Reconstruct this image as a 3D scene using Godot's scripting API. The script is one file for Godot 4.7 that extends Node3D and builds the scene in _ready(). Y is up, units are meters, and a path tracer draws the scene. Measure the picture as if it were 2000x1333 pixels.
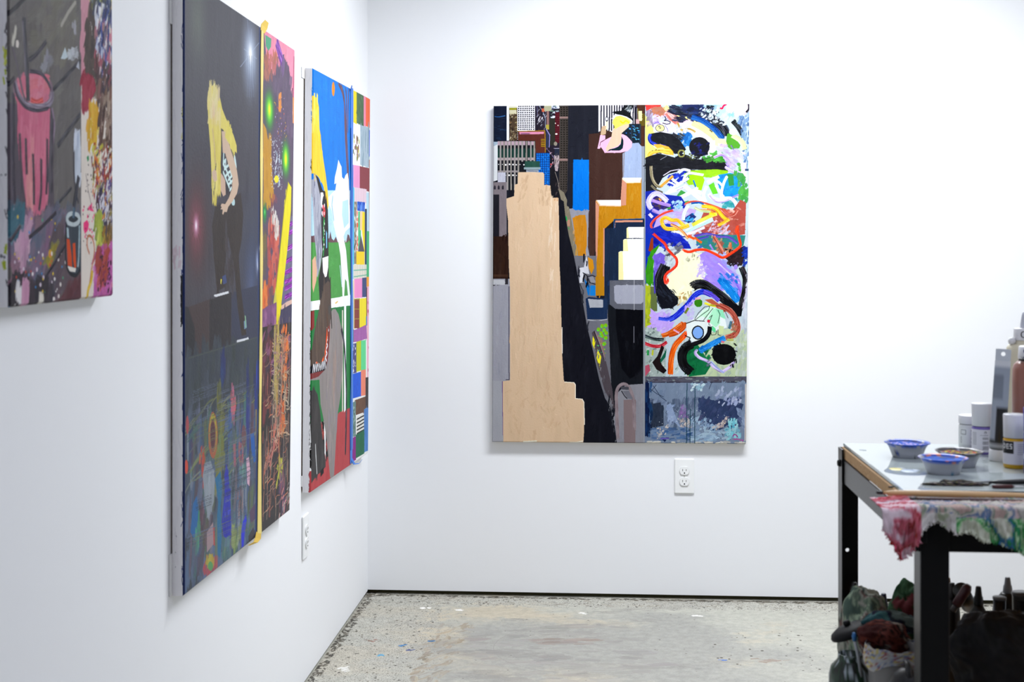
extends Node3D
# An artist's studio corner: two white walls, a concrete floor, four painted canvases, and a steel bench of paints.

var mats := {}
var taken := {}
var rng := RandomNumberGenerator.new()
var grain := FastNoiseLite.new()

# ---------------------------------------------------------------- a brush that paints pigment on an image, in millimetres
class Painter:
	var img: Image
	var s := 1.0
	var rng := RandomNumberGenerator.new()

	func _init(wide: float, high: float, scale: float, number: int) -> void:
		s = scale
		rng.seed = number
		img = Image.create(int(wide * s), int(high * s), false, Image.FORMAT_RGBA8)

	func tint(h: int) -> Color:
		return Color.hex((h << 8) | 0xff)

	func vary(c: Color, v: float) -> Color:
		var k := rng.randf_range(-v, v)
		return Color(clampf(c.r + k + rng.randf_range(-v, v) * .3, 0, 1), clampf(c.g + k + rng.randf_range(-v, v) * .3, 0, 1), clampf(c.b + k, 0, 1))

	func points(a: Array) -> PackedVector2Array:
		var r := PackedVector2Array()
		for i in range(0, a.size(), 2):
			r.append(Vector2(a[i], a[i + 1]) * s)
		return r

	func poly(h: int, a: Array) -> void:
		var q := points(a)
		var c := tint(h)
		var top := 1e9
		var low := -1e9
		for p in q:
			top = minf(top, p.y)
			low = maxf(low, p.y)
		for y in range(maxi(0, int(top)), mini(img.get_height(), int(low) + 1)):
			var xs: Array[float] = []
			var yy := y + .5
			for i in q.size():
				var m := q[i]
				var n := q[(i + 1) % q.size()]
				if (m.y <= yy) != (n.y <= yy):
					xs.append(m.x + (yy - m.y) / (n.y - m.y) * (n.x - m.x))
			xs.sort()
			for i in range(0, xs.size() - 1, 2):
				img.fill_rect(Rect2i(int(round(xs[i])), y, maxi(1, int(round(xs[i + 1])) - int(round(xs[i]))), 1), c)

	func spline(q: PackedVector2Array, step: float) -> PackedVector2Array:
		var r := PackedVector2Array()
		for i in q.size() - 1:
			var a := q[maxi(i - 1, 0)]
			var d := q[mini(i + 2, q.size() - 1)]
			var n := maxi(2, int(q[i].distance_to(q[i + 1]) / step))
			for k in n:
				r.append(q[i].cubic_interpolate(q[i + 1], a, d, float(k) / n))
		r.append(q[q.size() - 1])
		return r

	func brush(r: PackedVector2Array, w: float, c: Color, v: float, ragged: float) -> void:     # bristles side by side, each with its own load of paint
		var nb := maxi(1, int(w / 1.5))
		var n := r.size()
		var lean := rng.randf_range(-1, 1) * v
		var phase := rng.randf() * TAU
		for b in nb:
			var o := ((b + .5) / nb - .5) * w
			var side := lean * (2.0 * b / nb - 1.0) + v * .6 * sin(b * 1.7 + phase)
			var i0 := int(rng.randf() * ragged * n)
			var i1 := n - int(rng.randf() * ragged * n)
			var k := vary(Color(c.r + side, c.g + side, c.b + side), v * .8)
			var turn := rng.randf() * 20.0
			for i in range(i0, i1):
				var t := (r[mini(i + 1, n - 1)] - r[maxi(i - 1, 0)]).normalized()
				var f := v * .7 * sin(i * .13 + turn)
				img.fill_rect(Rect2i(int(r[i].x - t.y * o), int(r[i].y + t.x * o), 2, 2), Color(clampf(k.r + f, 0, 1), clampf(k.g + f, 0, 1), clampf(k.b + f, 0, 1)))

	func stroke(h: int, w: float, a: Array, v: float) -> void:
		brush(spline(points(a), 1.3), w * s, tint(h), v, .05)

	func line(h: int, w: float, a: Array) -> void:
		var c := tint(h)
		var e := maxi(1, int(round(w * s)))
		var q := points(a)
		for i in q.size() - 1:
			var n := maxi(1, int(q[i].distance_to(q[i + 1]) / 1.0))
			for k in n:
				var p := q[i].lerp(q[i + 1], float(k) / n) - Vector2(e, e) * .5
				img.fill_rect(Rect2i(int(round(p.x)), int(round(p.y)), e, e), c)

	func inside(q: PackedVector2Array) -> Vector2:
		var box := Rect2(q[0], Vector2.ZERO)
		for p in q:
			box = box.expand(p)
		for k in 40:
			var p := box.position + Vector2(rng.randf(), rng.randf()) * box.size
			if Geometry2D.is_point_in_polygon(p, q):
				return p
		return q[0]

	func worked(p: Vector2, c: Color) -> Color:        # a tone close to the one below is worked into it, a different one lies on top
		var u := img.get_pixel(clampi(int(p.x), 0, img.get_width() - 1), clampi(int(p.y), 0, img.get_height() - 1))
		var d := absf(u.r - c.r) + absf(u.g - c.g) + absf(u.b - c.b)
		return u.lerp(c, clampf(.15 + d * .75, .15, .92))

	func dabs(hs: Array, a: Array, n: int, long: float, w: float, angle: float, spread: float) -> void:
		var q := points(a)
		for k in n:
			var p := inside(q)
			var g := deg_to_rad(angle + rng.randf_range(-spread, spread))
			var d := Vector2(cos(g), -sin(g)) * long * s * rng.randf_range(.5, 1.2) * .5
			var bend := Vector2(-d.y, d.x) * rng.randf_range(-.2, .2)
			brush(spline(PackedVector2Array([p - d, p + bend, p + d]), 1.4), w * s * rng.randf_range(.5, 1.2), worked(p, tint(hs[rng.randi() % hs.size()])), .016, .3)

	func scrape(h: int, a: Array) -> void:
		var q := points(a)
		var c := tint(h)
		for k in 7:
			var o := Vector2(0, rng.randf_range(-14, 14) * s)
			var n := int(q[0].distance_to(q[1]) / 2.0)
			for i in n:
				if rng.randf() < .55:
					var p := q[0].lerp(q[1], float(i) / n) + o
					img.fill_rect(Rect2i(int(p.x), int(p.y), 3, 1), vary(c, .04))

	func soft(h: int, x: float, y: float, rx: float, ry: float, k: float) -> void:
		var c := tint(h)
		x *= s; y *= s; rx *= s; ry *= s
		for j in range(maxi(0, int(y - ry)), mini(img.get_height(), int(y + ry))):
			for i in range(maxi(0, int(x - rx)), mini(img.get_width(), int(x + rx))):
				var d := Vector2((i - x) / rx, (j - y) / ry).length()
				if d < 1.0:
					var f := (1.0 - d * d) * (1.0 - d) * k
					img.set_pixel(i, j, img.get_pixel(i, j).lerp(c, minf(1.0, f * 1.25)))

	func windows(h: int, x0: float, y0: float, x1: float, y1: float, nx: int, ny: int, fx: float, fy: float) -> void:
		var c := tint(h)
		var w := (x1 - x0) / nx * s
		var g := (y1 - y0) / ny * s
		for j in ny:
			for i in nx:
				img.fill_rect(Rect2i(int(x0 * s + (i + (1 - fx) * .5) * w + rng.randf_range(-.6, .6)), int(y0 * s + (j + (1 - fy) * .5) * g), maxi(1, int(round(w * fx))), maxi(1, int(round(g * fy)))), c)

	func specks(hs: Array, x0: float, y0: float, x1: float, y1: float, n: int, r: float) -> void:
		for k in n:
			var c := tint(hs[rng.randi() % hs.size()])
			var e := r * s * rng.randf_range(.6, 1.3)
			var x := rng.randf_range(x0, x1) * s
			var y := rng.randf_range(y0, y1) * s
			for j in range(int(-e), int(e) + 1):
				var half := sqrt(maxf(0.2, e * e - j * j))
				img.fill_rect(Rect2i(int(x - half), int(y + j), maxi(1, int(half * 2)), 1), c)

	func mottle(number: int, strength: float) -> void:   # uneven pigment, upright brush marks
		var n := FastNoiseLite.new()
		n.seed = number
		n.frequency = .09
		var a := n.get_image(256, 48)
		var dark := Image.create(256, 48, false, Image.FORMAT_RGBA8)
		for y in 48:
			for x in 256:
				var v := a.get_pixel(x, y).r - .5
				dark.set_pixel(x, y, Color(1, 1, 1, maxf(0, v) * strength) if v > 0 else Color(0, 0, 0, maxf(0, -v) * strength))
		dark.resize(img.get_width(), img.get_height(), Image.INTERPOLATE_BILINEAR)
		img.blend_rect(dark, Rect2i(Vector2i.ZERO, img.get_size()), Vector2i.ZERO)

func paint_city(p: Painter) -> void:
	p.poly(1316383,[-12,-22,926,-15,926,1219,-12,1228])
	p.poly(1054764,[-2,-13,53,-13,53,129,-2,129])
	p.dabs([2767448,1846344,791074,2377326],[9,2,49,2,49,125,9,125],26,14,3,0,6)
	p.stroke(1987984,3,[9,37,23,39,46,35],0.08)
	p.poly(4864556,[60,-12,92,-12,92,127,60,127])
	p.poly(14078912,[60,-12,90,-12,90,8,60,8])
	p.poly(9210384,[62,8,88,8,88,15,62,15])
	p.poly(13617320,[62,15,88,15,88,30,62,30])
	p.dabs([2431508,9075804,6048308,13155480,1446415,6961704,11049064],[62,28,90,28,90,125,62,125],70,9,4,70,60)
	p.poly(15527672,[52,-13,61,-12,61,125,52,125])
	p.poly(15263470,[90,-12,154,-12,154,93,90,92])
	p.windows(1184282,92,-1,153,89,8,12,0.55,0.6)
	p.poly(14736600,[90,91,94,91,94,127,90,127])
	p.windows(1184282,90,91,94,127,1,5,0.8,0.6)
	p.poly(2169640,[154,-12,244,-11,244,172,154,172])
	p.dabs([3814464,1314840,4867670,6963256,9078932,2761780,14474470],[156,1,193,1,193,91,156,91],60,10,3,70,20)
	p.line(9411508,2,[169,1,182,21,191,47,191,80])
	p.line(6974096,2,[161,1,163,36])
	p.poly(12606010,[178,10,189,11,189,23,178,23])
	p.poly(11118728,[187,-12,213,-11,213,20,187,20])
	p.poly(9070178,[196,20,204,20,204,69,196,69])
	p.poly(11049530,[193,69,204,69,204,86,193,86])
	p.poly(13225956,[213,-11,240,-11,240,11,213,11])
	p.dabs([14672882,5929576,3160660,12107474,15265016,1844272],[211,2,240,2,240,46,211,45],26,9,4,10,30)
	p.poly(2828836,[205,45,226,46,226,143,205,143])
	p.poly(5903906,[226,24,242,24,242,134,226,134])
	p.windows(2755090,226,25,242,134,4,15,0.5,0.55)
	p.specks([16774380],227,62,231,66,1,2.2)
	p.specks([16774380],237,69,239,73,1,2)
	p.specks([16774380],227,101,229,104,1,2.4)
	p.specks([16774380],231,101,234,104,1,2.4)
	p.poly(2633802,[194,84,207,102,207,146,193,154])
	p.line(9472192,2.2,[194,84,207,106,205,150])
	p.line(6969984,2.5,[196,154,211,172,226,194,229,227])
	p.poly(2238522,[224,152,244,152,244,178,224,178])
	p.line(12103880,2,[222,154,244,154])
	p.poly(9077364,[234,137,233,139,233,142,231,143,229,144,227,145,225,144,224,143,222,142,222,139,221,137,222,135,222,133,224,131,225,130,227,130,229,130,231,131,233,133,233,135])
	p.dabs([3811892,9067110,13150384,2365472,1709600],[193,154,222,154,222,227,193,227],26,8,3,60,25)
	p.specks([14703200,13125712],207,205,218,223,6,1.6)
	p.poly(11048858,[222,178,240,178,242,194,235,236,226,234])
	p.dabs([13155004,9074814],[224,179,238,179,238,233,224,232],24,4,1.6,0,80)
	p.poly(5712159,[93,92,189,89,193,102,191,170,156,170,156,128,93,127])
	p.dabs([4857880,6960166],[97,103,185,104,185,168,97,168],40,8,2.5,0,15)
	p.poly(14256808,[97,94,187,94,185,102,99,103])
	p.line(5913706,3,[104,100,134,100])
	p.line(10516504,2.4,[93,92,141,91,189,90,191,126,191,168])
	p.poly(11042844,[176,120,191,120,191,128,176,128])
	p.line(2102284,3,[178,124,189,124])
	p.poly(11042844,[176,131,191,131,191,139,176,139])
	p.line(2102284,3,[178,135,189,135])
	p.poly(11042844,[176,140,191,140,191,148,176,148])
	p.line(2102284,3,[178,144,189,144])
	p.poly(1316380,[20,125,156,126,156,304,20,303])
	p.poly(11836070,[20,127,28,127,28,142,20,142])
	p.poly(1455407,[20,153,28,153,28,186,20,186])
	p.poly(11048858,[20,186,28,186,28,196,20,196])
	p.specks([16777215],22,210,25,211,1,2.6)
	p.poly(9274504,[20,232,27,232,27,239,20,239])
	p.poly(11836070,[33,127,40,127,40,142,33,142])
	p.poly(1455407,[33,153,40,153,40,186,33,186])
	p.poly(11048858,[33,186,40,186,40,196,33,196])
	p.specks([16777215],35,210,38,211,1,2.6)
	p.poly(9274504,[33,232,40,232,40,239,33,239])
	p.poly(11836070,[46,127,53,127,53,142,46,142])
	p.poly(1455407,[46,153,53,153,53,186,46,186])
	p.poly(11048858,[46,186,53,186,53,196,46,196])
	p.specks([16777215],48,210,51,212,1,2.6)
	p.poly(9274504,[46,232,53,232,53,239,46,239])
	p.specks([16777215],48,249,51,251,1,2.6)
	p.poly(11836070,[58,127,65,127,65,142,58,142])
	p.poly(1455407,[58,153,65,153,65,186,58,186])
	p.poly(11048858,[58,186,65,186,65,196,58,196])
	p.specks([16777215],60,210,63,212,1,2.6)
	p.poly(9274504,[58,232,65,232,65,239,58,239])
	p.specks([16777215],60,249,63,251,1,2.6)
	p.poly(11836070,[70,127,78,127,78,142,70,142])
	p.poly(1455407,[70,153,78,153,78,186,70,186])
	p.poly(11048858,[70,186,78,186,78,196,70,196])
	p.specks([16777215],73,210,76,212,1,2.6)
	p.poly(9274504,[70,232,78,232,78,239,70,239])
	p.specks([16777215],73,249,76,251,1,2.6)
	p.poly(11836070,[84,127,92,127,92,142,84,142])
	p.poly(1455407,[84,153,92,153,92,186,84,186])
	p.poly(11048858,[84,186,92,186,92,196,84,196])
	p.specks([16777215],86,210,89,212,1,2.6)
	p.poly(9274504,[84,232,92,232,92,239,84,239])
	p.specks([16777215],86,249,89,251,1,2.6)
	p.poly(11836070,[97,127,105,127,105,142,97,142])
	p.poly(1455407,[97,153,105,153,105,186,97,186])
	p.poly(11048858,[97,186,105,186,105,196,97,196])
	p.specks([16777215],99,210,102,212,1,2.6)
	p.specks([16777215],99,249,102,251,1,2.6)
	p.poly(11836070,[111,127,119,127,119,142,111,142])
	p.poly(1455407,[111,153,119,153,119,186,111,186])
	p.poly(11048858,[111,186,119,186,119,196,111,196])
	p.specks([16777215],113,210,116,212,1,2.6)
	p.poly(11836070,[128,127,136,128,136,142,128,142])
	p.poly(1455407,[128,153,136,153,136,186,128,186])
	p.poly(11048858,[128,186,136,186,136,196,128,196])
	p.poly(11836070,[142,128,150,128,150,142,142,142])
	p.poly(1455407,[142,153,150,153,150,186,142,186])
	p.poly(11048858,[142,186,150,186,150,196,142,196])
	p.poly(9998734,[27,127,33,127,33,303,27,303])
	p.poly(9275264,[40,127,46,127,46,303,40,303])
	p.poly(9998734,[53,127,58,127,58,303,52,303])
	p.poly(9275264,[65,127,70,127,71,303,65,303])
	p.poly(9998734,[78,127,84,127,84,303,78,303])
	p.poly(9275264,[92,127,97,127,97,304,91,304])
	p.poly(9998734,[105,127,111,127,111,201,105,201])
	p.poly(9275264,[121,127,126,127,126,201,120,201])
	p.poly(9998734,[137,128,142,128,142,201,136,201])
	p.poly(9275264,[149,128,154,128,155,201,149,201])
	p.poly(10465472,[-2,129,20,129,20,171,-2,171])
	p.poly(14014682,[-2,149,20,138,19,267,-2,274])
	p.poly(12369098,[20,239,49,239,49,274,20,274])
	p.dabs([13684954,10921652],[22,241,47,241,47,272,22,272],14,10,2,85,8)
	p.poly(814032,[158,170,207,170,207,287,158,287])
	p.line(666210,1.8,[158,170,158,287])
	p.line(666210,1.8,[165,170,165,287])
	p.line(666210,1.8,[173,170,173,287])
	p.line(666210,1.8,[181,170,181,287])
	p.line(666210,1.8,[189,170,189,287])
	p.line(666210,1.8,[196,170,196,287])
	p.line(666210,1.8,[204,170,204,287])
	p.line(666210,1.8,[158,170,207,170])
	p.line(666210,1.8,[158,178,207,178])
	p.line(666210,1.8,[158,186,207,186])
	p.line(666210,1.8,[158,194,207,194])
	p.line(666210,1.8,[158,202,207,202])
	p.line(666210,1.8,[158,210,207,210])
	p.line(666210,1.8,[158,218,207,218])
	p.line(666210,1.8,[158,226,207,227])
	p.line(666210,1.8,[158,234,207,235])
	p.line(666210,1.8,[158,242,207,243])
	p.line(666210,1.8,[158,251,207,251])
	p.line(666210,1.8,[158,259,207,259])
	p.line(666210,1.8,[158,267,207,267])
	p.line(666210,1.8,[158,275,207,275])
	p.line(666210,1.8,[158,283,207,283])
	p.dabs([3840240,2787560],[160,172,205,172,205,286,160,285],30,4,3,0,60)
	p.poly(2378303,[117,199,171,199,171,223,117,223])
	p.poly(9084578,[114,221,174,221,174,230,114,229])
	p.poly(10134190,[123,228,167,229,167,241,123,241])
	p.line(3818058,2,[123,230,167,230])
	p.line(4870750,2,[127,234,163,236])
	p.poly(8089974,[-2,274,52,274,52,471,-2,470])
	p.dabs([8747904,7432302],[9,281,49,281,49,465,9,465],26,26,5,88,6)
	p.poly(2762544,[6,300,6,290,10,284,13,290,13,300])
	p.poly(2762544,[20,300,20,290,23,284,27,290,27,300])
	p.poly(2762544,[35,300,35,290,39,284,42,290,42,300])
	p.poly(1776162,[-2,318,25,318,25,469,-2,469])
	p.poly(2955794,[-2,469,58,469,58,627,-2,627])
	p.dabs([1838604,3875864,2364430,4204570,1575434],[7,472,57,472,57,623,7,623],40,30,6,86,10)
	p.poly(4139036,[-2,605,57,605,57,614,-2,614])
	p.poly(10132132,[-2,621,64,621,64,1218,-2,1219])
	p.poly(2894384,[-2,641,57,641,57,621,47,621,46,641,-2,647])
	p.poly(12171967,[-2,625,42,625,47,632,46,643,-2,643])
	p.dabs([10921648,9474208,10527402,9737378],[7,652,58,652,58,1200,7,1200],70,40,7,89,6)
	p.line(3814214,2.6,[60,649,60,796,61,983,49,983])
	p.poly(10658730,[-2,987,38,987,38,1218,-2,1219])
	p.line(6965894,2.4,[37,990,38,1090,39,1182])
	p.poly(4011570,[242,-11,275,-11,273,227,270,304,255,328,240,304])
	p.windows(1446671,244,4,273,40,3,5,0.5,0.55)
	p.windows(1446671,244,51,273,191,3,17,0.5,0.55)
	p.windows(1446671,244,201,271,304,3,12,0.5,0.55)
	p.poly(9072490,[242,40,273,40,273,47,242,47])
	p.poly(9072490,[240,190,271,191,271,198,240,198])
	p.poly(1381402,[207,227,224,227,237,267,242,300,255,346,213,330])
	p.line(9076856,1.6,[226,238,235,267,242,304,257,341])
	p.dabs([2893872,5917256,1578010],[211,172,240,172,240,322,211,322],26,14,3,70,15)
	p.poly(8024672,[237,297,257,311,270,341,277,370,293,447,310,520,324,575,313,593,293,538,275,465,262,392,248,341])
	p.dabs([9077360,6708814,10130564],[251,328,306,328,306,538,251,538],30,14,4,75,8)
	p.specks([14703184],255,386,259,392,2,3)
	p.poly(2136650,[260,394,268,399,270,414,264,412])
	p.poly(2136650,[271,434,277,440,275,445])
	p.poly(11567208,[270,410,279,410,279,432,270,432])
	p.poly(1711142,[273,-11,383,-10,381,94,350,103,348,196,290,196,288,372,268,359,271,227])
	p.dabs([2105902,1381919,2500662],[277,4,379,5,379,191,277,191],60,22,4,60,60)
	p.poly(4007456,[346,103,423,96,478,104,478,173,469,259,461,343,372,343,370,502,366,542,352,544,343,502,341,378,346,356])
	p.dabs([4533286,3481627,4861992,3152920],[352,107,463,108,463,338,352,337],60,18,4,70,80)
	p.dabs([4533286,3481627],[345,346,368,346,368,535,345,535],20,20,3,88,6)
	p.poly(9408410,[277,370,346,363,345,429,343,506,350,544,365,542,368,593,319,593,306,538,288,429])
	p.dabs([10526892,8421514,10263716],[281,370,343,370,343,429,281,429],24,14,5,80,30)
	p.poly(12614680,[288,403,313,392,334,392,339,429,339,502,330,542,321,571,312,564,301,498])
	p.dabs([13404190,11563542,11041320,13142586],[292,403,335,403,335,538,292,538],46,26,5,87,8)
	p.poly(29142,[291,194,347,195,347,376,334,370,321,379,310,374,299,376,289,370])
	p.dabs([686300,26826],[293,198,345,198,345,365,293,365],30,40,6,89,4)
	p.poly(15131632,[381,-10,519,-9,519,97,381,96])
	p.line(1315358,4.4,[391,-10,390,45,390,91])
	p.line(1315358,4.4,[401,-10,400,45,400,91])
	p.line(1315358,4.4,[411,-10,411,45,410,91])
	p.line(1315358,4.4,[420,-10,420,45,419,91])
	p.line(1315358,4.4,[428,-10,428,45,427,91])
	p.line(1315358,4.4,[438,-10,437,45,436,91])
	p.line(1315358,4.4,[447,-9,446,45,446,91])
	p.line(1315358,4.4,[456,-9,455,45,455,91])
	p.line(1315358,4.4,[465,-9,464,45,464,91])
	p.line(1315358,4.4,[472,-9,471,45,471,91])
	p.line(1315358,4.4,[483,-9,482,46,482,91])
	p.line(1315358,4.4,[494,-9,493,46,493,91])
	p.line(1315358,4.4,[505,-9,504,46,504,91])
	p.line(1315358,4.4,[511,-9,511,46,510,91])
	p.line(1315358,4.4,[516,-9,515,46,515,91])
	p.poly(4007456,[383,94,390,92,416,91,427,96,427,107,383,107])
	p.poly(4860444,[518,-9,550,-9,550,152,518,152])
	p.windows(2758158,521,2,547,148,6,26,0.35,0.4)
	p.poly(6048788,[527,31,550,31,550,75,527,75])
	p.poly(6048788,[518,13,525,13,525,31,518,31])
	p.poly(13619100,[523,22,536,22,536,57,523,57])
	p.dabs([11581576,15000764],[523,24,536,24,536,55,523,55],12,5,2,0,40)
	p.poly(13213856,[514,51,526,51,526,70,514,70])
	p.windows(8014416,514,51,526,70,4,6,0.4,0.4)
	p.poly(1187884,[467,67,532,68,532,141,467,140])
	p.dabs([2779856,4761824,3834056,6340840],[472,75,529,75,529,130,472,129],26,6,3.4,-18,10)
	p.line(2503230,4,[499,69,499,137])
	p.line(2503230,4,[529,70,529,137])
	p.poly(10136266,[467,173,485,162,501,137,523,135,534,148,534,265,467,265])
	p.poly(9212832,[534,148,545,148,545,440,534,440])
	p.dabs([10662608,9741508],[478,155,525,155,525,254,478,254],26,26,6,88,8)
	p.line(9078416,4,[472,173,469,255])
	p.poly(12887428,[392,78,399,74,408,74,408,91,407,104,388,109,390,92])
	p.poly(14341298,[408,58,414,58,414,85,407,89])
	p.line(2105386,2,[415,50,415,53,414,55,412,57,410,58,408,57,407,55,406,53,405,50,406,46,407,44,408,42,410,42,412,42,414,44,415,47,415,50])
	p.poly(14474472,[413,50,413,51,413,53,412,54,411,55,410,55,409,55,408,54,408,53,407,51,407,50,407,48,408,46,408,45,409,44,410,44,411,44,412,45,413,46,413,48])
	p.poly(15906008,[387,107,405,108,405,122,392,131,387,155,377,156,383,129])
	p.poly(15906008,[387,136,405,124,427,113,448,104,467,104,481,111,492,122,501,133,499,150,485,164,461,170,438,171,416,170,403,171,397,160,387,147])
	p.line(3809840,1.6,[386,145,388,133,403,124])
	p.poly(14466980,[430,93,436,82,459,75,478,68,489,66,490,77,478,88,464,100,462,115,461,133,452,145,439,151,423,157,410,167,407,155,419,131,427,113])
	p.poly(401962,[463,113,469,124,470,137,467,155,458,162,443,163,425,162,412,166,421,158,439,154,452,148,460,139,462,126])
	p.poly(15659254,[427,49,441,31,459,31,481,38,498,51,503,60,496,68,485,67])
	p.poly(16182880,[432,53,443,41,458,38,478,45,492,53,496,60,490,68,478,69,456,77,439,87,437,74,430,65])
	p.stroke(15520284,4,[458,56,467,64,478,56,490,64],0.08)
	p.specks([15771728],441,49,448,60,7,1.4)
	p.poly(790548,[428,26,445,22,465,20,478,24,492,31,499,44,507,60,496,51,481,42,465,37,445,33])
	p.poly(922134,[462,20,469,7,476,-6,512,-5,503,9,492,31,478,25])
	p.dabs([10135212,12897488,5924460],[476,2,494,2,494,26,476,25],24,8,2.2,30,15)
	p.poly(12089872,[465,263,534,263,534,440,529,411,436,412,403,442,403,681,372,681,370,343,461,343])
	p.dabs([12616726,11037708,12093980,13142570,10249226],[379,363,529,363,529,407,379,407],50,26,6,88,10)
	p.dabs([12616726,11037708,12089360],[379,411,401,411,401,676,379,676],40,40,5,89,5)
	p.dabs([12616726,12093996,13144106],[485,279,530,279,530,360,485,360],30,26,6,88,8)
	p.poly(13208176,[465,263,481,277,479,358,458,360,461,319])
	p.poly(13208176,[370,343,383,361,380,429,377,538,372,575,370,484])
	p.line(13208176,5,[401,442,400,538,399,648])
	p.poly(15525600,[465,260,534,260,530,276,483,277])
	p.line(16047292,4,[467,263,483,277,530,276])
	p.poly(15657188,[372,339,461,339,461,360,385,361])
	p.line(14465172,3.4,[374,341,387,359,461,361])
	p.poly(9147812,[534,268,545,269,545,429,534,429])
	p.poly(1451068,[436,407,547,407,547,743,401,743,403,440,436,440])
	p.dabs([1846860,1187894,2111062],[407,447,478,447,478,621,407,621],50,30,5,88,6)
	p.dabs([1850484,1321034],[403,630,423,630,423,736,403,736],16,26,4,88,5)
	p.poly(13208176,[441,412,538,411,538,418,441,419,440,438,438,438])
	p.line(1854080,2.6,[436,440,436,409,483,408,541,406])
	p.poly(16513776,[481,440,487,436,547,436,547,476,481,476])
	p.poly(15721380,[481,440,486,436,490,476,481,476])
	p.poly(16513776,[469,482,474,478,547,478,547,522,469,522])
	p.poly(15721380,[469,482,483,478,487,522,469,522])
	p.poly(16513776,[452,526,458,522,547,522,547,624,452,624])
	p.poly(15721380,[452,526,467,522,470,624,452,624])
	p.line(9079442,2,[490,476,510,475,545,476])
	p.dabs([10526888,14211280],[485,473,543,473,543,480,485,480],10,5,2,0,30)
	p.dabs([16777215,15921370],[474,529,541,529,541,621,474,621],20,16,5,88,8)
	p.poly(5921894,[421,626,547,626,547,743,421,743])
	p.poly(10264236,[436,648,443,643,536,642,542,650,541,701,532,710,448,710,438,699])
	p.dabs([10922164,9737892],[441,646,538,646,538,706,441,707],22,16,5,88,8)
	p.dabs([4474446,7369340],[423,628,539,628,539,641,423,641],26,8,3,0,30)
	p.poly(1185051,[416,714,421,712,441,728,547,734,547,1013,501,1013,474,995,448,1010,430,1072,412,1021,414,794])
	p.poly(263435,[443,728,547,732,543,903,529,958,492,977,463,940,443,794])
	p.dabs([658452,1843240,395020],[423,794,539,794,539,985,423,986],60,30,5,88,8)
	p.line(12105920,1.6,[508,624,508,732])
	p.line(9079446,1.4,[507,790,507,849])
	p.poly(6974066,[293,538,374,538,374,685,412,721,419,831,430,1087,383,1014,350,868,328,721])
	p.poly(13158608,[339,535,348,604,324,599])
	p.poly(13487572,[312,582,328,579,326,634,313,635])
	p.poly(13141012,[343,542,361,553,365,582,356,604,346,582])
	p.line(1710112,3,[326,599,339,608,350,634,372,641])
	p.line(1710112,3,[346,612,357,608,370,613])
	p.poly(9079442,[348,615,361,612,372,634,354,635])
	p.poly(879288,[330,621,350,645,348,681,343,678])
	p.poly(1341640,[352,644,372,644,372,681,350,681])
	p.line(2763312,2.4,[315,639,323,659,321,685,328,707])
	p.poly(11827730,[370,612,401,612,401,681,370,681])
	p.poly(1452362,[335,692,346,685,412,692,412,765,341,765])
	p.poly(10922160,[343,692,397,696,397,723,350,724])
	p.dabs([10132644,11843262],[350,696,394,696,394,719,350,720],10,9,4,0,25)
	p.line(11843262,2.6,[343,767,374,771,412,765])
	p.poly(6974068,[341,771,414,769,414,831,365,831])
	p.poly(4866632,[357,813,368,805,401,886,430,1013,438,1087,401,1014,376,922])
	p.poly(9071200,[368,809,394,835,405,904,394,886])
	p.line(2761256,2.2,[365,809,383,853,403,911])
	p.line(9077904,2,[370,809,397,886,405,915])
	p.poly(8040466,[388,802,387,804,386,806,385,808,383,809,381,809,379,809,377,808,376,806,375,804,374,802,375,800,376,797,377,796,379,795,381,794,383,795,385,796,386,797,387,800])
	p.poly(4773944,[381,805,381,806,381,807,380,807,379,808,378,808,377,808,376,807,376,807,375,806,375,805,375,804,376,803,376,803,377,802,378,802,379,802,380,803,381,803,381,804])
	p.poly(8040466,[400,789,400,791,399,793,398,795,396,796,394,796,392,796,390,795,389,793,388,791,387,789,388,787,389,785,390,783,392,782,394,782,396,782,398,783,399,785,400,787])
	p.poly(4773944,[394,792,394,793,393,794,393,795,392,795,391,795,390,795,389,795,389,794,388,793,388,792,388,791,389,791,389,790,390,789,391,789,392,789,393,790,393,791,394,791])
	p.poly(8040466,[413,787,413,789,412,791,410,793,409,794,407,794,405,794,403,793,401,791,400,789,400,787,400,785,401,783,403,781,405,780,407,780,409,780,410,781,412,783,413,785])
	p.poly(4773944,[407,790,406,791,406,792,405,793,405,793,404,793,403,793,402,793,401,792,401,791,401,790,401,789,401,789,402,788,403,788,404,787,405,788,405,788,406,789,406,789])
	p.poly(8040466,[408,803,407,806,406,808,405,809,403,810,401,811,399,810,397,809,396,808,395,806,395,804,395,801,396,799,397,798,399,797,401,796,403,797,405,798,406,799,407,801])
	p.poly(4773944,[401,807,401,808,401,808,400,809,399,810,398,810,397,810,397,809,396,808,395,808,395,807,395,806,396,805,397,804,397,804,398,804,399,804,400,804,401,805,401,806])
	p.poly(8040466,[415,814,415,817,414,819,412,820,410,821,408,822,406,821,405,820,403,819,402,817,402,814,402,812,403,810,405,809,406,808,408,807,410,807,412,809,414,810,415,812])
	p.poly(4773944,[408,818,408,819,408,819,407,820,406,820,405,821,405,820,404,820,403,819,403,819,403,818,403,817,403,816,404,815,405,815,405,815,406,815,407,815,408,816,408,817])
	p.poly(8040466,[400,824,400,826,399,828,398,829,396,831,394,831,392,831,390,830,389,828,388,826,387,824,388,821,389,819,390,818,392,817,394,816,396,817,398,818,399,819,400,821])
	p.poly(4773944,[394,827,394,828,393,829,393,829,392,830,391,830,390,830,389,829,389,829,388,828,388,827,388,826,389,825,389,825,390,824,391,824,392,824,393,825,393,825,394,826])
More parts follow.
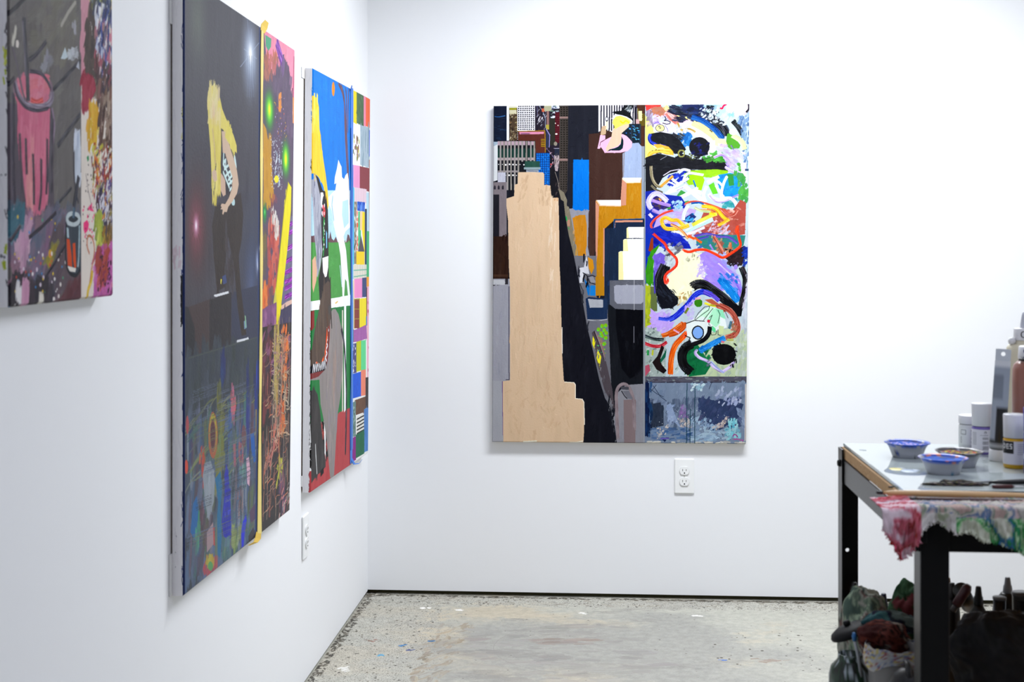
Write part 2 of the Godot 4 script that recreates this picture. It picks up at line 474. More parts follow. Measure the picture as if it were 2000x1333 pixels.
	p.poly(8040466,[413,831,413,833,412,835,410,837,409,838,407,838,405,838,403,837,401,835,400,833,400,831,400,829,401,827,403,825,405,824,407,824,409,824,410,825,412,826,413,829])
	p.poly(4773944,[407,834,406,835,406,836,405,837,405,837,404,837,403,837,402,837,401,836,401,835,401,834,401,833,401,833,402,832,403,831,404,831,405,831,405,832,406,833,406,833])
	p.poly(8040466,[408,853,407,855,406,857,405,859,403,860,401,860,399,860,397,859,396,857,395,855,395,853,395,851,396,848,397,847,399,846,401,846,403,846,405,847,406,848,407,851])
	p.poly(4773944,[401,856,401,857,401,858,400,859,399,859,398,859,397,859,397,859,396,858,395,857,395,856,395,855,396,855,397,854,397,853,398,853,399,853,400,854,401,855,401,855])
	p.poly(8040466,[397,814,396,817,395,819,394,820,392,821,390,822,388,821,386,820,385,819,384,817,384,815,384,812,385,810,386,809,388,808,390,807,392,808,394,809,395,810,396,812])
	p.poly(4773944,[390,818,390,819,390,819,389,820,388,821,387,821,386,821,386,820,385,819,385,819,384,818,385,817,385,816,386,815,386,815,387,815,388,815,389,815,390,816,390,817])
	p.dabs([2148496,6348864,10012696],[376,787,412,787,412,886,376,886],22,4,3,40,60)
	p.poly(15261728,[361,824,370,846,366,871,359,853])
	p.poly(15261736,[377,871,391,899,385,939,374,904])
	p.poly(1118747,[237,330,257,344,262,392,275,465,293,538,317,659,341,795,359,868,383,977,405,1050,447,1214,326,1215,324,1053,299,1049,295,992,260,989,249,795,244,648,238,355])
	p.dabs([1447711,789781,1842728,592402],[255,538,346,538,346,1087,255,1088],90,36,5,86,10)
	p.dabs([658194,1316126],[328,1014,419,1014,419,1200,328,1201],40,30,5,80,10)
	p.dabs([6974064,8947854,5263446],[359,831,368,831,430,1068,456,1211,443,1211,416,1087,376,922],60,12,3,80,10)
	p.poly(8816270,[448,1028,478,999,550,994,550,1217,448,1218,436,1123])
	p.dabs([9474202,8026756,10132134],[445,1032,539,1031,539,1199,445,1200],50,26,6,88,8)
	p.poly(8219758,[470,1052,514,1051,512,1214,472,1214])
	p.stroke(8812668,11,[450,1196,445,1086,445,1023,459,999,478,997,494,1017,505,1059,509,1159],0.05)
	p.poly(4473932,[459,1004,489,1006,489,1017,463,1015])
	p.poly(6974068,[467,1021,490,1020,503,1049,485,1048])
	p.line(2105384,2.6,[463,1021,474,1039,483,1048])
	p.poly(14334874,[93,241,97,238,182,239,187,245,187,285,209,286,213,330,238,331,240,410,242,575,246,648,249,795,251,887,257,982,260,991,293,992,298,1000,299,1049,323,1051,328,1060,330,1161,326,1219,40,1222,38,1035,38,989,64,985,64,649,60,575,57,410,51,355,51,333,79,324,81,283,92,280])
	p.dabs([13808016,14730406,13610636,14203030],[68,355,237,355,237,982,68,983],110,60,9,89,5)
	p.dabs([13610636,13149828,14071444],[49,1001,284,1000,284,1190,49,1192],80,30,9,80,50)
	p.dabs([12557948,13149828],[97,248,130,249,130,340,97,340],16,24,7,70,12)
	p.dabs([12623998,12097654],[163,293,207,293,207,355,163,355],16,24,6,88,8)
	p.dabs([15390398,15125938,15785928],[200,341,235,341,235,648,200,648],26,50,5,89,3)
	p.dabs([14728596,15255712],[71,887,240,887,240,1180,71,1181],26,9,4,-30,30)
	p.dabs([13666896],[220,331,235,331,235,339,220,339],6,6,3,88,10)
	p.line(15919838,3,[251,795,251,841,252,887])
	p.line(16182488,3,[260,990,293,992,299,1000,299,1049,323,1051,329,1062,331,1142])
	p.stroke(16050900,5,[112,1205,134,1204,160,1202],0.08)
	p.stroke(16050900,4,[277,1205,303,1205,324,1201],0.08)
	p.poly(12175568,[545,-18,935,-15,935,992,545,994])
	p.poly(15985780,[547,37,561,57,576,86,581,105,563,126,579,152,612,163,576,174,556,188,547,192])
	p.poly(14170678,[547,-9,608,-8,601,8,568,13,550,24])
	p.dabs([14703184,13119536],[550,-3,597,-3,597,14,550,13],12,12.5,6.2,0,20)
	p.poly(11563098,[567,12,605,6,626,32,619,43,576,44,565,32])
	p.dabs([13137992,11040872,13660216,9990250],[568,10,623,10,623,41,568,41],26,17.5,7.8,15,30)
	p.poly(9075860,[550,21,567,17,570,39,576,75,558,57])
	p.dabs([10521264,8024196,12098760],[552,21,576,21,576,75,552,75],20,15,6.2,70,20)
	p.poly(11062484,[612,-8,836,-6,836,23,800,51,674,18])
	p.dabs([12902628,9091270,14216432,6984872],[619,-3,814,-1,814,26,619,25],50,15,7.8,-15,25)
	p.stroke(15788940,17.5,[614,5,641,27,677,47,721,62,764,84,804,117,818,139],0.05)
	p.stroke(14195352,25,[619,25,648,47,674,65],0.12)
	p.stroke(14991580,32.5,[666,58,713,76,757,98,786,131],0.07)
	p.stroke(12611688,10,[619,32,641,58,659,65,666,43],0.1)
	p.stroke(15590128,27.5,[659,80,702,91,746,109,775,139],0.05)
	p.stroke(16051864,25,[713,62,757,87,796,124,822,146],0.05)
	p.stroke(1843766,32.5,[630,10,659,21,706,29,749,40,789,55,822,84,832,113],0.12)
	p.dabs([1316900,2765394,1713232],[634,7,800,8,800,59,634,58],60,22.5,7.8,-14,14)
	p.poly(1713232,[674,0,731,-2,771,18,731,33,688,22])
	p.dabs([1713232,2375818,1053726],[674,0,771,0,771,33,674,32],30,17.5,9.3,-15,20)
	p.stroke(2106412,22.5,[786,59,811,73,829,99,831,113],0.15)
	p.dabs([13161688,15265520,10003628],[739,15,800,15,800,59,739,58],36,8.8,4.7,30,40)
	p.dabs([13621980,15659762,11056316],[775,11,854,12,854,74,775,73],50,12.5,6.2,50,40)
	p.stroke(739992,18.8,[710,44,749,58,786,84,807,106,822,124],0.12)
	p.line(1710622,3,[775,91,784,99])
	p.stroke(1843238,17.5,[856,59,872,77,888,103,894,117],0.15)
	p.dabs([5930926,8035520,4876952,9481928],[876,34,913,23,913,230,894,230,894,121,872,66],60,22.5,9.3,75,15)
	p.poly(15781860,[832,-6,913,-6,912,20,886,41,858,41,832,23])
	p.dabs([16178412,14990552,15782120],[836,-1,901,-1,901,41,836,41],30,12.5,7.8,40,40)
	p.stroke(14684234,6.2,[811,13,818,15,823,6,834,-1],0.08)
	p.stroke(2367530,7.5,[912,0,913,16,904,29],0.2)
	p.dabs([10014932,6992060],[836,30,858,30,858,55,836,55],12,10,6.2,30,30)
	p.poly(14868210,[579,64,637,58,666,83,674,105,619,101,576,97])
	p.poly(11573990,[597,57,597,61,595,65,592,68,589,69,585,70,581,69,577,68,574,65,573,61,572,57,573,53,574,50,577,47,581,45,585,44,589,45,592,47,595,50,597,53])
	p.dabs([13154546,10126556,14208246,15261946],[576,35,626,36,626,72,576,72],30,10,6.2,40,60)
	p.poly(16183184,[615,84,614,88,612,91,609,94,604,96,599,96,594,96,590,94,587,91,584,87,584,83,584,79,587,76,590,73,594,71,599,71,604,71,609,73,612,76,614,80])
	p.line(2366516,2,[615,84,614,89,611,93,605,95,599,96,593,95,588,92,585,88,583,83,585,79,588,75,593,72,599,71,605,72,611,75,614,79,615,84])
	p.poly(16315584,[594,77,597,76,603,83,599,85])
	p.line(2366516,1.6,[594,77,597,76,603,83,599,85,594,77])
	p.line(2366516,2.2,[616,41,621,52,614,57,625,57,636,61,634,68,623,70,614,67,608,65])
	p.line(5917344,2,[617,74,626,87,628,98])
	p.line(8020160,2.4,[579,68,590,61,601,70])
	p.stroke(12098644,7.5,[661,65,670,83,679,92,695,87,710,89,724,98],0.08)
	p.dabs([13688050,12109036,10135264,15002872],[634,72,706,73,706,109,634,109],50,10,6.2,40,50)
	p.dabs([1005736,1732796,673424,4886736],[659,105,713,105,702,145,684,156],46,17.5,9.3,60,25)
	p.poly(15781848,[699,69,739,95,710,87])
	p.stroke(16514045,30,[778,131,782,153,767,175],0.03)
	p.stroke(16513788,20,[753,113,775,131,786,157],0.03)
	p.poly(1447966,[561,104,601,97,641,105,670,127,692,160,674,178,650,174,630,152,597,138,572,134])
	p.stroke(1847480,11.2,[565,104,561,119,568,134,590,143,619,150],0.15)
	p.dabs([1842982,1053206,2501170],[572,105,681,105,681,171,572,170],50,22.5,6.2,-30,20)
	p.poly(15575096,[554,179,561,168,579,163,601,163,583,150,576,141,601,141,630,150,646,167,648,180,623,178,597,170,576,176,559,188])
	p.stroke(16042064,6.2,[558,181,576,168,605,167,634,174],0.08)
	p.stroke(15781968,7.5,[612,159,634,161,643,174],0.12)
	p.poly(16181368,[583,156,608,152,619,159,590,161])
	p.poly(1513501,[548,188,568,181,594,174,626,181,652,189,674,174,702,182,713,193,793,200,843,204,861,210,843,222,825,233,764,235,713,231,674,236,630,247,597,269,576,305,548,312])
	p.dabs([2105896,987156,2763828,1579554],[554,185,836,186,836,237,554,236],120,27.5,6.2,4,14)
	p.poly(1513501,[548,247,619,243,579,312,548,316])
	p.line(9079958,1.6,[601,196,623,183])
	p.poly(1447709,[775,151,773,162,768,172,760,179,750,184,739,186,727,184,717,179,709,171,704,162,702,151,704,140,709,130,717,123,727,118,739,116,750,118,760,123,768,131,773,140])
	p.dabs([1843832,1448010,2369674,921108],[713,138,771,138,771,182,713,182],40,11.2,6.2,50,60)
	p.line(9079368,4,[686,174,685,179,683,183,680,185,675,186,671,185,668,183,665,179,664,174,665,170,668,166,671,163,675,163,680,163,683,166,685,170,686,174])
	p.dabs([5264940,6975544],[692,174,721,175,721,196,692,196],10,8.8,4.7,20,40)
	p.poly(5216812,[836,106,854,99,868,125,883,146,879,157,850,161,831,146])
	p.stroke(14216358,17.5,[854,110,872,121,890,136,897,161],0.05)
	p.poly(15660764,[872,99,871,103,869,105,866,108,862,109,858,110,853,109,849,108,846,105,844,102,843,99,844,95,846,93,849,90,853,89,858,88,862,89,866,90,869,93,871,96])
	p.poly(15921830,[793,120,829,124,836,142,814,153,793,146])
	p.dabs([4168240,4892730,5941312],[753,186,804,164,818,168,836,204,764,208],40,15,9.3,15,25)
	p.stroke(4168240,11.2,[786,200,807,190,832,201],0.08)
	p.dabs([12165350,13153518,10782936,14207220],[796,150,822,142,843,168,872,161,897,168,886,197,858,212,879,241,865,255,829,226,843,208,807,175],90,22.5,7.8,-35,35)
	p.stroke(11836132,8.8,[789,189,818,179,843,197],0.08)
	p.stroke(6967456,3.8,[850,146,858,161],0.08)
	p.stroke(12890348,8.8,[829,222,850,237,876,248,883,241],0.1)
	p.dabs([3971624,5220410,3112992],[872,206,894,219,895,237,879,237],12,10,9.3,60,30)
	p.poly(15124704,[883,208,904,208,904,266,886,244])
	p.poly(2770536,[899,230,913,230,913,237,899,237])
	p.dabs([13163740,11060424,14478054],[904,67,917,67,917,792,901,792,908,357],60,37.5,6.2,88,5)
	p.poly(9422876,[684,236,800,231,840,237,836,253,764,257,739,262,728,284,701,287,688,269])
	p.dabs([10673176,8042522,9884696],[692,236,829,237,829,259,692,258],40,17.5,7.8,8,15)
	p.dabs([1321140,1717448,924812],[619,265,652,240,692,236,710,251,688,276,637,298],50,17.5,7.8,30,30)
	p.poly(1609952,[804,251,847,244,872,252,890,306,872,328,829,328,807,295])
	p.dabs([1743594,1079500,4238064,2775240],[807,251,886,252,886,328,807,328],60,15,7.8,60,40)
	p.dabs([4168244,3115580,5285946],[865,244,894,252,908,303,904,342,883,353,879,295],50,20,10.8,75,20)
	p.dabs([2789520,2066584,4235424],[822,342,854,328,886,328,883,364,847,375,822,368],36,15,9.3,20,30)
	p.poly(3115580,[836,248,858,248,861,288,843,291])
	p.poly(10147856,[699,251,746,247,757,269,746,306,728,302,713,280])
	p.poly(5947428,[771,288,789,277,804,317,786,320])
	p.poly(3839040,[648,338,674,304,695,316,684,331])
	p.poly(3839040,[655,353,699,342,713,349,674,360])
	p.stroke(1731272,5,[717,269,731,306,742,317],0.08)
	p.stroke(16513789,9,[625,314,648,294,677,276,699,262],0.04)
	p.stroke(16513789,8,[681,273,688,255,702,244,731,247,753,251],0.04)
	p.stroke(16513789,5,[616,269,641,280,663,291],0.04)
	p.stroke(16513789,9,[619,316,655,305,692,291],0.04)
	p.stroke(16513789,12,[659,336,692,320,721,306,746,317],0.04)
	p.stroke(16513789,9,[641,262,655,276,670,284],0.04)
	p.stroke(16513789,14,[684,287,706,306,731,327,757,342],0.04)
	p.stroke(16513789,10,[731,295,721,313,742,342],0.04)
	p.stroke(16513789,10,[764,291,753,320,760,346],0.04)
	p.stroke(16513789,11,[767,277,786,266,807,257],0.04)
	p.stroke(16513789,8,[789,266,807,277,818,288],0.04)
	p.stroke(16513789,9,[836,255,825,277,818,302,814,331],0.04)
	p.stroke(16513789,8,[796,288,811,310,822,328],0.04)
	p.stroke(10130116,3.8,[659,305,681,295],0.08)
	p.stroke(14866166,12.5,[771,317,782,331,807,340,832,335,850,335,865,350,872,373],0.07)
	p.stroke(12100832,5,[775,324,796,346,822,346,843,339],0.08)
	p.stroke(10127568,6.2,[854,331,876,321],0.08)
	p.line(14209258,2.6,[612,252,637,236,666,231,688,233])
	p.stroke(15263472,8.8,[663,240,684,231,706,236],0.05)
	p.stroke(9208418,10,[567,218,570,254,581,280,596,292,608,287],0.12)
	p.stroke(14195772,8.8,[601,291,619,276,645,254],0.12)
	p.stroke(7235664,7.5,[568,287,583,301,608,313],0.1)
	p.poly(1452188,[547,309,579,305,619,320,674,327,692,356,655,429,619,484,547,538])
	p.dabs([1717432,1187978,2111664],[550,312,619,313,619,484,550,484],50,20,9.3,60,40)
	p.poly(2760298,[570,331,597,323,619,345,641,364,601,378,576,367])
	p.dabs([3811962,5917232,2103888],[572,334,626,334,626,371,572,371],26,12.5,6.2,10,30)
	p.stroke(13157108,17.5,[626,345,608,327,590,316,572,322,559,342,561,360,570,371],0.08)
	p.stroke(10124492,11.2,[570,340,597,349,637,360],0.12)
	p.stroke(10519762,12.5,[572,374,597,385,634,385],0.12)
	p.stroke(14471408,10,[561,389,572,400],0.08)
	p.stroke(12613672,6.2,[596,334,603,342],0.08)
	p.dabs([11063522,12902636,9091284],[641,338,674,342,681,371,652,382],30,10,7.8,40,40)
	p.stroke(3836464,7.5,[623,371,637,367],0.08)
	p.stroke(8041696,8.8,[659,367,674,353],0.08)
	p.poly(11836130,[590,400,641,382,692,367,728,375,713,411,655,429,619,422,576,440])
	p.dabs([12889834,10783446,12372208,11063530],[601,374,721,375,721,422,601,422],60,20,7.8,12,20)
	p.poly(1845866,[674,411,713,386,728,400,702,422])
	p.dabs([2126016,4237536,1194616],[684,389,721,389,721,418,684,418],24,10,6.2,50,30)
	p.stroke(13688052,12.5,[699,360,684,386,681,411],0.08)
	p.stroke(9097448,7.5,[713,353,735,349,753,360],0.08)
	p.poly(11028540,[757,375,800,364,854,379,883,339,903,350,899,462,854,469,757,466,731,437])
	p.dabs([12079168,9977902,13135968,11033176,9058874,13668480],[764,371,894,371,894,466,764,466],110,17.5,7.8,-20,50)
	p.dabs([10135760,14207200,13148336],[771,411,843,411,843,466,771,466],50,15,6.2,50,30)
	p.dabs([8010320,12077632,13658712],[692,444,800,444,800,469,692,469],40,15,6.2,20,25)
	p.stroke(12377326,15,[692,451,739,429,786,408],0.1)
	p.stroke(15259882,8.8,[692,462,724,451,757,437],0.08)
	p.stroke(14172208,7.5,[570,440,568,425,585,404,616,385,646,376],0.08)
	p.stroke(13126198,6.2,[684,356,706,346,739,346,778,357,814,371,843,390],0.1)
	p.stroke(1002140,6.2,[710,351,739,349,753,355],0.08)
	p.stroke(15906858,12.5,[608,425,605,411,619,402,641,411,659,411,674,422,684,433],0.12)
	p.stroke(16038960,13.8,[605,425,619,440,648,442,677,437,702,429],0.12)
	p.stroke(14731472,5,[616,418,626,415],0.08)
	p.stroke(15241296,8.8,[637,426,659,436,681,455,699,477],0.15)
	p.stroke(15752220,8.8,[699,466,710,473,721,478],0.15)
	p.stroke(16046288,7.5,[648,451,666,458,684,469],0.08)
	p.stroke(15908900,12.5,[746,362,775,364,800,375,822,400,836,411],0.12)
	p.stroke(15241274,7.5,[742,375,775,378,796,389],0.15)
	p.stroke(15391820,12.5,[713,429,746,411,786,393,800,389],0.12)
	p.stroke(15774760,11.2,[843,408,825,419,804,429],0.12)
	p.stroke(13162656,8.8,[721,367,746,378,778,382],0.12)
	p.stroke(16177176,7.5,[775,386,793,393],0.08)
	p.stroke(12606026,10,[814,371,836,390,858,393,872,375],0.15)
	p.stroke(14719626,7.5,[847,375,861,382],0.08)
	p.poly(2783856,[728,469,800,462,901,466,894,502,872,513,836,520,764,517,728,495])
	p.dabs([2062976,2787946,3828312,2775200],[731,469,886,469,886,513,731,513],50,15,7.8,20,50)
	p.stroke(5916848,8.8,[721,469,764,460,804,469,843,473,872,495],0.12)
	p.stroke(4866216,6.2,[731,480,771,469],0.08)
	p.dabs([11031098,13134408,14192752],[782,469,818,484,829,517,843,491,854,517,825,542,800,520],46,17.5,6.2,65,20)
	p.stroke(12609616,10,[789,469,807,498,822,531],0.15)
	p.stroke(12083262,8.8,[847,491,847,517,829,538],0.15)
	p.stroke(10125528,6.2,[775,498,786,517],0.08)
	p.stroke(15753240,7.5,[721,473,735,484,746,491],0.08)
	p.poly(990880,[568,458,619,451,674,469,702,495,710,513,674,513,641,502,601,506,572,498])
	p.dabs([1451700,792708,2242760],[576,458,692,458,692,509,576,509],56,25,7.8,-20,18)
	p.poly(666276,[547,456,576,466,576,520,550,648,545,648])
	p.poly(9056272,[558,520,568,476,576,473,576,513,565,524])
	p.poly(3115536,[568,520,587,506,601,495,583,528,576,575,576,626,565,648,550,633,548,593,556,553])
	p.dabs([3576858,2784274],[554,538,576,538,576,641,554,641],24,30,7.8,85,8)
	p.poly(6968004,[578,538,601,526,619,538,619,568,597,593,583,648,578,648])
	p.dabs([8020690,5915824,9205980],[579,538,616,538,616,611,579,611],36,17.5,7.8,75,20)
	p.dabs([5921382,9079444,3816004,12105920],[619,495,677,495,677,538,619,538],40,15,7.8,40,30)
	p.dabs([11580608,14211808,9080472],[619,542,652,538,645,582,619,611,608,626],36,15,7.8,65,20)
	p.poly(6056506,[561,648,587,648,590,735,561,739])
	p.poly(11056160,[545,641,561,648,565,721,567,794,545,794])
	p.dabs([12108840,10003484,13156400,8030768],[547,648,565,648,565,786,547,787],30,30,7.8,88,6)
	p.poly(16117960,[655,538,677,517,721,524,749,538,760,575,757,620,739,640,713,659,706,684,674,706,645,688,626,648,619,622,641,597,659,575])
	p.dabs([16447190,15722682,16315076],[648,538,749,538,749,666,648,666],60,22.5,9.3,70,60)
	p.dabs([11053200,14211256,9079408],[692,517,757,517,757,557,692,557],30,8.8,6.2,60,40)
	p.dabs([10523740,13681804,11567168,13156496],[655,670,713,669,713,713,655,713],40,11.2,6.2,60,40)
	p.stroke(790038,37.5,[619,571,599,619,601,659,619,695,648,710],0.16)
	p.poly(790038,[601,622,619,640,637,662,663,691,663,710,641,724,605,728,590,692,587,648])
	p.dabs([1711660,2896964,658194],[590,648,659,648,659,724,590,724],50,22.5,4.7,-50,14)
	p.stroke(4733096,5,[579,593,579,641,581,673],0.1)
	p.poly(10125026,[739,535,764,520,793,531,822,560,858,597,883,626,890,658,883,691,858,666,836,658,807,666,778,651,749,629,764,604,753,575])
	p.dabs([11046124,9203928,11835632,8032480],[749,538,879,538,879,666,749,666],110,30,9.3,-40,18)
	p.stroke(12890356,5,[804,564,843,600,879,636],0.08)
	p.stroke(8019152,7.5,[847,607,872,640,886,669],0.1)
	p.stroke(1016022,27.5,[811,618,832,644,854,669,874,702],0.12)
	p.dabs([1741030,813248],[807,604,872,604,872,698,807,698],40,15,7.8,-50,20)
	p.dabs([11047146,12891376],[731,538,767,538,767,611,731,611],30,12.5,7.8,40,40)
	p.poly(2759712,[829,546,858,528,883,509,897,502,897,557,886,575,872,560,854,568])
	p.dabs([1314322,3811886,2364440,789004],[832,513,897,513,897,575,832,575],50,12.5,6.2,20,60)
	p.dabs([666282,799936,1058952],[890,509,915,502,913,593,894,582],26,17.5,9.3,60,30)
	p.poly(10125528,[874,578,873,581,872,584,871,586,869,587,867,587,864,587,862,586,861,584,860,581,859,578,860,576,861,573,862,571,864,570,867,569,869,570,871,571,872,573,873,576])
	p.stroke(1184794,20,[886,578,899,615,899,651,890,695,883,727],0.2)
	p.dabs([13157596,12104912,14473960],[901,647,915,622,912,811,886,793,890,734],50,22.5,7.8,80,15)
	p.dabs([9079448,5921382],[904,575,915,582,913,640,904,633],12,11.2,6.2,70,20)
	p.stroke(526606,32.5,[710,651,728,640,753,640,782,658,818,684,850,713,879,742],0.16)
	p.poly(526606,[822,684,872,713,890,727,886,753,861,756,829,727])
	p.poly(11556412,[757,695,782,691,807,709,836,731,822,742,793,717])
	p.stroke(2111692,18.8,[601,761,630,764,655,752,677,731,699,710,721,680,749,666,782,677],0.14)
	p.stroke(5915848,13.8,[753,666,786,680,807,698],0.12)
	p.poly(12361450,[565,724,587,743,612,735,630,753,601,761,630,775,652,772,641,797,616,815,601,830,579,805,550,790,568,783,568,750])
	p.dabs([13151984,11046108,12097768],[568,732,641,732,641,812,568,812],50,17.5,9.3,40,40)
	p.stroke(2769100,11.2,[594,761,623,764,648,757],0.08)
	p.dabs([11571430,13151984],[684,728,710,702,731,691,717,728,721,760,699,768],30,12.5,9.3,60,30)
	p.stroke(6978076,7.5,[688,742,699,724],0.08)
	p.poly(3111440,[749,706,749,710,747,714,743,718,740,720,735,720,730,720,727,718,723,714,721,710,721,706,721,701,723,697,727,694,730,692,735,691,740,692,743,694,747,697,749,701])
	p.stroke(14735408,7.5,[757,706,778,713,796,717],0.08)
	p.stroke(14196912,7.5,[724,691,742,688],0.08)
	p.poly(10135716,[543,794,576,797,619,823,619,976,543,976])
	p.dabs([12110016,8030848,13161676,5925476,13950168],[547,794,619,794,619,968,547,969],110,11.2,6.2,60,50)
	p.stroke(1976876,11.2,[543,823,576,834,612,837],0.2)
	p.stroke(12067892,11.2,[543,849,572,859,601,859,623,845],0.15)
	p.stroke(1607738,6.2,[556,874,556,892],0.08)
	p.stroke(11055136,6.2,[574,874,572,892],0.08)
	p.poly(11553376,[543,932,561,925,565,947,547,969])
	p.dabs([12636356,10006688,6982264,14214364],[659,793,710,830,692,884,655,976,619,976,630,903],60,15,6.2,60,40)
	p.poly(1313292,[605,856,614,866,601,903,605,925,623,947,612,958,587,943,572,918,590,896])
	p.poly(809536,[623,870,619,899,601,921,601,907])
	p.stroke(13655060,15,[605,823,634,812,674,782,681,775],0.14)
	p.stroke(13127184,17.5,[630,819,655,812,681,793,683,775],0.14)
	p.stroke(14966796,18.8,[695,811,674,833,652,859,639,903,636,961],0.12)
	p.stroke(15747608,11.2,[681,830,695,811,708,797],0.12)
	p.stroke(14721216,6.2,[648,801,666,812],0.08)
	p.poly(12109984,[724,830,764,808,836,793,872,811,908,792,908,978,692,979])
	p.dabs([11058328,13162672,10004640,9083552,12108984],[731,793,904,792,904,967,731,968],150,20,9.3,60,60)
	p.dabs([12107980,10003632,13687006],[868,793,890,774,912,792,901,963,865,949],50,25,9.3,80,14)
	p.poly(813628,[684,859,731,851,764,902,778,931,760,960,702,968])
	p.dabs([678452,1343550,542760],[688,866,771,866,771,960,688,961],50,17.5,9.3,60,40)
	p.poly(14674150,[692,782,721,760,749,735,786,720,822,731,836,793,771,811,749,837,713,844,695,822])
	p.poly(14087390,[728,764,749,731,782,717,771,735,739,764])
	p.poly(11069120,[764,768,789,724,811,738,811,778,796,793,778,778])
	p.poly(9099952,[793,724,822,731,832,764,814,756])
	p.poly(12906191,[739,749,775,720,789,724,764,760])
	p.poly(5951626,[784,786,796,797,795,811,782,804])
	p.poly(12899482,[807,786,825,789,822,815,807,818])
	p.line(1845796,2,[722,764,735,742,757,720,775,717,771,731,746,749,722,768])
	p.line(1845796,2,[753,768,767,749,787,724])
	p.line(1845796,2,[775,757,784,749,771,782,778,786])
	p.line(1845796,2,[804,731,811,746,804,778])
	p.line(1845796,2,[777,804,782,820,796,818,800,804])
	p.line(1845796,2,[804,800,804,818,814,822])
	p.line(1845796,2,[778,713,807,717,829,735,840,760])
	p.line(921622,3,[693,779,721,768,757,771])
	p.poly(13637688,[777,770,776,772,775,774,774,775,773,776,771,776,769,776,768,775,767,774,766,772,766,770,766,769,767,767,768,766,769,765,771,765,773,765,774,766,775,767,776,769])
	p.stroke(658192,15,[775,789,771,815,753,837,721,851,695,859],0.05)
	p.stroke(460812,32.5,[713,851,688,866,677,895,684,928,710,953],0.05)
	p.line(658192,3,[688,822,706,830,699,844])
	p.poly(8038118,[753,811,752,818,749,825,745,830,739,833,733,834,727,833,721,830,717,825,714,818,713,811,714,804,717,798,721,793,727,790,733,788,739,789,745,793,749,798,752,804])
	p.line(658192,3.2,[753,811,752,820,747,828,741,833,733,835,726,833,719,828,715,820,713,811,715,802,719,795,726,790,733,788,741,790,747,795,752,802,753,811])
	p.stroke(11028538,18.8,[807,713,843,731,865,760,874,793,861,818,829,829],0.15)
	p.dabs([11033152,12607560,8022600],[854,749,879,774,872,818,850,829],30,12.5,7.8,70,30)
	p.stroke(4221050,8.8,[850,771,843,796],0.12)
	p.stroke(11053144,8.8,[836,836,858,836],0.08)
	p.stroke(1736916,18.8,[829,829,796,844,764,862,739,877],0.1)
	p.dabs([2790630,1468600],[739,866,793,840,822,836,793,862,746,884],26,12.5,6.2,25,15)
	p.stroke(13656176,6.2,[816,842,825,845],0.08)
	p.stroke(12891368,10,[730,870,724,884,739,900,767,913,793,935,818,949,831,942,847,931,861,912],0.14)
	p.stroke(10134744,6.2,[778,913,804,938,825,953],0.08)
	p.poly(395018,[867,888,865,900,859,910,850,919,838,924,825,926,812,924,800,919,791,910,785,900,783,889,785,877,791,867,800,858,812,853,825,851,838,853,850,858,859,866,865,877])
	p.dabs([395018,1316378],[786,851,868,851,876,902,854,931,793,927,780,895],40,15,6.2,60,80)
	p.dabs([6975624,4212316],[764,902,778,902,778,931,764,931],8,10,6.2,50,30)
	p.stroke(14692894,9,[574,458,594,476,616,495,625,513,641,531,657,549,657,571,643,586,625,599,616,615,619,635,626,630,626,611],0.05)
	p.stroke(15612440,9,[674,515,701,524,728,517,760,517,793,531,820,544,847,531,872,513,883,499,877,473,872,448,874,430],0.05)
	p.stroke(15745052,8,[872,433,867,451,874,459],0.05)
	p.poly(5263454,[539,969,935,966,935,988,539,990])
	p.dabs([6052970,4473935,7894148,3811892,9083544],[543,971,904,968,904,987,543,989],70,15,4.7,3,15)
	p.poly(2762808,[539,988,935,985,935,989,539,992])
	p.poly(7570330,[539,991,935,988,935,1228,539,1232])
	p.dabs([8162468,6715022,9083568,6057096,7370904],[547,994,901,992,901,1083,547,1086],140,27.5,10.8,70,40)
	p.poly(2898524,[731,1041,807,1055,836,1040,894,1065,872,1130,829,1142,782,1164,749,1106])
	p.dabs([3424362,2635352,4477050,3947616],[739,1048,883,1047,883,1148,739,1150],90,30,10.8,55,25)
	p.dabs([4871792,3950688,5661308],[568,1049,728,1048,728,1139,568,1140],80,27.5,10.8,80,20)
	p.poly(2765894,[565,1067,601,1060,612,1096,612,1143,576,1151,565,1107])
	p.dabs([2107962,3423824],[568,1071,608,1071,608,1143,568,1144],24,22.5,9.3,80,12)
	p.poly(662080,[539,991,561,991,561,1180,539,1181])
	p.dabs([397870,1192024,1720432],[543,994,568,994,568,1188,543,1188],40,37.5,7.8,88,5)
	p.poly(9084092,[623,1070,637,1063,666,1136,681,1161,652,1132,626,1118])
	p.dabs([10136780,8031408],[625,1070,659,1070,659,1139,625,1140],20,20,6.2,60,12)
	p.dabs([9067170,8014482,10119856],[674,1063,692,1074,695,1114,666,1110,663,1085],30,10,7.8,60,40)
	p.dabs([10139344,9087172,11191512,8035004],[701,1114,800,1113,800,1196,701,1197],70,20,9.3,50,40)
	p.dabs([13153448,14207164,9075332,12100760],[663,1117,702,1117,710,1150,674,1154],50,6.2,4.7,60,60)
	p.dabs([13153448,14207164,10521232],[775,1149,811,1131,840,1105,843,1131,807,1156],50,6.2,4.7,40,60)
	p.dabs([7259348,5813452,9098460,10541276],[829,1149,847,1112,876,1130,886,1188,836,1189],60,15,7.8,60,40)
	p.dabs([8951992,10004676,6977692],[872,1076,897,1097,897,1155,879,1137],26,20,9.3,-60,12)
	p.dabs([3429772,4483228,2771064,5931184],[576,1151,710,1150,710,1194,576,1195],60,25,7.8,0,15)
	p.dabs([10138828,11585748,9089224],[713,1161,843,1160,843,1196,713,1197],50,22.5,6.2,0,20)
	p.dabs([13154476,11575448,13945020],[587,1151,630,1136,619,1176,587,1191],30,6.2,4.7,60,60)
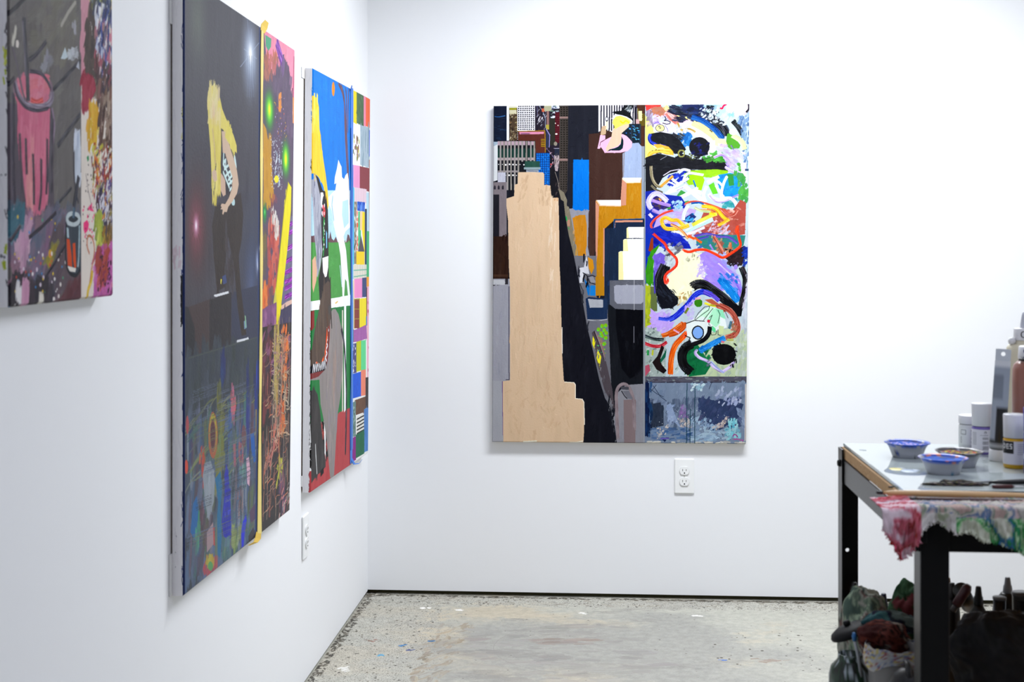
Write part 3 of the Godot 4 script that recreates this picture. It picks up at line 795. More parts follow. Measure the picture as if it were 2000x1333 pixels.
	p.stroke(5917344,5,[601,1189,630,1187],0.08)
	p.poly(1582158,[607,1191,623,1193,616,1202])
	p.dabs([14077888,13156528,14999246],[583,1195,692,1197,901,1199,901,1210,547,1213,547,1202],60,20,6.2,0,8)
	p.dabs([11062488,13952232,8042696],[710,993,757,993,757,1015,710,1015],30,10,6.2,50,50)
	p.dabs([10792656,9082044,12107992],[800,1004,883,1003,883,1065,800,1065],46,15,7.8,60,30)
	p.line(1719372,2.2,[695,993,694,1099,693,1206])
	p.line(1719372,2.2,[707,1084,706,1144,706,1206])
	p.line(1719372,2.2,[723,1004,722,1104,722,1206])
	p.specks([1057850,1587796,793136],701,1084,854,1192,90,1.3)
	p.specks([13162716,15266032],565,1086,872,1174,50,1.1)
	p.stroke(12073620,3.2,[856,1179,861,1172,868,1174,872,1181],0.08)
	p.stroke(11025036,2.8,[858,1190,872,1188,885,1192],0.08)
	p.specks([12073620],890,1188,897,1197,4,1.6)
	p.line(2634826,1.6,[565,1013,590,1031,612,1041])
	p.line(2634826,1.6,[576,1002,601,1040,623,1056])
	p.line(2634826,1.4,[565,1024,587,998])
	p.line(3160142,1.4,[773,1011,782,989])
	p.stroke(12630196,5,[901,992,901,1083,899,1195],0.05)
	p.poly(9080470,[541,440,548,440,546,1217,539,1217])
	p.line(1711142,1.4,[546,0,545,228,544,440])

func paint_stage(p: Painter) -> void:
	p.poly(4671055,[-92,9,1027,-233,1027,1610,-92,1284])
	p.dabs([5000020,4342090,5262936,4013126],[7,88,565,-10,565,678,7,655],150,90,26,86,8)
	p.soft(6976616,83,75,106,135,0.55)
	p.soft(3947076,284,364,257,224,0.5)
	p.soft(5912120,83,492,129,177,0.75)
	p.soft(3818848,519,579,206,254,0.8)
	p.soft(8030888,491,87,103,132,0.55)
	p.line(9214128,1.6,[491,81,550,84])
	p.line(9214128,1.6,[491,81,516,99])
	p.line(9214128,1.6,[491,81,521,168])
	p.line(9214128,1.6,[491,81,480,141])
	p.line(9214128,1.6,[491,81,470,109])
	p.line(9214128,1.6,[491,81,405,124])
	p.line(9214128,1.6,[491,81,435,78])
	p.line(9214128,1.6,[491,81,467,63])
	p.line(9214128,1.6,[491,81,462,-5])
	p.line(9214128,1.6,[491,81,503,20])
	p.line(9214128,1.6,[491,81,513,52])
	p.line(9214128,1.6,[491,81,583,36])
	p.soft(9872574,491,89,112,144,0.75)
	p.soft(13161704,491,81,65,72,0.9)
	p.soft(16777215,491,80,27,34,1.0)
	p.line(7239822,2.4,[469,90,462,186])
	p.line(7239822,2.4,[482,88,480,184])
	p.line(7239822,2.4,[500,85,503,181])
	p.line(7239822,2.4,[514,83,521,179])
	p.soft(8143952,76,497,84,114,0.7)
	p.soft(9063004,76,492,62,73,0.7)
	p.soft(14194876,76,492,27,35,0.95)
	p.soft(16773370,76,492,12,16,1)
	p.line(5914692,2,[97,494,135,498])
	p.line(5914692,2,[91,510,120,544])
	p.line(5914692,2,[81,518,88,568])
	p.line(5914692,2,[68,517,53,563])
	p.line(5914692,2,[59,506,27,531])
	p.line(5914692,2,[56,490,20,485])
	p.line(5914692,2,[61,474,34,442])
	p.line(5914692,2,[72,466,64,416])
	p.line(5914692,2,[84,467,99,419])
	p.line(5914692,2,[94,478,127,451])
	p.soft(11057372,556,569,29,49,0.8)
	p.soft(16777215,561,579,10,17,1)
	p.soft(14476532,575,536,10,15,0.9)
	p.soft(5925524,496,627,84,144,0.4)
	p.poly(3488592,[333,636,575,624,575,752,333,752])
	p.poly(2500654,[0,653,26,656,66,699,73,755,0,756])
	p.poly(4470842,[26,656,171,645,171,754,73,755,66,699])
	p.poly(3288107,[211,447,269,441,408,410,429,460,416,519,391,554,408,625,451,720,455,737,416,737,382,670,353,577,312,520,288,487,277,554,284,622,223,631,197,554,186,489])
	p.dabs([3813936,2893350,3682352],[208,456,391,450,391,624,208,620],50,60,16,86,6)
	p.poly(2960433,[167,647,333,635,328,752,167,756])
	p.dabs([3420984,2631468],[175,651,324,657,324,754,175,744],24,50,16,88,5)
	p.poly(3820152,[261,599,288,595,296,613,269,617])
	p.poly(14209096,[249,604,259,605,253,616,248,614])
	p.poly(14869994,[200,637,308,632,312,637,215,642,200,640])
	p.poly(14212322,[370,745,473,744,478,749,399,754,370,750])
	p.poly(6982312,[434,705,455,702,460,721,438,724])
	p.poly(9091216,[442,691,451,694,455,721,447,720])
	p.dabs([1973282,2499626],[246,285,292,287,349,326,391,394,357,440,253,444,246,367],26,40,14,86,8)
	p.line(13625576,6,[273,327,269,354,288,364,288,344,273,351])
	p.line(13625574,5,[277,365,312,353])
	p.line(13625574,5,[288,379,324,366,333,379])
	p.line(13625574,5,[308,387,341,374])
	p.line(13625574,5,[312,396,345,385,341,401])
	p.line(13625574,5,[320,409,333,402])
	p.line(13625574,5,[269,372,316,403])
	p.line(13625574,5,[284,360,333,393])
	p.line(13954284,8,[357,332,365,345,370,356])
	p.poly(12114140,[361,434,360,436,359,439,355,441,352,442,347,442,343,442,339,441,336,439,334,437,333,435,334,432,336,430,339,428,343,427,347,426,352,426,355,427,359,429,360,431])
	p.poly(13809310,[257,284,277,282,292,287,324,316,349,335,378,363,392,392,378,413,341,433,308,446,296,458,277,458,269,465,261,463,265,454,246,454,257,449,249,446,257,441,284,441,312,426,337,404,341,379,308,353,284,330,265,330])
	p.poly(13676698,[246,373,269,381,284,389,288,420,269,425,249,413])
	p.poly(14733416,[193,192,211,192,230,201,246,215,261,235,288,252,320,269,349,284,374,305,376,323,357,318,345,326,324,312,308,302,292,289,269,280,252,278,253,311,248,366,249,399,249,428,238,418,230,429,223,414,219,355,208,325,200,350,186,362,193,415,200,435,189,448,184,394,175,328,160,276,153,231,167,204])
	p.dabs([14471080,14865584,14206104],[160,203,246,192,246,267,160,276],40,40,16,82,8)
	p.dabs([15128688,14206544,15523720,13482056],[178,285,246,278,246,422,193,435,182,338],40,60,12,88,5)
	p.dabs([14208080,14997608],[269,256,316,271,374,319,333,315,284,288],26,30,12,70,10)
	p.soft(14465180,197,252,22,37,0.6)
	p.stroke(13152378,8,[189,284,204,326,208,358],0.08)
	p.poly(13940896,[186,377,204,369,219,375,223,392,208,397,189,390])
	p.poly(3752524,[-92,756,575,748,575,1257,0,1241,-92,1216])
	p.dabs([3423302,4608090,3028030,4147800,5265514,3818552],[7,746,565,788,565,948,7,878],120,90,28,86,10)
	p.dabs([4872822,5532296,4148322,5925504,4610154,6584474],[7,878,565,948,565,1316,7,1182],170,80,28,82,14)
	p.dabs([5926548,6979748,4873860],[7,1151,565,1169,565,1242,7,1222],60,60,26,86,12)
	p.line(4739150,2.5,[26,758,208,755,565,749])
	p.dabs([4156042,6978106,8014420,4885104,6969968,2902682,9082016,5917272,4876954],[20,900,556,898,556,1228,20,1205],190,110,16,86,6)
	p.dabs([8030794,5925504,9079386,3951196],[20,859,556,861,556,1044,20,1022],70,120,5,14,4)
	p.dabs([2570378,1846394],[460,816,478,813,482,1009,464,983],16,70,20,88,4)
	p.dabs([2374320,1846394],[523,821,565,820,565,923,532,919],14,70,20,88,4)
	p.dabs([2574986,1846394],[246,775,277,778,284,823,253,822],8,70,20,88,4)
	p.dabs([8027188,9210940,7106096],[227,840,257,840,277,945,269,1000,223,1047,186,1062,208,990],40,60,18,84,8)
	p.poly(11032636,[227,938,225,954,220,967,213,977,203,983,193,984,183,980,173,971,166,959,161,945,160,929,161,914,166,901,173,891,183,885,193,884,203,888,213,896,220,908,225,923])
	p.poly(11050044,[221,933,219,946,215,957,209,966,201,971,193,972,184,968,177,961,171,951,167,939,166,926,167,913,171,902,177,893,184,888,193,887,201,890,209,897,215,907,219,920])
	p.poly(9064520,[214,939,213,950,210,959,204,967,198,971,191,971,184,969,179,963,173,954,171,944,169,933,171,922,173,912,179,905,184,901,191,900,198,903,204,908,210,917,213,927])
	p.poly(5518396,[209,936,208,944,205,952,201,958,197,961,191,962,186,960,181,955,178,948,175,940,175,931,175,923,178,915,181,909,186,906,191,905,197,907,201,912,205,919,208,927])
	p.dabs([12599344,13652028],[97,947,121,951,135,968,131,1031,121,1019,114,976,93,968],16,26,12,84,10)
	p.poly(13650484,[24,974,23,978,22,982,19,985,16,986,13,986,10,985,7,983,5,979,3,975,3,970,3,966,5,962,7,960,10,958,13,958,16,959,19,962,22,965,23,969])
	p.poly(11029072,[29,891,29,897,27,902,25,905,23,908,20,908,17,907,14,904,12,899,10,894,10,888,10,883,12,878,14,874,17,872,20,871,23,873,25,876,27,880,29,885])
	p.dabs([12083324,13136008,13654104],[324,850,349,843,370,891,357,924,333,912],18,30,14,86,10)
	p.dabs([4876890,5929568],[341,931,374,947,370,992,345,984],12,30,12,86,8)
	p.dabs([13127760,11553364],[391,984,434,981,434,1032,399,1036],14,24,10,84,12)
	p.poly(6965842,[454,972,453,980,450,986,445,992,440,994,434,995,427,993,422,988,418,982,415,974,414,966,415,958,418,952,422,946,427,944,434,943,440,945,445,950,450,956,453,964])
	p.dabs([5937784,6858888],[391,1042,442,1041,451,1087,408,1091],14,26,12,84,10)
	p.poly(13936828,[455,1024,478,1023,491,1058,482,1093,464,1083])
	p.poly(10115690,[345,975,365,976,370,1027,353,1027])
	p.dabs([9067096,11037276],[378,1086,425,1083,425,1141,391,1139],12,24,10,86,10)
	p.poly(1727144,[491,974,523,974,542,1042,523,1045,500,1012])
	p.poly(9075280,[537,920,556,920,556,1020,542,1018])
	p.poly(1714344,[292,1009,308,1028,320,1076,328,1123,333,1180,308,1182,273,1165,257,1131,265,1110,281,1071,277,1034])
	p.line(3819720,10,[273,1123,296,1119,324,1122])
	p.dabs([2372788,1318544],[277,1046,320,1064,328,1168,269,1156],20,40,14,86,6)
	p.poly(2771558,[284,969,292,965,300,1010,284,1008])
	p.poly(1993364,[208,1029,249,1019,261,1054,249,1096,257,1164,246,1206,227,1197,223,1113,230,1082])
	p.poly(1729184,[56,1054,79,1041,93,1077,86,1117,66,1130,39,1107])
	p.dabs([4168308,5810296],[79,1081,100,1078,104,1115,86,1149,69,1147],16,30,14,86,10)
	p.dabs([6046800,6967388,4864068],[107,1069,142,1103,193,1085,204,1142,178,1169,142,1172,121,1177,86,1201,73,1193,107,1132],30,40,18,80,12)
	p.poly(9082014,[121,1008,135,1064,160,1105,200,1076,208,1029,178,986,135,984])
	p.dabs([10003116,8161426,9212060],[128,1010,200,1022,178,1093,156,1089],22,36,14,84,8)
	p.poly(10520718,[149,1131,193,1118,204,1164,149,1173])
	p.poly(11553354,[193,1131,204,1131,208,1171,197,1169])
	p.dabs([12601936,12074056],[124,1185,223,1196,223,1216,171,1228,128,1217],18,24,18,70,20)
	p.dabs([12623924,12103744],[142,1184,208,1193,200,1206,149,1203],12,20,16,70,20)
	p.poly(5937760,[193,1211,192,1214,189,1216,185,1217,180,1218,175,1217,169,1215,164,1212,160,1209,157,1206,156,1203,157,1200,160,1198,164,1197,169,1196,175,1197,180,1199,185,1202,189,1205,192,1208])
	p.dabs([4160112,5933692],[261,1176,324,1179,333,1219,269,1222],16,30,20,80,20)
	p.dabs([9083472,10135648],[337,1163,399,1160,408,1213,341,1207],16,30,20,80,15)
	p.poly(1715408,[425,1165,451,1154,460,1167,442,1192,434,1221,416,1222,412,1186])
	p.poly(3421246,[473,1208,514,1195,537,1212,528,1229,478,1228])
	p.poly(5587036,[482,1153,542,1140,546,1177,496,1184])
	p.scrape(4871788,[253,1129,421,1142])
	p.scrape(4871788,[284,872,532,871])
	p.scrape(6976596,[320,1183,416,1194])
	p.scrape(2896958,[182,899,328,898])
	p.scrape(6713482,[43,880,182,879])
	p.scrape(2896958,[249,1048,500,1060])
	p.scrape(4871788,[277,1115,460,1128])
	p.scrape(6976596,[59,912,246,913])
	p.scrape(6976596,[328,912,438,913])
	p.scrape(6976596,[128,970,227,972])
	p.scrape(6713482,[146,1011,333,1019])
	p.scrape(7897178,[186,975,455,983])
	p.scrape(6713482,[219,989,434,995])
	p.scrape(6713482,[230,911,451,913])
	p.scrape(6713482,[234,857,451,854])
	p.scrape(6713482,[16,1122,215,1139])
	p.scrape(7897178,[160,939,316,942])
	p.scrape(4871788,[273,1014,565,1026])
	p.scrape(6713482,[223,883,365,881])
	p.scrape(2896958,[265,1069,455,1081])
	p.scrape(6713482,[230,1146,469,1167])
	p.scrape(7897178,[230,877,442,877])
	p.scrape(7897178,[56,1127,128,1133])
	p.scrape(6976596,[320,1172,609,1200])
	p.scrape(6713482,[284,1086,403,1094])
	p.scrape(6713482,[312,966,589,973])
	p.scrape(2896958,[73,1059,182,1066])
	p.scrape(6713482,[234,1054,519,1070])
	p.scrape(6713482,[53,839,230,836])
	p.scrape(4871788,[117,998,353,1007])
	p.poly(1977436,[-31,-5,5,-12,5,756,6,1237,-31,1232])
	p.poly(2636394,[570,-23,582,-26,565,800,546,1253,528,1253,556,800])
	p.poly(6048866,[584,-26,1027,-106,1027,752,584,728])
	p.poly(15240358,[609,-18,1027,-22,1027,91,907,109,918,187,889,95,849,25,740,52,688,67,638,65])
	p.dabs([15768752,14711960,14186640],[638,10,930,-39,930,49,638,90],40,30,20,60,40)
	p.poly(4890746,[628,14,688,14,683,35,658,49,633,40])
	p.dabs([12873804,13663324,11558984,11033160],[609,52,668,58,740,42,762,70,678,110,609,119],60,26,18,75,30)
	p.stroke(8141474,34,[740,11,767,32,805,58,810,79],0.2)
	p.dabs([5917282,6968946,4865620,7626876],[719,91,849,52,907,79,912,283,783,292,719,169],90,50,26,80,15)
	p.dabs([15240244,15767616],[767,142,789,142,789,179,762,182],10,26,14,88,6)
	p.stroke(15240264,16,[924,131,924,200],0.1)
	p.stroke(12606074,20,[936,20,930,76,924,131],0.1)
	p.soft(2914868,668,193,78,84,0.9)
	p.soft(6087740,668,193,57,61,1)
	p.soft(12906544,668,192,31,36,1)
	p.soft(16314384,668,191,16,22,1)
	p.soft(2914868,838,302,74,85,0.8)
	p.soft(6087740,838,302,55,61,1)
	p.soft(14217256,838,302,28,37,1)
	p.soft(16313872,838,304,17,23,1)
	p.poly(12881962,[609,231,638,243,668,289,694,338,719,416,658,431,613,418])
	p.dabs([13408812,12092448,13934656],[613,268,688,261,688,422,613,425],34,44,18,86,8)
	p.soft(1743420,623,450,30,38,1)
	p.soft(7004272,623,447,10,11,1)
	p.dabs([9206324,6971448],[604,499,638,492,643,580,604,604],14,40,18,88,6)
	p.specks([15266032,13163752,16316664,14215408],678,252,805,386,120,2)
	p.dabs([14214378,11585748,9085104],[688,300,783,279,805,370,740,376],26,14,7,70,40)
	p.specks([15777824,14704672,13676784],719,143,849,261,36,2.2)
	p.poly(15786016,[764,359,763,362,759,365,754,367,748,369,740,370,733,370,727,369,721,367,718,365,717,362,718,359,721,356,727,354,733,352,740,351,748,351,754,352,759,354,763,356])
	p.dabs([14177348,14705744,13124664,15235164],[648,467,699,458,767,490,762,555,740,633,709,645,658,605],80,40,18,84,10)
	p.dabs([13157564,14736596,11577504],[683,440,725,431,762,477,762,511,730,516],30,26,14,80,14)
	p.dabs([8010314,10111568],[668,403,740,405,740,441,678,453],16,20,14,70,30)
	p.dabs([15628328,15762492,14703136],[599,624,648,638,643,681,599,684],18,36,16,88,8)
	p.dabs([9194032,10508344],[658,605,719,632,688,682,648,668],16,30,16,86,8)
	p.poly(6840958,[805,463,924,446,918,678,794,679,772,633])
	p.dabs([7893648,5788272,8682656],[805,463,918,460,918,678,805,674],50,16,12,0,50)
	p.stroke(9183396,12,[827,481,866,474,924,466],0.15)
	p.stroke(9183396,12,[827,502,866,496,924,488],0.15)
	p.stroke(9183396,12,[827,539,866,534,924,526],0.15)
	p.stroke(9183396,12,[827,571,866,566,924,559],0.15)
	p.stroke(9183396,12,[827,600,866,595,924,589],0.15)
	p.stroke(9183396,12,[827,624,866,620,924,614],0.15)
	p.stroke(9183396,12,[827,640,866,636,924,630],0.15)
	p.stroke(9183396,12,[827,663,866,659,924,654],0.15)
	p.poly(14464164,[783,684,849,675,918,670,912,686,794,695])
	p.poly(15522826,[866,361,901,373,895,436,855,542,805,647,778,706,740,739,704,734,714,683,762,581,805,476,838,402])
	p.dabs([14733320,16049180,14206988],[849,394,883,406,838,542,783,673,730,723,730,684,772,581],34,60,12,-84,4)
	p.line(11050016,5,[866,363,827,422,772,555,719,671])
	p.poly(13156432,[704,683,730,632,746,685,725,741,699,729])
	p.poly(8014456,[584,686,740,672,740,749,584,740])
	p.dabs([9067144,6961770,11038872],[599,684,730,689,730,746,599,738],26,30,16,70,20)
	p.poly(3814996,[783,694,918,681,912,746,783,739])
	p.dabs([4867172,2893892],[794,692,907,697,907,746,794,739],20,30,16,80,15)
	p.poly(2762023,[584,728,1027,732,1027,1343,565,1267])
	p.dabs([3353646,2367266,3945012,2892336],[599,741,895,758,895,1246,599,1188],150,70,26,80,14)
	p.dabs([6958132,8665664,5776942],[604,729,688,728,678,911,599,952],40,60,20,84,8)
	p.dabs([8014440,6044248,9721980],[609,729,883,744,883,852,609,829],36,50,16,20,30)
	p.dabs([15627300,15763512,14703644],[789,739,872,744,866,824,849,903,827,1007,783,1014,794,845],66,24,14,60,40)
	p.dabs([12100660,13154380,9075760],[719,735,772,738,772,843,740,918,719,890],36,70,10,86,5)
	p.dabs([11049088,13153432,8942692],[709,760,872,757,861,1038,688,1027],110,60,4,-12,8)
	p.dabs([11575432,9469032],[709,760,872,757,861,1038,688,1027],80,90,4,86,6)
	p.dabs([13130316,14711904,11029072],[699,939,783,922,794,1029,688,1065],26,30,10,70,20)
	p.dabs([12105780,13420608],[740,1073,794,1068,805,1123,740,1138],16,26,12,60,20)
	p.dabs([6965880,5257824],[772,1117,827,1113,827,1206,772,1209],20,40,18,80,15)
	p.dabs([14710848,13134424,12099720,9071216,13666408],[609,779,883,758,866,1200,609,1190],130,70,3.4,84,6)
	p.dabs([12097656,9465952,13138008],[609,779,883,758,866,1200,609,1190],90,60,3,10,8)
	p.dabs([13156536,11051160,14717072],[794,1161,889,1151,889,1232,740,1242],26,22,7,40,30)
	p.dabs([13668480,12609624],[618,1029,740,1021,688,1078,609,1090],20,30,8,50,20)

func paint_rider(p: Painter) -> void:
	p.poly(1013976,[-45,-13,606,-113,606,425,-45,445])
	p.dabs([1474784,683724,2001126,816338],[34,48,588,-27,588,376,34,399],110,40,26,10,40)
	p.poly(12115696,[-45,376,606,345,606,510,-45,516])
	p.dabs([12904182,11064554],[34,378,588,352,588,490,34,498],40,60,30,0,15)
	p.poly(6965842,[-45,508,47,501,75,512,116,512,202,508,254,507,269,485,292,507,323,513,354,500,386,518,435,511,519,517,544,490,571,493,606,520,606,543,-45,545])
	p.poly(5020232,[-45,522,606,516,606,728,-45,711])
	p.dabs([5547086,4492866,5941334],[34,527,588,523,588,697,34,679],50,60,30,0,15)
	p.poly(2062908,[-45,702,606,718,606,1085,-45,1032])
	p.dabs([2391874,1732150],[232,721,588,736,588,1063,232,1021],40,70,26,86,8)
	p.poly(12076104,[-45,1275,-45,1168,232,1175,323,1079,402,1051,606,1058,606,1253])
	p.dabs([12865104,11025474,12341320],[34,1012,588,1080,588,1297,34,1202],60,50,26,60,30)
	p.poly(15764508,[338,45,337,52,333,58,328,64,322,68,315,70,308,69,302,67,297,63,294,57,293,51,294,44,297,37,302,32,308,28,315,26,322,26,328,28,333,33,337,38])
	p.stroke(7096920,14,[386,17,451,37,493,75,510,132,527,229,553,311,579,393],0.08)
	p.stroke(7096920,12,[435,18,485,53,510,116,536,196],0.08)
	p.stroke(7096920,12,[510,14,527,64,527,163,553,261,588,459],0.08)
	p.stroke(7096920,10,[562,14,553,78,544,162],0.08)
	p.stroke(7096920,14,[493,68,502,166,536,278,588,443],0.08)
	p.poly(16185596,[394,259,419,270,443,278,451,310,485,315,510,300,544,291,562,313,579,393,597,453,588,466,510,481,476,498,519,543,553,626,588,694,553,696,527,643,502,634,485,694,460,693,451,641,427,560,394,518,354,493,323,465,292,422,262,408,232,409,224,388,308,365,346,357,362,334,331,339,339,317,370,289])
	p.poly(12378868,[460,387,553,377,562,453,485,472,451,430])
	p.line(9093340,8,[308,378,292,404,323,450])
	p.line(13165810,7,[419,592,451,657])
	p.poly(11119545,[21,344,61,331,95,340,130,380,159,454,156,544,130,589,88,622,61,609,75,559,47,501,27,413])
	p.dabs([12895952,9211550,6974592],[34,340,102,339,159,469,130,583,75,604,61,442],50,60,12,84,6)
	p.poly(2762280,[41,322,102,333,159,366,202,367,232,400,242,483,244,544,247,621,269,640,262,715,123,715,102,626,144,575,166,529,166,454,123,380,75,335])
	p.poly(15922422,[130,374,166,372,188,395,188,423,159,433,137,409])
	p.poly(2762280,[215,468,213,495,208,520,200,540,189,552,177,557,166,552,155,540,147,521,142,496,140,469,142,442,147,418,155,398,166,385,177,381,189,384,200,396,208,416,213,440])
	p.poly(13382708,[166,411,188,407,202,431,188,447,173,444])
	p.specks([15790324,14704752],152,409,188,444,12,5)
	p.stroke(2531396,9,[180,444,173,484,177,529,169,560],0.12)
	p.specks([5951584,14742752],166,454,188,544,14,4)
	p.poly(8044776,[207,483,224,492,224,535,210,538])
	p.poly(16316666,[156,566,242,560,239,594,217,621,195,624,166,608])
	p.poly(14725264,[21,571,61,559,82,601,75,630,34,665,21,647])
	p.poly(16317180,[-45,688,269,690,606,688,606,723,-45,714])
	p.poly(16317180,[485,714,519,712,519,1055,485,1061])
	p.poly(15260880,[451,732,468,733,468,1052,451,1057])
	p.poly(15253600,[339,705,386,700,386,704,354,709])
	p.poly(16042034,[21,102,54,101,88,106,109,127,116,186,137,229,173,278,202,315,232,363,247,408,232,421,210,376,159,348,102,330,47,322,21,326])
	p.dabs([14725152,16572512,14198816,16308304],[34,165,102,173,188,301,232,390,102,327,34,311],50,60,8,-82,6)
	p.dabs([16310360,16575104],[34,109,102,101,102,187,34,194],20,40,20,88,5)
	p.poly(9055276,[-6,718,47,715,47,765,-6,776])
	p.poly(9406341,[269,734,308,723,346,724,394,742,435,780,460,820,465,886,451,949,427,1004,386,1049,362,1116,339,1192,323,1246,269,1233,247,1185,217,1111,173,1044,130,994,116,921,7,913,7,899,159,901,217,866,254,776])
	p.dabs([10261650,8682620,11050136,10521732,9209504],[277,746,386,752,435,883,386,1023,323,1189,277,1182,232,1083,188,955,232,867],110,80,14,86,5)
	p.dabs([12098696,11044984],[308,858,354,861,339,1034,308,1030],18,80,12,88,3)
	p.poly(8138286,[-6,857,75,858,159,846,217,774,239,735,269,737,262,808,232,876,195,898,102,911,-6,909])
	p.poly(1315868,[7,867,102,866,188,861,217,884,188,900,7,893])
	p.line(15263982,6,[27,891,39,865,50,891])
	p.line(15263982,6,[51,891,63,865,75,892])
	p.line(15263982,6,[76,891,88,865,99,892])
	p.line(15263982,6,[101,892,113,865,125,892])
	p.line(15263982,6,[126,892,138,865,150,893])
	p.line(15263982,6,[152,893,164,865,176,893])
	p.line(15263982,6,[177,893,190,865,202,894])
	p.line(15263982,6,[247,763,224,773,247,785])
	p.line(15263982,6,[240,786,218,796,239,808])
	p.line(15263982,6,[233,809,211,818,232,830])
	p.line(15263982,6,[227,831,204,841,224,853])
	p.line(15263982,6,[220,854,198,863,217,875])
	p.stroke(15619096,16,[68,862,144,863,188,855,210,817,232,775,247,742],0.08)
	p.poly(11027524,[88,859,159,849,210,789,232,744,188,773,102,842])
	p.poly(5588541,[188,645,239,634,277,647,284,747,254,770,217,774,188,849,130,877,75,864,7,873,7,835,47,779,116,709])
	p.dabs([6969420,4470575,7626831,4996662],[188,651,269,653,262,761,188,833,102,863,34,852,116,724],70,90,10,-82,5)
	p.line(3813420,10,[269,630,277,715,292,778])
	p.poly(4867652,[281,725,281,730,278,734,273,737,268,739,262,739,256,738,250,736,246,732,243,728,242,723,243,718,246,714,250,711,256,709,262,708,268,709,273,712,278,715,281,720])
	p.poly(3881273,[7,942,54,944,88,960,123,1008,152,1087,202,1170,202,1189,144,1194,75,1195,7,1205])
	p.dabs([2894378,5262410,4472896],[21,953,88,967,144,1086,188,1168,61,1187],40,60,18,84,8)
	p.stroke(14737632,7,[61,1101,68,1135,82,1190],0.08)
	p.stroke(1315862,18,[173,1193,130,1198],0.08)
	p.dabs([2235936],[1,936,27,945,27,1187,1,1191],20,26,10,84,8)
	p.stroke(1973800,20,[435,786,476,828,502,888,522,989,519,1088,510,1169,502,1200],0.2)
	p.stroke(3158076,12,[451,787,493,871,527,990,510,1120],0.2)
	p.poly(16053490,[606,-46,1146,-120,1146,1374,606,1284])
	p.poly(16177680,[624,6,706,4,706,118,624,117])
	p.poly(4876872,[702,6,840,2,840,112,702,113])
	p.dabs([3824188,6061144,6982248],[715,18,830,5,830,107,715,119],30,40,12,-25,10)
	p.poly(15764652,[834,4,880,3,880,110,834,110])
	p.poly(16017468,[874,3,1036,-3,1036,104,874,107])
	p.poly(11058378,[763,114,952,106,952,247,763,250])
	p.dabs([9086132,12636378,8165544],[772,127,931,112,931,239,772,249],36,50,22,80,10)
	p.poly(16316664,[624,121,768,115,768,256,624,258])
	p.specks([6974016,12632128,9067082],642,156,753,233,26,9)
	p.poly(1855696,[941,115,1036,107,1036,203,941,209])
	p.poly(9325628,[937,220,1036,215,1036,710,937,705])
	p.poly(15768780,[624,259,763,254,763,330,624,334])
	p.poly(9190468,[759,255,941,250,941,333,759,336])
	p.poly(15388892,[651,332,890,327,890,377,651,380])
	p.line(13674684,4,[669,338,669,383])
	p.line(13674684,4,[700,337,700,381])
	p.line(13674684,4,[730,335,730,380])
	p.line(13674684,4,[762,334,762,379])
	p.line(13674684,4,[793,332,793,378])
	p.line(13674684,4,[826,330,826,376])
	p.line(13674684,4,[858,329,858,375])
	p.poly(5032170,[606,335,660,332,660,637,606,636])
	p.poly(12377322,[884,338,939,337,939,474,884,474])
	p.poly(9405556,[656,380,706,378,706,588,656,587])
	p.specks([5918788,13156532,15262940],660,386,697,581,26,8)
	p.poly(16051428,[697,406,734,404,734,550,697,550])
	p.specks([15224872],706,412,725,543,16,7)
	p.poly(1069252,[712,377,860,374,860,406,712,408])
	p.specks([5935336],734,383,850,404,8,10)
	p.poly(5423748,[730,410,782,408,782,543,730,543])
	p.poly(15914148,[763,409,830,406,830,472,763,473])
	p.poly(16310292,[811,409,860,409,860,546,840,546,801,472])
	p.poly(5787736,[782,490,850,546,725,548])
	p.poly(2899036,[854,397,896,396,896,597,854,596])
	p.poly(4371572,[890,474,941,473,941,637,890,636])
	p.poly(16032820,[890,634,941,635,941,676,890,675])
	p.poly(16307228,[697,545,850,546,850,594,697,591])
	p.poly(14868176,[642,589,890,591,890,641,642,636])
	p.line(11577488,3,[669,593,669,639])
	p.line(11577488,3,[715,593,715,640])
	p.line(11577488,3,[763,593,763,640])
	p.line(11577488,3,[811,594,811,641])
	p.line(11577488,3,[860,594,860,642])
	p.line(8042656,4,[651,609,890,609])
	p.line(8042656,4,[651,630,890,627])
	p.poly(15897804,[656,637,811,637,811,704,656,701])
	p.poly(3951740,[805,636,890,636,890,704,805,703])
	p.poly(6041640,[884,671,915,672,915,780,884,779])
	p.poly(15785144,[615,641,660,642,660,809,615,806])
	p.poly(16179748,[753,706,886,708,886,809,753,804])
	p.poly(11052096,[656,703,759,705,759,806,656,802])
	p.poly(9059384,[664,707,706,707,706,738,664,737])
	p.poly(9059384,[706,741,749,742,749,773,706,772])
	p.poly(9059384,[664,772,706,773,706,804,664,802])
	p.poly(9059384,[706,708,749,709,749,740,706,739])
	p.poly(9059384,[664,739,706,740,706,771,664,770])
	p.poly(9059384,[706,774,749,775,749,806,706,805])
	p.poly(11035306,[624,807,734,806,890,801,900,851,734,850,624,847])
	p.dabs([10113692,12089530],[642,804,880,818,880,854,642,838],30,12,6,40,60)
	p.poly(2654408,[880,771,911,773,911,805,880,804])
	p.poly(4164176,[615,803,647,805,647,845,615,843])
	p.poly(15904966,[900,668,1036,669,1036,998,900,988])
	p.specks([13121616,12070992],911,679,962,986,20,6)
	p.poly(4999810,[624,851,702,853,702,953,624,949])
	p.specks([15263988],633,858,697,948,16,5)
	p.poly(13159440,[697,849,788,850,788,953,697,950])
	p.poly(6478996,[782,851,876,854,876,957,782,952])
	p.poly(1858780,[606,950,791,957,791,1041,606,1031])
	p.dabs([3174632,1331396],[624,955,772,969,772,1032,624,1016],18,20,12,30,30)
	p.poly(16026738,[782,952,876,957,876,1047,782,1040])
	p.poly(3945012,[870,985,1036,995,1036,1106,870,1092])
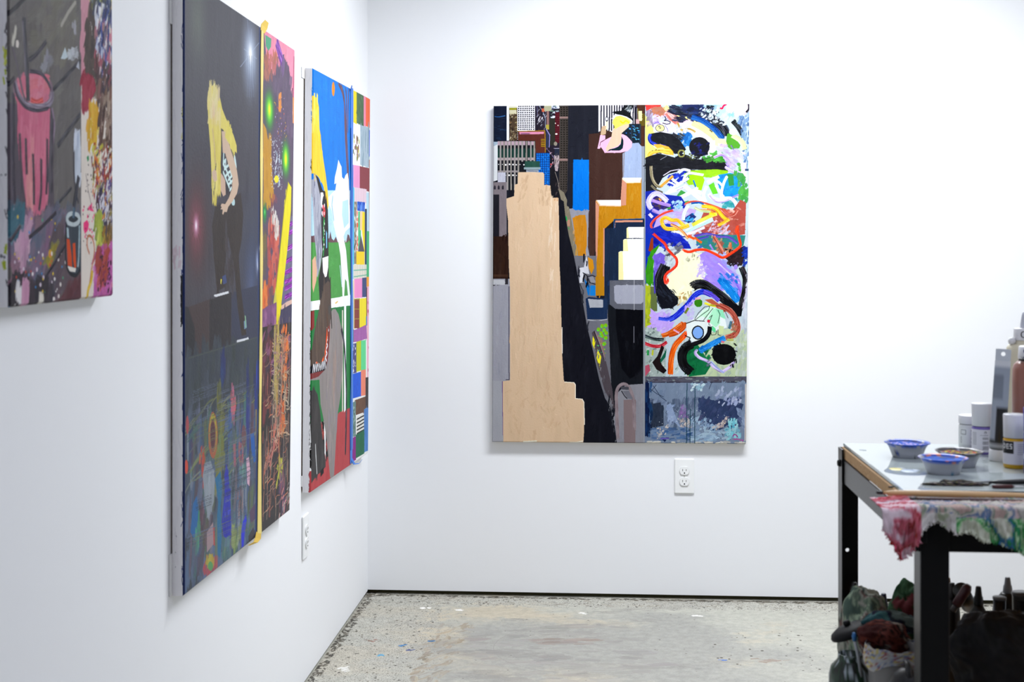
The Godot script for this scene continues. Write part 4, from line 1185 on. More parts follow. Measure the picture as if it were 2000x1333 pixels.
	p.poly(7097400,[669,1042,870,1051,870,1104,669,1093])
	p.dabs([8150084,6045744],[687,1044,850,1062,850,1104,687,1085],18,20,14,30,30)
	p.poly(7113346,[606,1045,687,1046,687,1163,606,1159])
	p.specks([11059384,3955284],615,1049,687,1160,40,5)
	p.poly(15527140,[702,1102,846,1106,846,1169,702,1162])
	p.line(2105372,5,[706,1111,772,1112,840,1114])
	p.line(2105372,5,[706,1123,772,1125,840,1126])
	p.line(2105372,5,[706,1135,772,1137,840,1138])
	p.line(2105372,5,[706,1147,772,1149,840,1151])
	p.line(2105372,5,[706,1159,772,1161,840,1163])
	p.poly(5014732,[840,1092,1036,1101,1036,1257,840,1241])
	p.dabs([6986972,3961016],[850,1101,931,1110,931,1240,850,1229],20,40,12,88,5)
	p.poly(9182340,[597,1161,691,1164,691,1244,597,1240])
	p.poly(2124874,[687,1160,846,1164,846,1246,687,1239])
	p.dabs([2915416,1595964],[697,1158,840,1177,840,1245,697,1223],24,22,10,40,40)

func paint_cup(p: Painter) -> void:
	p.poly(7038822,[-85,22,439,-131,439,661,-85,632])
	p.dabs([7696750,6446686,8025196,7236206,6051928,8157300],[-33,35,260,-46,260,456,-33,467],220,50,22,50,30)
	p.dabs([8157804,8683630],[72,168,239,136,239,232,72,257],40,40,20,40,30)
	p.stroke(4539210,7,[-7,205,22,188,55,167],0.08)
	p.stroke(4539210,7,[65,256,93,242,125,219],0.08)
	p.stroke(4539210,7,[143,291,176,273,239,237,256,228],0.08)
	p.stroke(4539210,8,[165,372,200,348,256,312],0.08)
	p.stroke(4539210,6,[143,467,176,453,219,431],0.08)
	p.stroke(4539210,6,[-4,302,19,287],0.08)
	p.line(11052186,5,[180,186,207,161,235,140])
	p.poly(13162720,[178,237,194,217,205,231,192,236])
	p.dabs([11580604,13159636],[204,219,243,212,239,226,207,231],16,16,9,20,30)
	p.dabs([10132136,9211032],[110,259,128,236,143,246,132,263],18,18,10,60,30)
	p.dabs([11053236],[223,176,235,174,235,188,223,190],8,14,8,80,20)
	p.poly(12106952,[237,241,247,230,250,244])
	p.dabs([13683904],[12,238,22,218,25,216,17,240],8,16,6,75,10)
	p.poly(14735568,[33,238,33,240,32,241,31,243,30,244,28,244,27,244,25,244,24,243,24,241,23,239,24,238,24,236,25,234,27,233,28,233,30,233,31,233,32,235,33,236])
	p.poly(5919324,[-7,325,143,315,154,460,150,480,-4,488])
	p.dabs([5392980,6708326,4867148],[-1,331,150,314,150,476,-1,480],40,60,14,86,6)
	p.poly(13659786,[27,318,72,325,139,317,137,354,132,408,125,461,114,475,86,482,63,480,55,457,41,406,32,364])
	p.dabs([14449812,13131904,14715552,14184588,12605560],[32,328,135,319,128,454,65,464,41,399],110,50,12,86,6)
	p.dabs([14721180,15247524,14192784],[58,383,82,381,79,476,62,476],26,60,10,88,4)
	p.stroke(4602950,7,[35,363,41,414,51,464],0.1)
	p.stroke(4602950,7,[55,369,58,420],0.1)
	p.stroke(4602950,7,[79,389,82,433,82,463],0.1)
	p.stroke(4602950,7,[107,394,107,440,100,471],0.1)
	p.stroke(4602950,7,[128,363,128,416,125,446],0.1)
	p.poly(9072510,[148,286,145,294,135,303,119,311,100,317,79,320,58,321,40,320,26,316,17,310,14,302,17,294,26,286,40,279,58,272,79,268,100,267,119,268,135,272,145,278])
	p.poly(14186638,[139,288,136,296,127,304,114,310,97,316,79,319,61,320,45,318,32,315,25,309,22,303,25,296,32,288,45,282,61,276,79,273,97,271,114,272,127,276,136,281])
	p.dabs([14716064,13658238,14981800,13920884,13138584],[32,287,128,274,128,309,32,320],60,26,12,30,40)
	p.stroke(14178908,12,[72,314,93,315,114,309],0.1)
	p.stroke(9076880,12,[19,293,32,310,55,321,93,321,128,314,145,301,145,289],0.12)
	p.stroke(4998740,5,[17,292,28,312,55,324,93,325,135,317],0.08)
	p.stroke(5327448,6,[68,271,103,269,128,277,143,289],0.08)
	p.stroke(4867664,12,[50,196,51,216,55,245,60,273,63,317],0.1)
	p.stroke(6973042,6,[45,202,51,238,56,281],0.08)
	p.stroke(6051424,5,[12,245,28,270,45,304,55,315],0.1)
	p.stroke(4867152,9,[15,308,15,365,15,415,19,465],0.12)
	p.stroke(9206928,5,[146,316,154,337,150,368],0.1)
	p.stroke(4603722,8,[148,330,146,384,145,445],0.1)
	p.poly(13423842,[231,347,252,337,256,376,254,418,239,430,231,417])
	p.stroke(4078660,5,[231,347,227,386,233,433,247,454],0.1)
	p.stroke(9083568,5,[239,342,243,368],0.08)
	p.dabs([14476526,12109016],[233,353,254,345,252,416,237,422],20,40,10,86,5)
	p.dabs([9067652,11038860,6969976,5925504,9730188,7364732,5271688],[2,475,72,483,196,467,260,489,260,586,161,615,9,616],300,50,18,60,25)
	p.dabs([6049876,4998732,6706776,5523530],[161,491,260,513,260,594,161,615,125,552],80,50,20,55,15)
	p.dabs([3814456,4866632,3091508],[6,566,125,583,161,607,72,614,9,613],80,44,18,70,25)
	p.dabs([12622512,14201028,12092584],[12,480,72,486,65,530,45,552,22,523],50,36,12,70,20)
	p.dabs([3958904,4881548,3036264],[6,473,45,475,38,501,6,516],30,36,14,60,25)
	p.dabs([9737276,13147184,8158268],[114,545,150,522,173,514,143,553],26,20,9,50,25)
	p.poly(14196784,[145,534,145,536,144,538,143,539,141,540,139,540,137,540,135,539,134,538,133,536,133,534,133,532,134,531,135,529,137,528,139,528,141,528,143,529,144,531,145,532])
	p.specks([15261916,15789292,14207192],6,530,219,617,30,2.6)
	p.specks([13652032,14729280,4231376,5283968],6,480,219,617,46,2.2)
	p.dabs([15789292,14736608],[27,580,36,578,38,595,32,604],10,26,9,86,6)
	p.dabs([15262936],[100,599,114,596,112,608,101,608],6,20,9,86,6)
	p.dabs([13144240,14198976],[48,581,65,573,58,608,45,607],16,30,12,80,10)
	p.dabs([5910068,7354432],[200,592,260,570,260,606,180,609],26,40,18,40,20)
	p.stroke(3946048,6,[65,511,114,492,161,471],0.1)
	p.stroke(3946048,6,[121,568,158,545,196,518],0.1)
	p.stroke(3946048,6,[6,516,38,494],0.1)
	p.poly(3950160,[198,482,256,473,256,562,235,568,204,559])
	p.poly(10003628,[256,479,254,483,250,486,243,489,234,490,225,491,216,491,208,489,201,487,197,484,196,481,197,477,201,474,208,472,216,470,225,469,234,469,243,470,250,473,254,476])
	p.poly(3160128,[247,479,246,482,243,484,238,486,232,487,225,488,218,488,212,487,208,485,204,483,204,481,204,478,208,476,212,474,218,473,225,472,232,472,238,473,243,475,246,477])
	p.line(12635344,6,[250,479,248,483,242,486,234,488,225,489,216,488,208,487,203,484,202,481,203,477,208,474,216,472,225,471,234,472,242,473,248,476,250,479])
	p.stroke(5006456,9,[239,435,231,457,225,478],0.1)
	p.stroke(3552830,11,[247,412,235,440,227,461],0.1)
	p.poly(13782050,[200,511,211,512,219,537,221,555,204,552])
	p.poly(14176288,[223,518,233,517,237,555,231,558,225,545])
	p.poly(12111060,[200,493,207,495,209,510,202,509])
	p.poly(15262940,[204,553,237,557,233,563,207,561])
	p.stroke(2237996,5,[198,484,196,537,207,561,235,568,254,557],0.05)
	p.stroke(11058372,5,[250,489,247,537,243,555],0.08)
	p.poly(15129810,[257,-78,439,-131,439,661,257,651])
	p.poly(14194856,[257,-78,293,-89,289,159,281,251,260,266,257,270])
	p.dabs([14723252,13142168],[260,100,289,94,281,243,260,254],50,40,12,88,5)
	p.dabs([5917768,3945524,7101520,4601916],[281,161,324,86,328,219,319,267,293,266,272,236],90,40,14,80,15)
	p.poly(10103876,[260,254,289,245,315,255,319,267,281,303,260,310])
	p.dabs([11022408,8922168,12077660],[260,254,311,255,293,287,264,307],40,34,12,70,20)
	p.dabs([4868660,9083472,13158496,3821704,6978224],[293,76,396,54,396,140,302,149],110,36,9,70,20)
	p.dabs([2899072,3426458,15263984,16777215,13160676,2107472,5921420,11045504,13660296],[315,138,396,114,396,253,337,269,319,204],260,30,7,78,18)
	p.dabs([3943472,5259328,2760740,8018508,10505304],[315,205,396,235,396,287,324,287],90,28,9,70,25)
	p.dabs([14200864,15255600,13142040,14721060],[285,296,324,284,332,319,311,371,289,365,281,329],90,24,7,80,20)
	p.dabs([3811364,6044720,9071184,6965828,11048068],[319,279,396,261,396,365,337,361],110,30,9,75,20)
	p.dabs([13123628,14182948,9054240,15261904,5917312,13156416,3944504,15790320],[298,356,396,356,396,469,319,479,302,405],260,18,6,70,40)
	p.dabs([2892864,4733552,7891616,15262956,13159640,3156024,11051088],[315,421,396,417,396,512,332,512],200,20,6,70,35)
	p.dabs([11055168,9083960,13160528],[311,471,337,464,355,512,341,538,319,521],50,24,9,75,15)
	p.dabs([6968368,9071156,4865060,12617776],[346,495,396,486,396,529,355,529],50,22,9,60,30)
	p.dabs([12868782,12079264,13660348,11028624,13129852],[311,537,396,517,399,615,315,607],200,26,12,70,40)
	p.dabs([12077620,13129784,9058864],[319,529,373,529,364,572,328,584],50,30,9,60,25)
	p.dabs([4856896,8006752,2759724],[324,529,396,529,394,603,324,601],40,10,5,60,60)
	p.poly(15743616,[266,485,281,480,289,486,285,496,272,503,266,495])
	p.poly(15747720,[287,459,302,451,302,460,311,466,293,465])
	p.specks([15743616],264,453,311,513,20,2)
	p.poly(1870416,[279,380,287,376,289,383,283,387])
	p.specks([2761256,4865092],264,383,324,521,40,1.6)
	p.stroke(12613720,4,[293,537,281,521,285,506,302,509,311,529,298,562,289,587],0.1)
	p.stroke(14202936,8,[281,606,285,592,298,577,302,561],0.1)
	p.line(11050136,2.5,[276,407,285,431,298,455])

# ---------------------------------------------------------------- names, materials and shapes
func numbered(called: String) -> String:
	taken[called] = taken.get(called, -1) + 1
	return called if taken[called] == 0 else "%s_%03d" % [called, taken[called]]

func tag(o: Node, label: String, category: String, group := "") -> void:
	o.set_meta("label", label)
	o.set_meta("category", category)
	if group:
		o.set_meta("group", group)

func thing(called: String, label: String, category: String, at := Vector3.ZERO, group := "") -> Node3D:
	var o := Node3D.new()
	o.name = numbered(called)
	add_child(o)
	o.position = at
	tag(o, label, category, group)
	return o

func put(called: String, mesh: Mesh, m: Material, parent: Node, at := Vector3.ZERO, turn := Vector3.ZERO) -> MeshInstance3D:
	var o := MeshInstance3D.new()
	o.name = numbered(called) if parent == self else called
	o.mesh = mesh
	o.material_override = m
	parent.add_child(o, true)
	o.position = at
	o.rotation_degrees = turn
	return o

func struct(called: String, mesh: Mesh, m: Material, at := Vector3.ZERO) -> MeshInstance3D:
	var o := put(called, mesh, m, self, at)
	o.set_meta("kind", "structure")
	return o

func mat(c: Color, rough := .5, metal := 0.0, spec := .5) -> StandardMaterial3D:
	var key := [c, rough, metal, spec]
	if not mats.has(key):
		var m := StandardMaterial3D.new()
		m.albedo_color = c
		m.roughness = rough
		m.metallic = metal
		m.metallic_specular = spec
		mats[key] = m
	return mats[key]

func stained(rough := .6, spec := .4) -> StandardMaterial3D:      # colour comes from the vertices
	var m := StandardMaterial3D.new()
	m.vertex_color_use_as_albedo = true
	m.roughness = rough
	m.metallic_specular = spec
	return m

func hexes(a: Array) -> Array:
	return a.map(func(h): return Color.hex((int(h) << 8) | 0xff).srgb_to_linear())

func quad(st: SurfaceTool, a: Vector3, b: Vector3, c: Vector3, d: Vector3) -> void:
	for p in [a, b, c, a, c, d]:
		st.add_vertex(p)

func finish(st: SurfaceTool, smooth := true) -> ArrayMesh:
	if smooth:
		st.index()
	st.generate_normals()
	return st.commit()

func begin(smooth := true) -> SurfaceTool:
	var st := SurfaceTool.new()
	st.begin(Mesh.PRIMITIVE_TRIANGLES)
	st.set_smooth_group(0 if smooth else -1)
	return st

func box_in(st: SurfaceTool, lo: Vector3, hi: Vector3, e := 0.0) -> void:      # a box with chamfered edges
	var c := (lo + hi) * .5
	var h := (hi - lo) * .5
	e = minf(e, minf(h.x, minf(h.y, h.z)) * .9)
	var f := func(sx, sy, sz, axis):
		return c + Vector3(sx * (h.x - (0.0 if axis == 0 else e)), sy * (h.y - (0.0 if axis == 1 else e)), sz * (h.z - (0.0 if axis == 2 else e)))
	for s in [-1, 1]:
		var w: Array = [[s, -1, -1], [s, 1, -1], [s, 1, 1], [s, -1, 1]]
		for axis in 3:
			var v: Array = []
			for k in w:
				var g := [0, 0, 0]
				g[axis] = k[0]; g[(axis + 1) % 3] = k[1]; g[(axis + 2) % 3] = k[2]
				v.append(f.call(g[0], g[1], g[2], axis))
			if s < 0:
				quad(st, v[0], v[1], v[2], v[3])
			else:
				quad(st, v[3], v[2], v[1], v[0])
	if e > 0.0:
		for axis in 3:
			var b := (axis + 1) % 3
			var d := (axis + 2) % 3
			for s1 in [-1, 1]:
				for s2 in [-1, 1]:
					var p := func(sa, flat):
						var g := [0, 0, 0]
						g[axis] = sa; g[b] = s1; g[d] = s2
						return f.call(g[0], g[1], g[2], flat)
					var q: Array = [p.call(-1, b), p.call(1, b), p.call(1, d), p.call(-1, d)]
					if s1 * s2 < 0:
						q.reverse()
					for k in 4:
						var m: Vector3 = q[k]
						m[axis] = c[axis] + (m[axis] - c[axis]) / absf(m[axis] - c[axis]) * (h[axis] - e)
						q[k] = m
					quad(st, q[0], q[1], q[2], q[3])
		for sx in [-1, 1]:
			for sy in [-1, 1]:
				for sz in [-1, 1]:
					var t: Array = [f.call(sx, sy, sz, 0), f.call(sx, sy, sz, 1), f.call(sx, sy, sz, 2)]
					if sx * sy * sz < 0:
						t.reverse()
					for k in t:
						st.add_vertex(k)

func box(lo: Vector3, hi: Vector3, e := 0.0) -> ArrayMesh:
	var st := begin(false)
	box_in(st, lo, hi, e)
	return finish(st, false)

func lathe(profile: Array, seg := 28, wobble := 0.0, colours = null) -> ArrayMesh:   # profile of [radius, height] from the bottom up
	var st := begin()
	var uses: bool = colours != null
	for i in profile.size() - 1:
		for k in seg:
			var q: Array = []
			for e in [[i, k], [i, k + 1], [i + 1, k + 1], [i + 1, k]]:
				var a: float = TAU * (e[1] % seg) / seg
				var r: float = profile[e[0]][0]
				var y: float = profile[e[0]][1]
				if wobble > 0.0:
					r *= 1.0 + wobble * grain.get_noise_3d(cos(a) * 90, y * 900, sin(a) * 90)
				q.append(Vector3(cos(a) * r, y, sin(a) * r))
			for j in [0, 1, 2, 0, 2, 3]:
				if uses:
					st.set_color(colours.call(q[j]))
				st.add_vertex(q[j])
	return finish(st)

func tube_in(st: SurfaceTool, path: Array, radii: Array, seg := 8) -> void:
	var rings: Array = []
	for i in path.size():
		var t: Vector3 = (path[mini(i + 1, path.size() - 1)] - path[maxi(i - 1, 0)]).normalized()
		var u := t.cross(Vector3.UP if absf(t.y) < .9 else Vector3.RIGHT).normalized()
		var w := t.cross(u)
		var ring: Array = []
		for k in seg:
			ring.append(path[i] + (u * cos(TAU * k / seg) + w * sin(TAU * k / seg)) * radii[i])
		rings.append(ring)
	for i in path.size() - 1:
		for k in seg:
			var n := (k + 1) % seg
			quad(st, rings[i][k], rings[i + 1][k], rings[i + 1][n], rings[i][n])
	for k in range(1, seg - 1):
		for p in [rings[0][0], rings[0][k], rings[0][k + 1]]:
			st.add_vertex(p)
		var z: Array = rings[rings.size() - 1]
		for p in [z[0], z[k + 1], z[k]]:
			st.add_vertex(p)

func tube(path: Array, radii: Array, seg := 8) -> ArrayMesh:
	var st := begin()
	tube_in(st, path, radii, seg)
	return finish(st)

func patch_colour(cs: Array, p: Vector3, size: float) -> Color:     # paint stains with edges of their own
	var n := grain.get_noise_3d(p.x / size * 100, p.y / size * 100, p.z / size * 100) + .18 * grain.get_noise_3d(p.x / size * 310 + 40, p.y / size * 310, p.z / size * 310)
	var f := clampf((n * 1.15 + .5) * cs.size() - .5, 0, cs.size() - 1.001)
	var i := int(f)
	return cs[i].lerp(cs[i + 1], smoothstep(.25, .75, f - i))

func crumple(r: Vector3, hs: Array, number: int, rough := .35, fold := 3.0, patch := .03) -> ArrayMesh:   # a wad of cloth: ridged folds, stained in patches
	var n := FastNoiseLite.new()
	n.seed = number
	n.noise_type = FastNoiseLite.TYPE_SIMPLEX_SMOOTH
	n.fractal_type = FastNoiseLite.FRACTAL_RIDGED
	n.fractal_octaves = 3
	n.frequency = .01
	var cs := hexes(hs)
	var st := begin()
	var rows := 40
	var cols := 64
	var at := func(i, k):
		var b: float = PI * (float(i) / rows - .5)
		var a: float = TAU * (k % cols) / cols
		var d := Vector3(cos(b) * cos(a), sin(b), cos(b) * sin(a))
		return d * r * (1.0 - rough * .5 + rough * n.get_noise_3d(d.x * 30 * fold, d.y * 46 * fold, d.z * 30 * fold))
	for i in rows:
		for k in cols:
			var q: Array = [at.call(i, k), at.call(i, k + 1), at.call(i + 1, k + 1), at.call(i + 1, k)]
			for j in [0, 1, 2, 0, 2, 3]:
				st.set_color(patch_colour(cs, q[j] + Vector3(number, 0, 0), patch))
				st.add_vertex(q[j])
	return finish(st)

# ---------------------------------------------------------------- canvases
func canvas_face(c: Array, origin: Vector3, deep: Vector3, x_axis: Vector3, wide: float, high: float) -> ArrayMesh:   # c: corners top left, top right, bottom right, bottom left
	var st := begin(false)
	var out := -deep.normalized()
	var mid: Vector3 = (c[0] + c[1] + c[2] + c[3]) * .25
	var inner: Array = []
	var rim: Array = []
	for p in c:
		inner.append(p + (mid - p).normalized() * .004)
		rim.append(p - out * .0035)
	var uv := func(p):
		return Vector2((p - origin).dot(x_axis) / wide, (origin - p).y / high)
	var put_quad := func(q):
		for j in [0, 1, 2, 0, 2, 3]:
			st.set_uv(uv.call(q[j]).clamp(Vector2(.001, .001), Vector2(.999, .999)))
			st.add_vertex(q[j])
	put_quad.call([inner[0], inner[1], inner[2], inner[3]])
	for k in 4:
		var n := (k + 1) % 4
		put_quad.call([rim[k], rim[n], inner[n], inner[k]])
	st.generate_normals()
	st.generate_tangents()
	return st.commit()

func canvas_side(c: Array, deep: Vector3, k: int) -> ArrayMesh:
	var st := begin(false)
	var out := -deep.normalized()
	var n := (k + 1) % 4
	var q: Array = [c[k] - out * .0034, c[k] + deep, c[n] + deep, c[n] - out * .0034]
	var uvs := [Vector2(1, 1), Vector2(0, 1), Vector2(0, 0), Vector2(1, 0)]
	for j in [0, 1, 2, 0, 2, 3]:
		st.set_uv(uvs[j])
		st.add_vertex(q[j])
	st.generate_normals()
	return st.commit()

func painted(p: Painter, relief: Texture2D, rough: float, gloss := .16) -> StandardMaterial3D:
	var m := StandardMaterial3D.new()
	m.albedo_texture = ImageTexture.create_from_image(p.img)
	m.albedo_color = Color(.93, .93, .93)
	m.roughness = rough
	m.metallic_specular = gloss
	m.normal_enabled = true
	m.normal_texture = relief
	m.normal_scale = .12
	return m

func hang(called: String, label: String, c: Array, origin: Vector3, deep: Vector3, x_axis: Vector3, wide: float, high: float, front: Material, near_edge: Material, plain: Material) -> Node3D:
	var foot: Vector3 = (c[2] + c[3]) * .5
	var t := thing(called, label, "painting", foot)
	var l: Array = c.map(func(p): return p - foot)
	put("canvas", canvas_face(l, origin - foot, deep, x_axis, wide, high), front, t)
	for k in 4:
		put("canvas_edge", canvas_side(l, deep, k), near_edge if k == 3 else plain, t)
	var bars := begin(false)
	for k in 4:
		var n := (k + 1) % 4
		var m: Vector3 = (l[0] + l[1] + l[2] + l[3]) * .25
		var a: Vector3 = l[k] + deep * .98
		var b: Vector3 = l[n] + deep * .98
		quad(bars, b, a, a.lerp(m + deep * .98, .1), b.lerp(m + deep * .98, .1))
	put("stretcher_bars", finish(bars, false), mat(Color(.72, .58, .4), .8), t)
	return t

func edge_picture(high: float, number: int, dabs: Array) -> Material:      # the wrapped side of a canvas, with the paint that ran over the corner
	var p := Painter.new(28.0, high, 1.4, number)
	p.poly(0xe9e7ea, [0, 0, 28, 0, 28, high, 0, high])
	p.dabs([0xe2e0e4, 0xeeecec, 0xdedce2], [0, 0, 28, 0, 28, high, 0, high], 60, 60, 6, 90, 6)
	for d in dabs:
		p.dabs(d[0], [d[1], d[2], d[3], d[2], d[3], d[4], d[1], d[4]], d[5], d[6], d[7], 90, 25)
	var m := StandardMaterial3D.new()
	m.albedo_texture = ImageTexture.create_from_image(p.img)
	m.roughness = .75
	return m

func ribbon(pts: Array, half: Array, side: Vector3, out: Vector3, thick: float) -> ArrayMesh:   # a strip of tape with thickness
	var st := begin(false)
	var v: Array = []
	for i in pts.size():
		v.append([pts[i] - side * half[i], pts[i] + side * half[i], pts[i] + side * half[i] + out * thick, pts[i] - side * half[i] + out * thick])
	for i in pts.size() - 1:
		for k in 4:
			var n := (k + 1) % 4
			quad(st, v[i][k], v[i][n], v[i + 1][n], v[i + 1][k])
	quad(st, v[0][3], v[0][2], v[0][1], v[0][0])
	var z: Array = v[v.size() - 1]
	quad(st, z[0], z[1], z[2], z[3])
	return finish(st, false)

# ---------------------------------------------------------------- the script
func _ready() -> void:
	rng.seed = 41
	grain.seed = 7
	grain.frequency = .03
	grain.fractal_octaves = 2
	grain.noise_type = FastNoiseLite.TYPE_SIMPLEX_SMOOTH
	set_camera_and_light()
	build_room()
	build_pictures()
	build_bench()
	build_paints()
	build_brushes_and_rag()
	build_lower_shelf()

func set_camera_and_light() -> void:
	var cam := Camera3D.new()
	cam.name = "camera"
	add_child(cam)
	cam.projection = Camera3D.PROJECTION_FRUSTUM
	cam.near = .05
	cam.far = 60.0
	cam.size = cam.near * 1333.0 / 2580.0
	cam.frustum_offset = Vector2(0, -cam.near * 169.5 / 2580.0)
	cam.position = Vector3(0, 1.235, 0)
	cam.rotation_degrees = Vector3(0, 3.8804, 0)
	cam.current = true
	var lens := CameraAttributesPhysical.new()
	lens.frustum_focal_length = 46.0
	lens.frustum_focus_distance = 4.4
	lens.exposure_aperture = 9.0
	cam.attributes = lens
	var e := Environment.new()
	e.background_mode = Environment.BG_COLOR
	e.background_color = Color(.02, .02, .02)
	e.tonemap_mode = Environment.TONE_MAPPER_LINEAR
	e.tonemap_exposure = 1.12
	e.sdfgi_enabled = true
	e.ssao_enabled = true
	e.ssil_enabled = true
	var w := WorldEnvironment.new()
	w.name = "surroundings"
	w.environment = e
	add_child(w)
	ceiling_light("white ceiling light fixture nearest the end wall", Vector3(.56, 2.47, -3.75), Vector2(1.25, .30), 5.8, Color(.965, .98, 1.0))
	ceiling_light("white ceiling light fixture above the bench front", Vector3(.75, 2.47, -1.0), Vector2(1.25, .30), 1.4, Color(.90, .92, 1.0))

func ceiling_light(label: String, at: Vector3, size: Vector2, energy: float, hue: Color) -> void:
	var t := thing("ceiling_light", label, "light", at, "ceiling light fixtures")
	put("housing", box(Vector3(-size.x * .5 - .02, -.05, -size.y * .5 - .02), Vector3(size.x * .5 + .02, 0, size.y * .5 + .02), .006), mat(Color(.9, .9, .9), .4), t)
	var glow := StandardMaterial3D.new()
	glow.albedo_color = Color(.95, .95, .95)
	glow.emission_enabled = true
	glow.emission = hue
	glow.emission_energy_multiplier = 1.5
	put("diffuser", box(Vector3(-size.x * .5, -.058, -size.y * .5), Vector3(size.x * .5, -.0502, size.y * .5), .003), glow, t)
	var l := AreaLight3D.new()
	l.name = "light"
	t.add_child(l)
	l.position = Vector3(0, -.066, 0)
	l.rotation_degrees = Vector3(-90, 0, 0)
	l.area_size = size
	l.light_color = hue
	l.light_energy = energy
	l.area_range = 12.0
	l.shadow_enabled = true

func noise_relief(number: int, freq: float, strength: float, size := 512) -> NoiseTexture2D:
	var n := FastNoiseLite.new()
	n.seed = number
	n.frequency = freq
	n.fractal_octaves = 4
	var t := NoiseTexture2D.new()
	t.width = size
	t.height = size
	t.seamless = true
	t.noise = n
	t.as_normal_map = true
	t.bump_strength = strength
	return t

func build_room() -> void:
	var wall := StandardMaterial3D.new()
	wall.albedo_color = Color(.925, .93, .94)
	wall.roughness = .7
	wall.metallic_specular = .3
	wall.normal_enabled = true
	wall.normal_texture = noise_relief(3, .02, 1.2)
	wall.normal_scale = .12
	wall.uv1_triplanar = true
	wall.uv1_scale = Vector3(1.3, 1.3, 1.3)
	var x0 := -.849
	var x1 := 2.7
	var z0 := -4.755
	var z1 := 4.6
	var top := 2.48
	struct("wall_left", box(Vector3(x0 - .12, .011, z0 - .12), Vector3(x0, top, z1 + .12)), wall)
	struct("wall_back", box(Vector3(x0, .0155, z0 - .12), Vector3(x1 + .12, top, z0)), wall)
	struct("wall_right", box(Vector3(x1, 0, z0), Vector3(x1 + .12, top, z1 + .12)), wall)
	struct("wall_front", box(Vector3(x0, 0, z1), Vector3(x1, top, z1 + .12)), wall)
	struct("ceiling", box(Vector3(x0 - .12, top, z0 - .12), Vector3(x1 + .12, top + .1, z1 + .12)), wall)
	# the timber plate behind the plasterboard, seen in the gap above the floor
	struct("trim_1", box(Vector3(x0, 0.0, z0 - .11), Vector3(x1, .014, z0 - .02)), mat(Color(.2, .19, .08), .9))
	struct("trim_2", box(Vector3(x0 - .11, 0.0, z0), Vector3(x0 - .02, .010, z1)), mat(Color(.2, .19, .08), .9))
	var f := StandardMaterial3D.new()
	f.albedo_texture = ImageTexture.create_from_image(concrete())
	f.roughness = .62
	f.metallic_specular = .4
	f.normal_enabled = true
	f.normal_texture = noise_relief(9, .05, 3.0)
	f.normal_scale = .35
	var st := begin(false)
	var q := [Vector3(x0 - .2, 0, z0 - .2), Vector3(x1 + .2, 0, z0 - .2), Vector3(x1 + .2, 0, z1 + .2), Vector3(x0 - .2, 0, z1 + .2)]
	for j in [0, 1, 2, 0, 2, 3]:
		st.set_uv(Vector2((q[j].x + .849) / 1.8, (q[j].z + 4.755) / 1.8))
		st.add_vertex(q[j])
	var lo := begin(false)
	st.generate_normals()
	st.generate_tangents()
	var mesh := st.commit()
	box_in(lo, Vector3(x0 - .2, -.1, z0 - .2), Vector3(x1 + .2, -.001, z1 + .2))
	lo.generate_normals()
	lo.commit(mesh)
	struct("floor", mesh, f)
	outlet(Vector3(.295, .442, z0), 0.0, "white duplex wall socket on the end wall below the city canvas")
	outlet(Vector3(x0, .428, -3.732), 90.0, "white duplex wall socket on the left wall below the rider canvas")

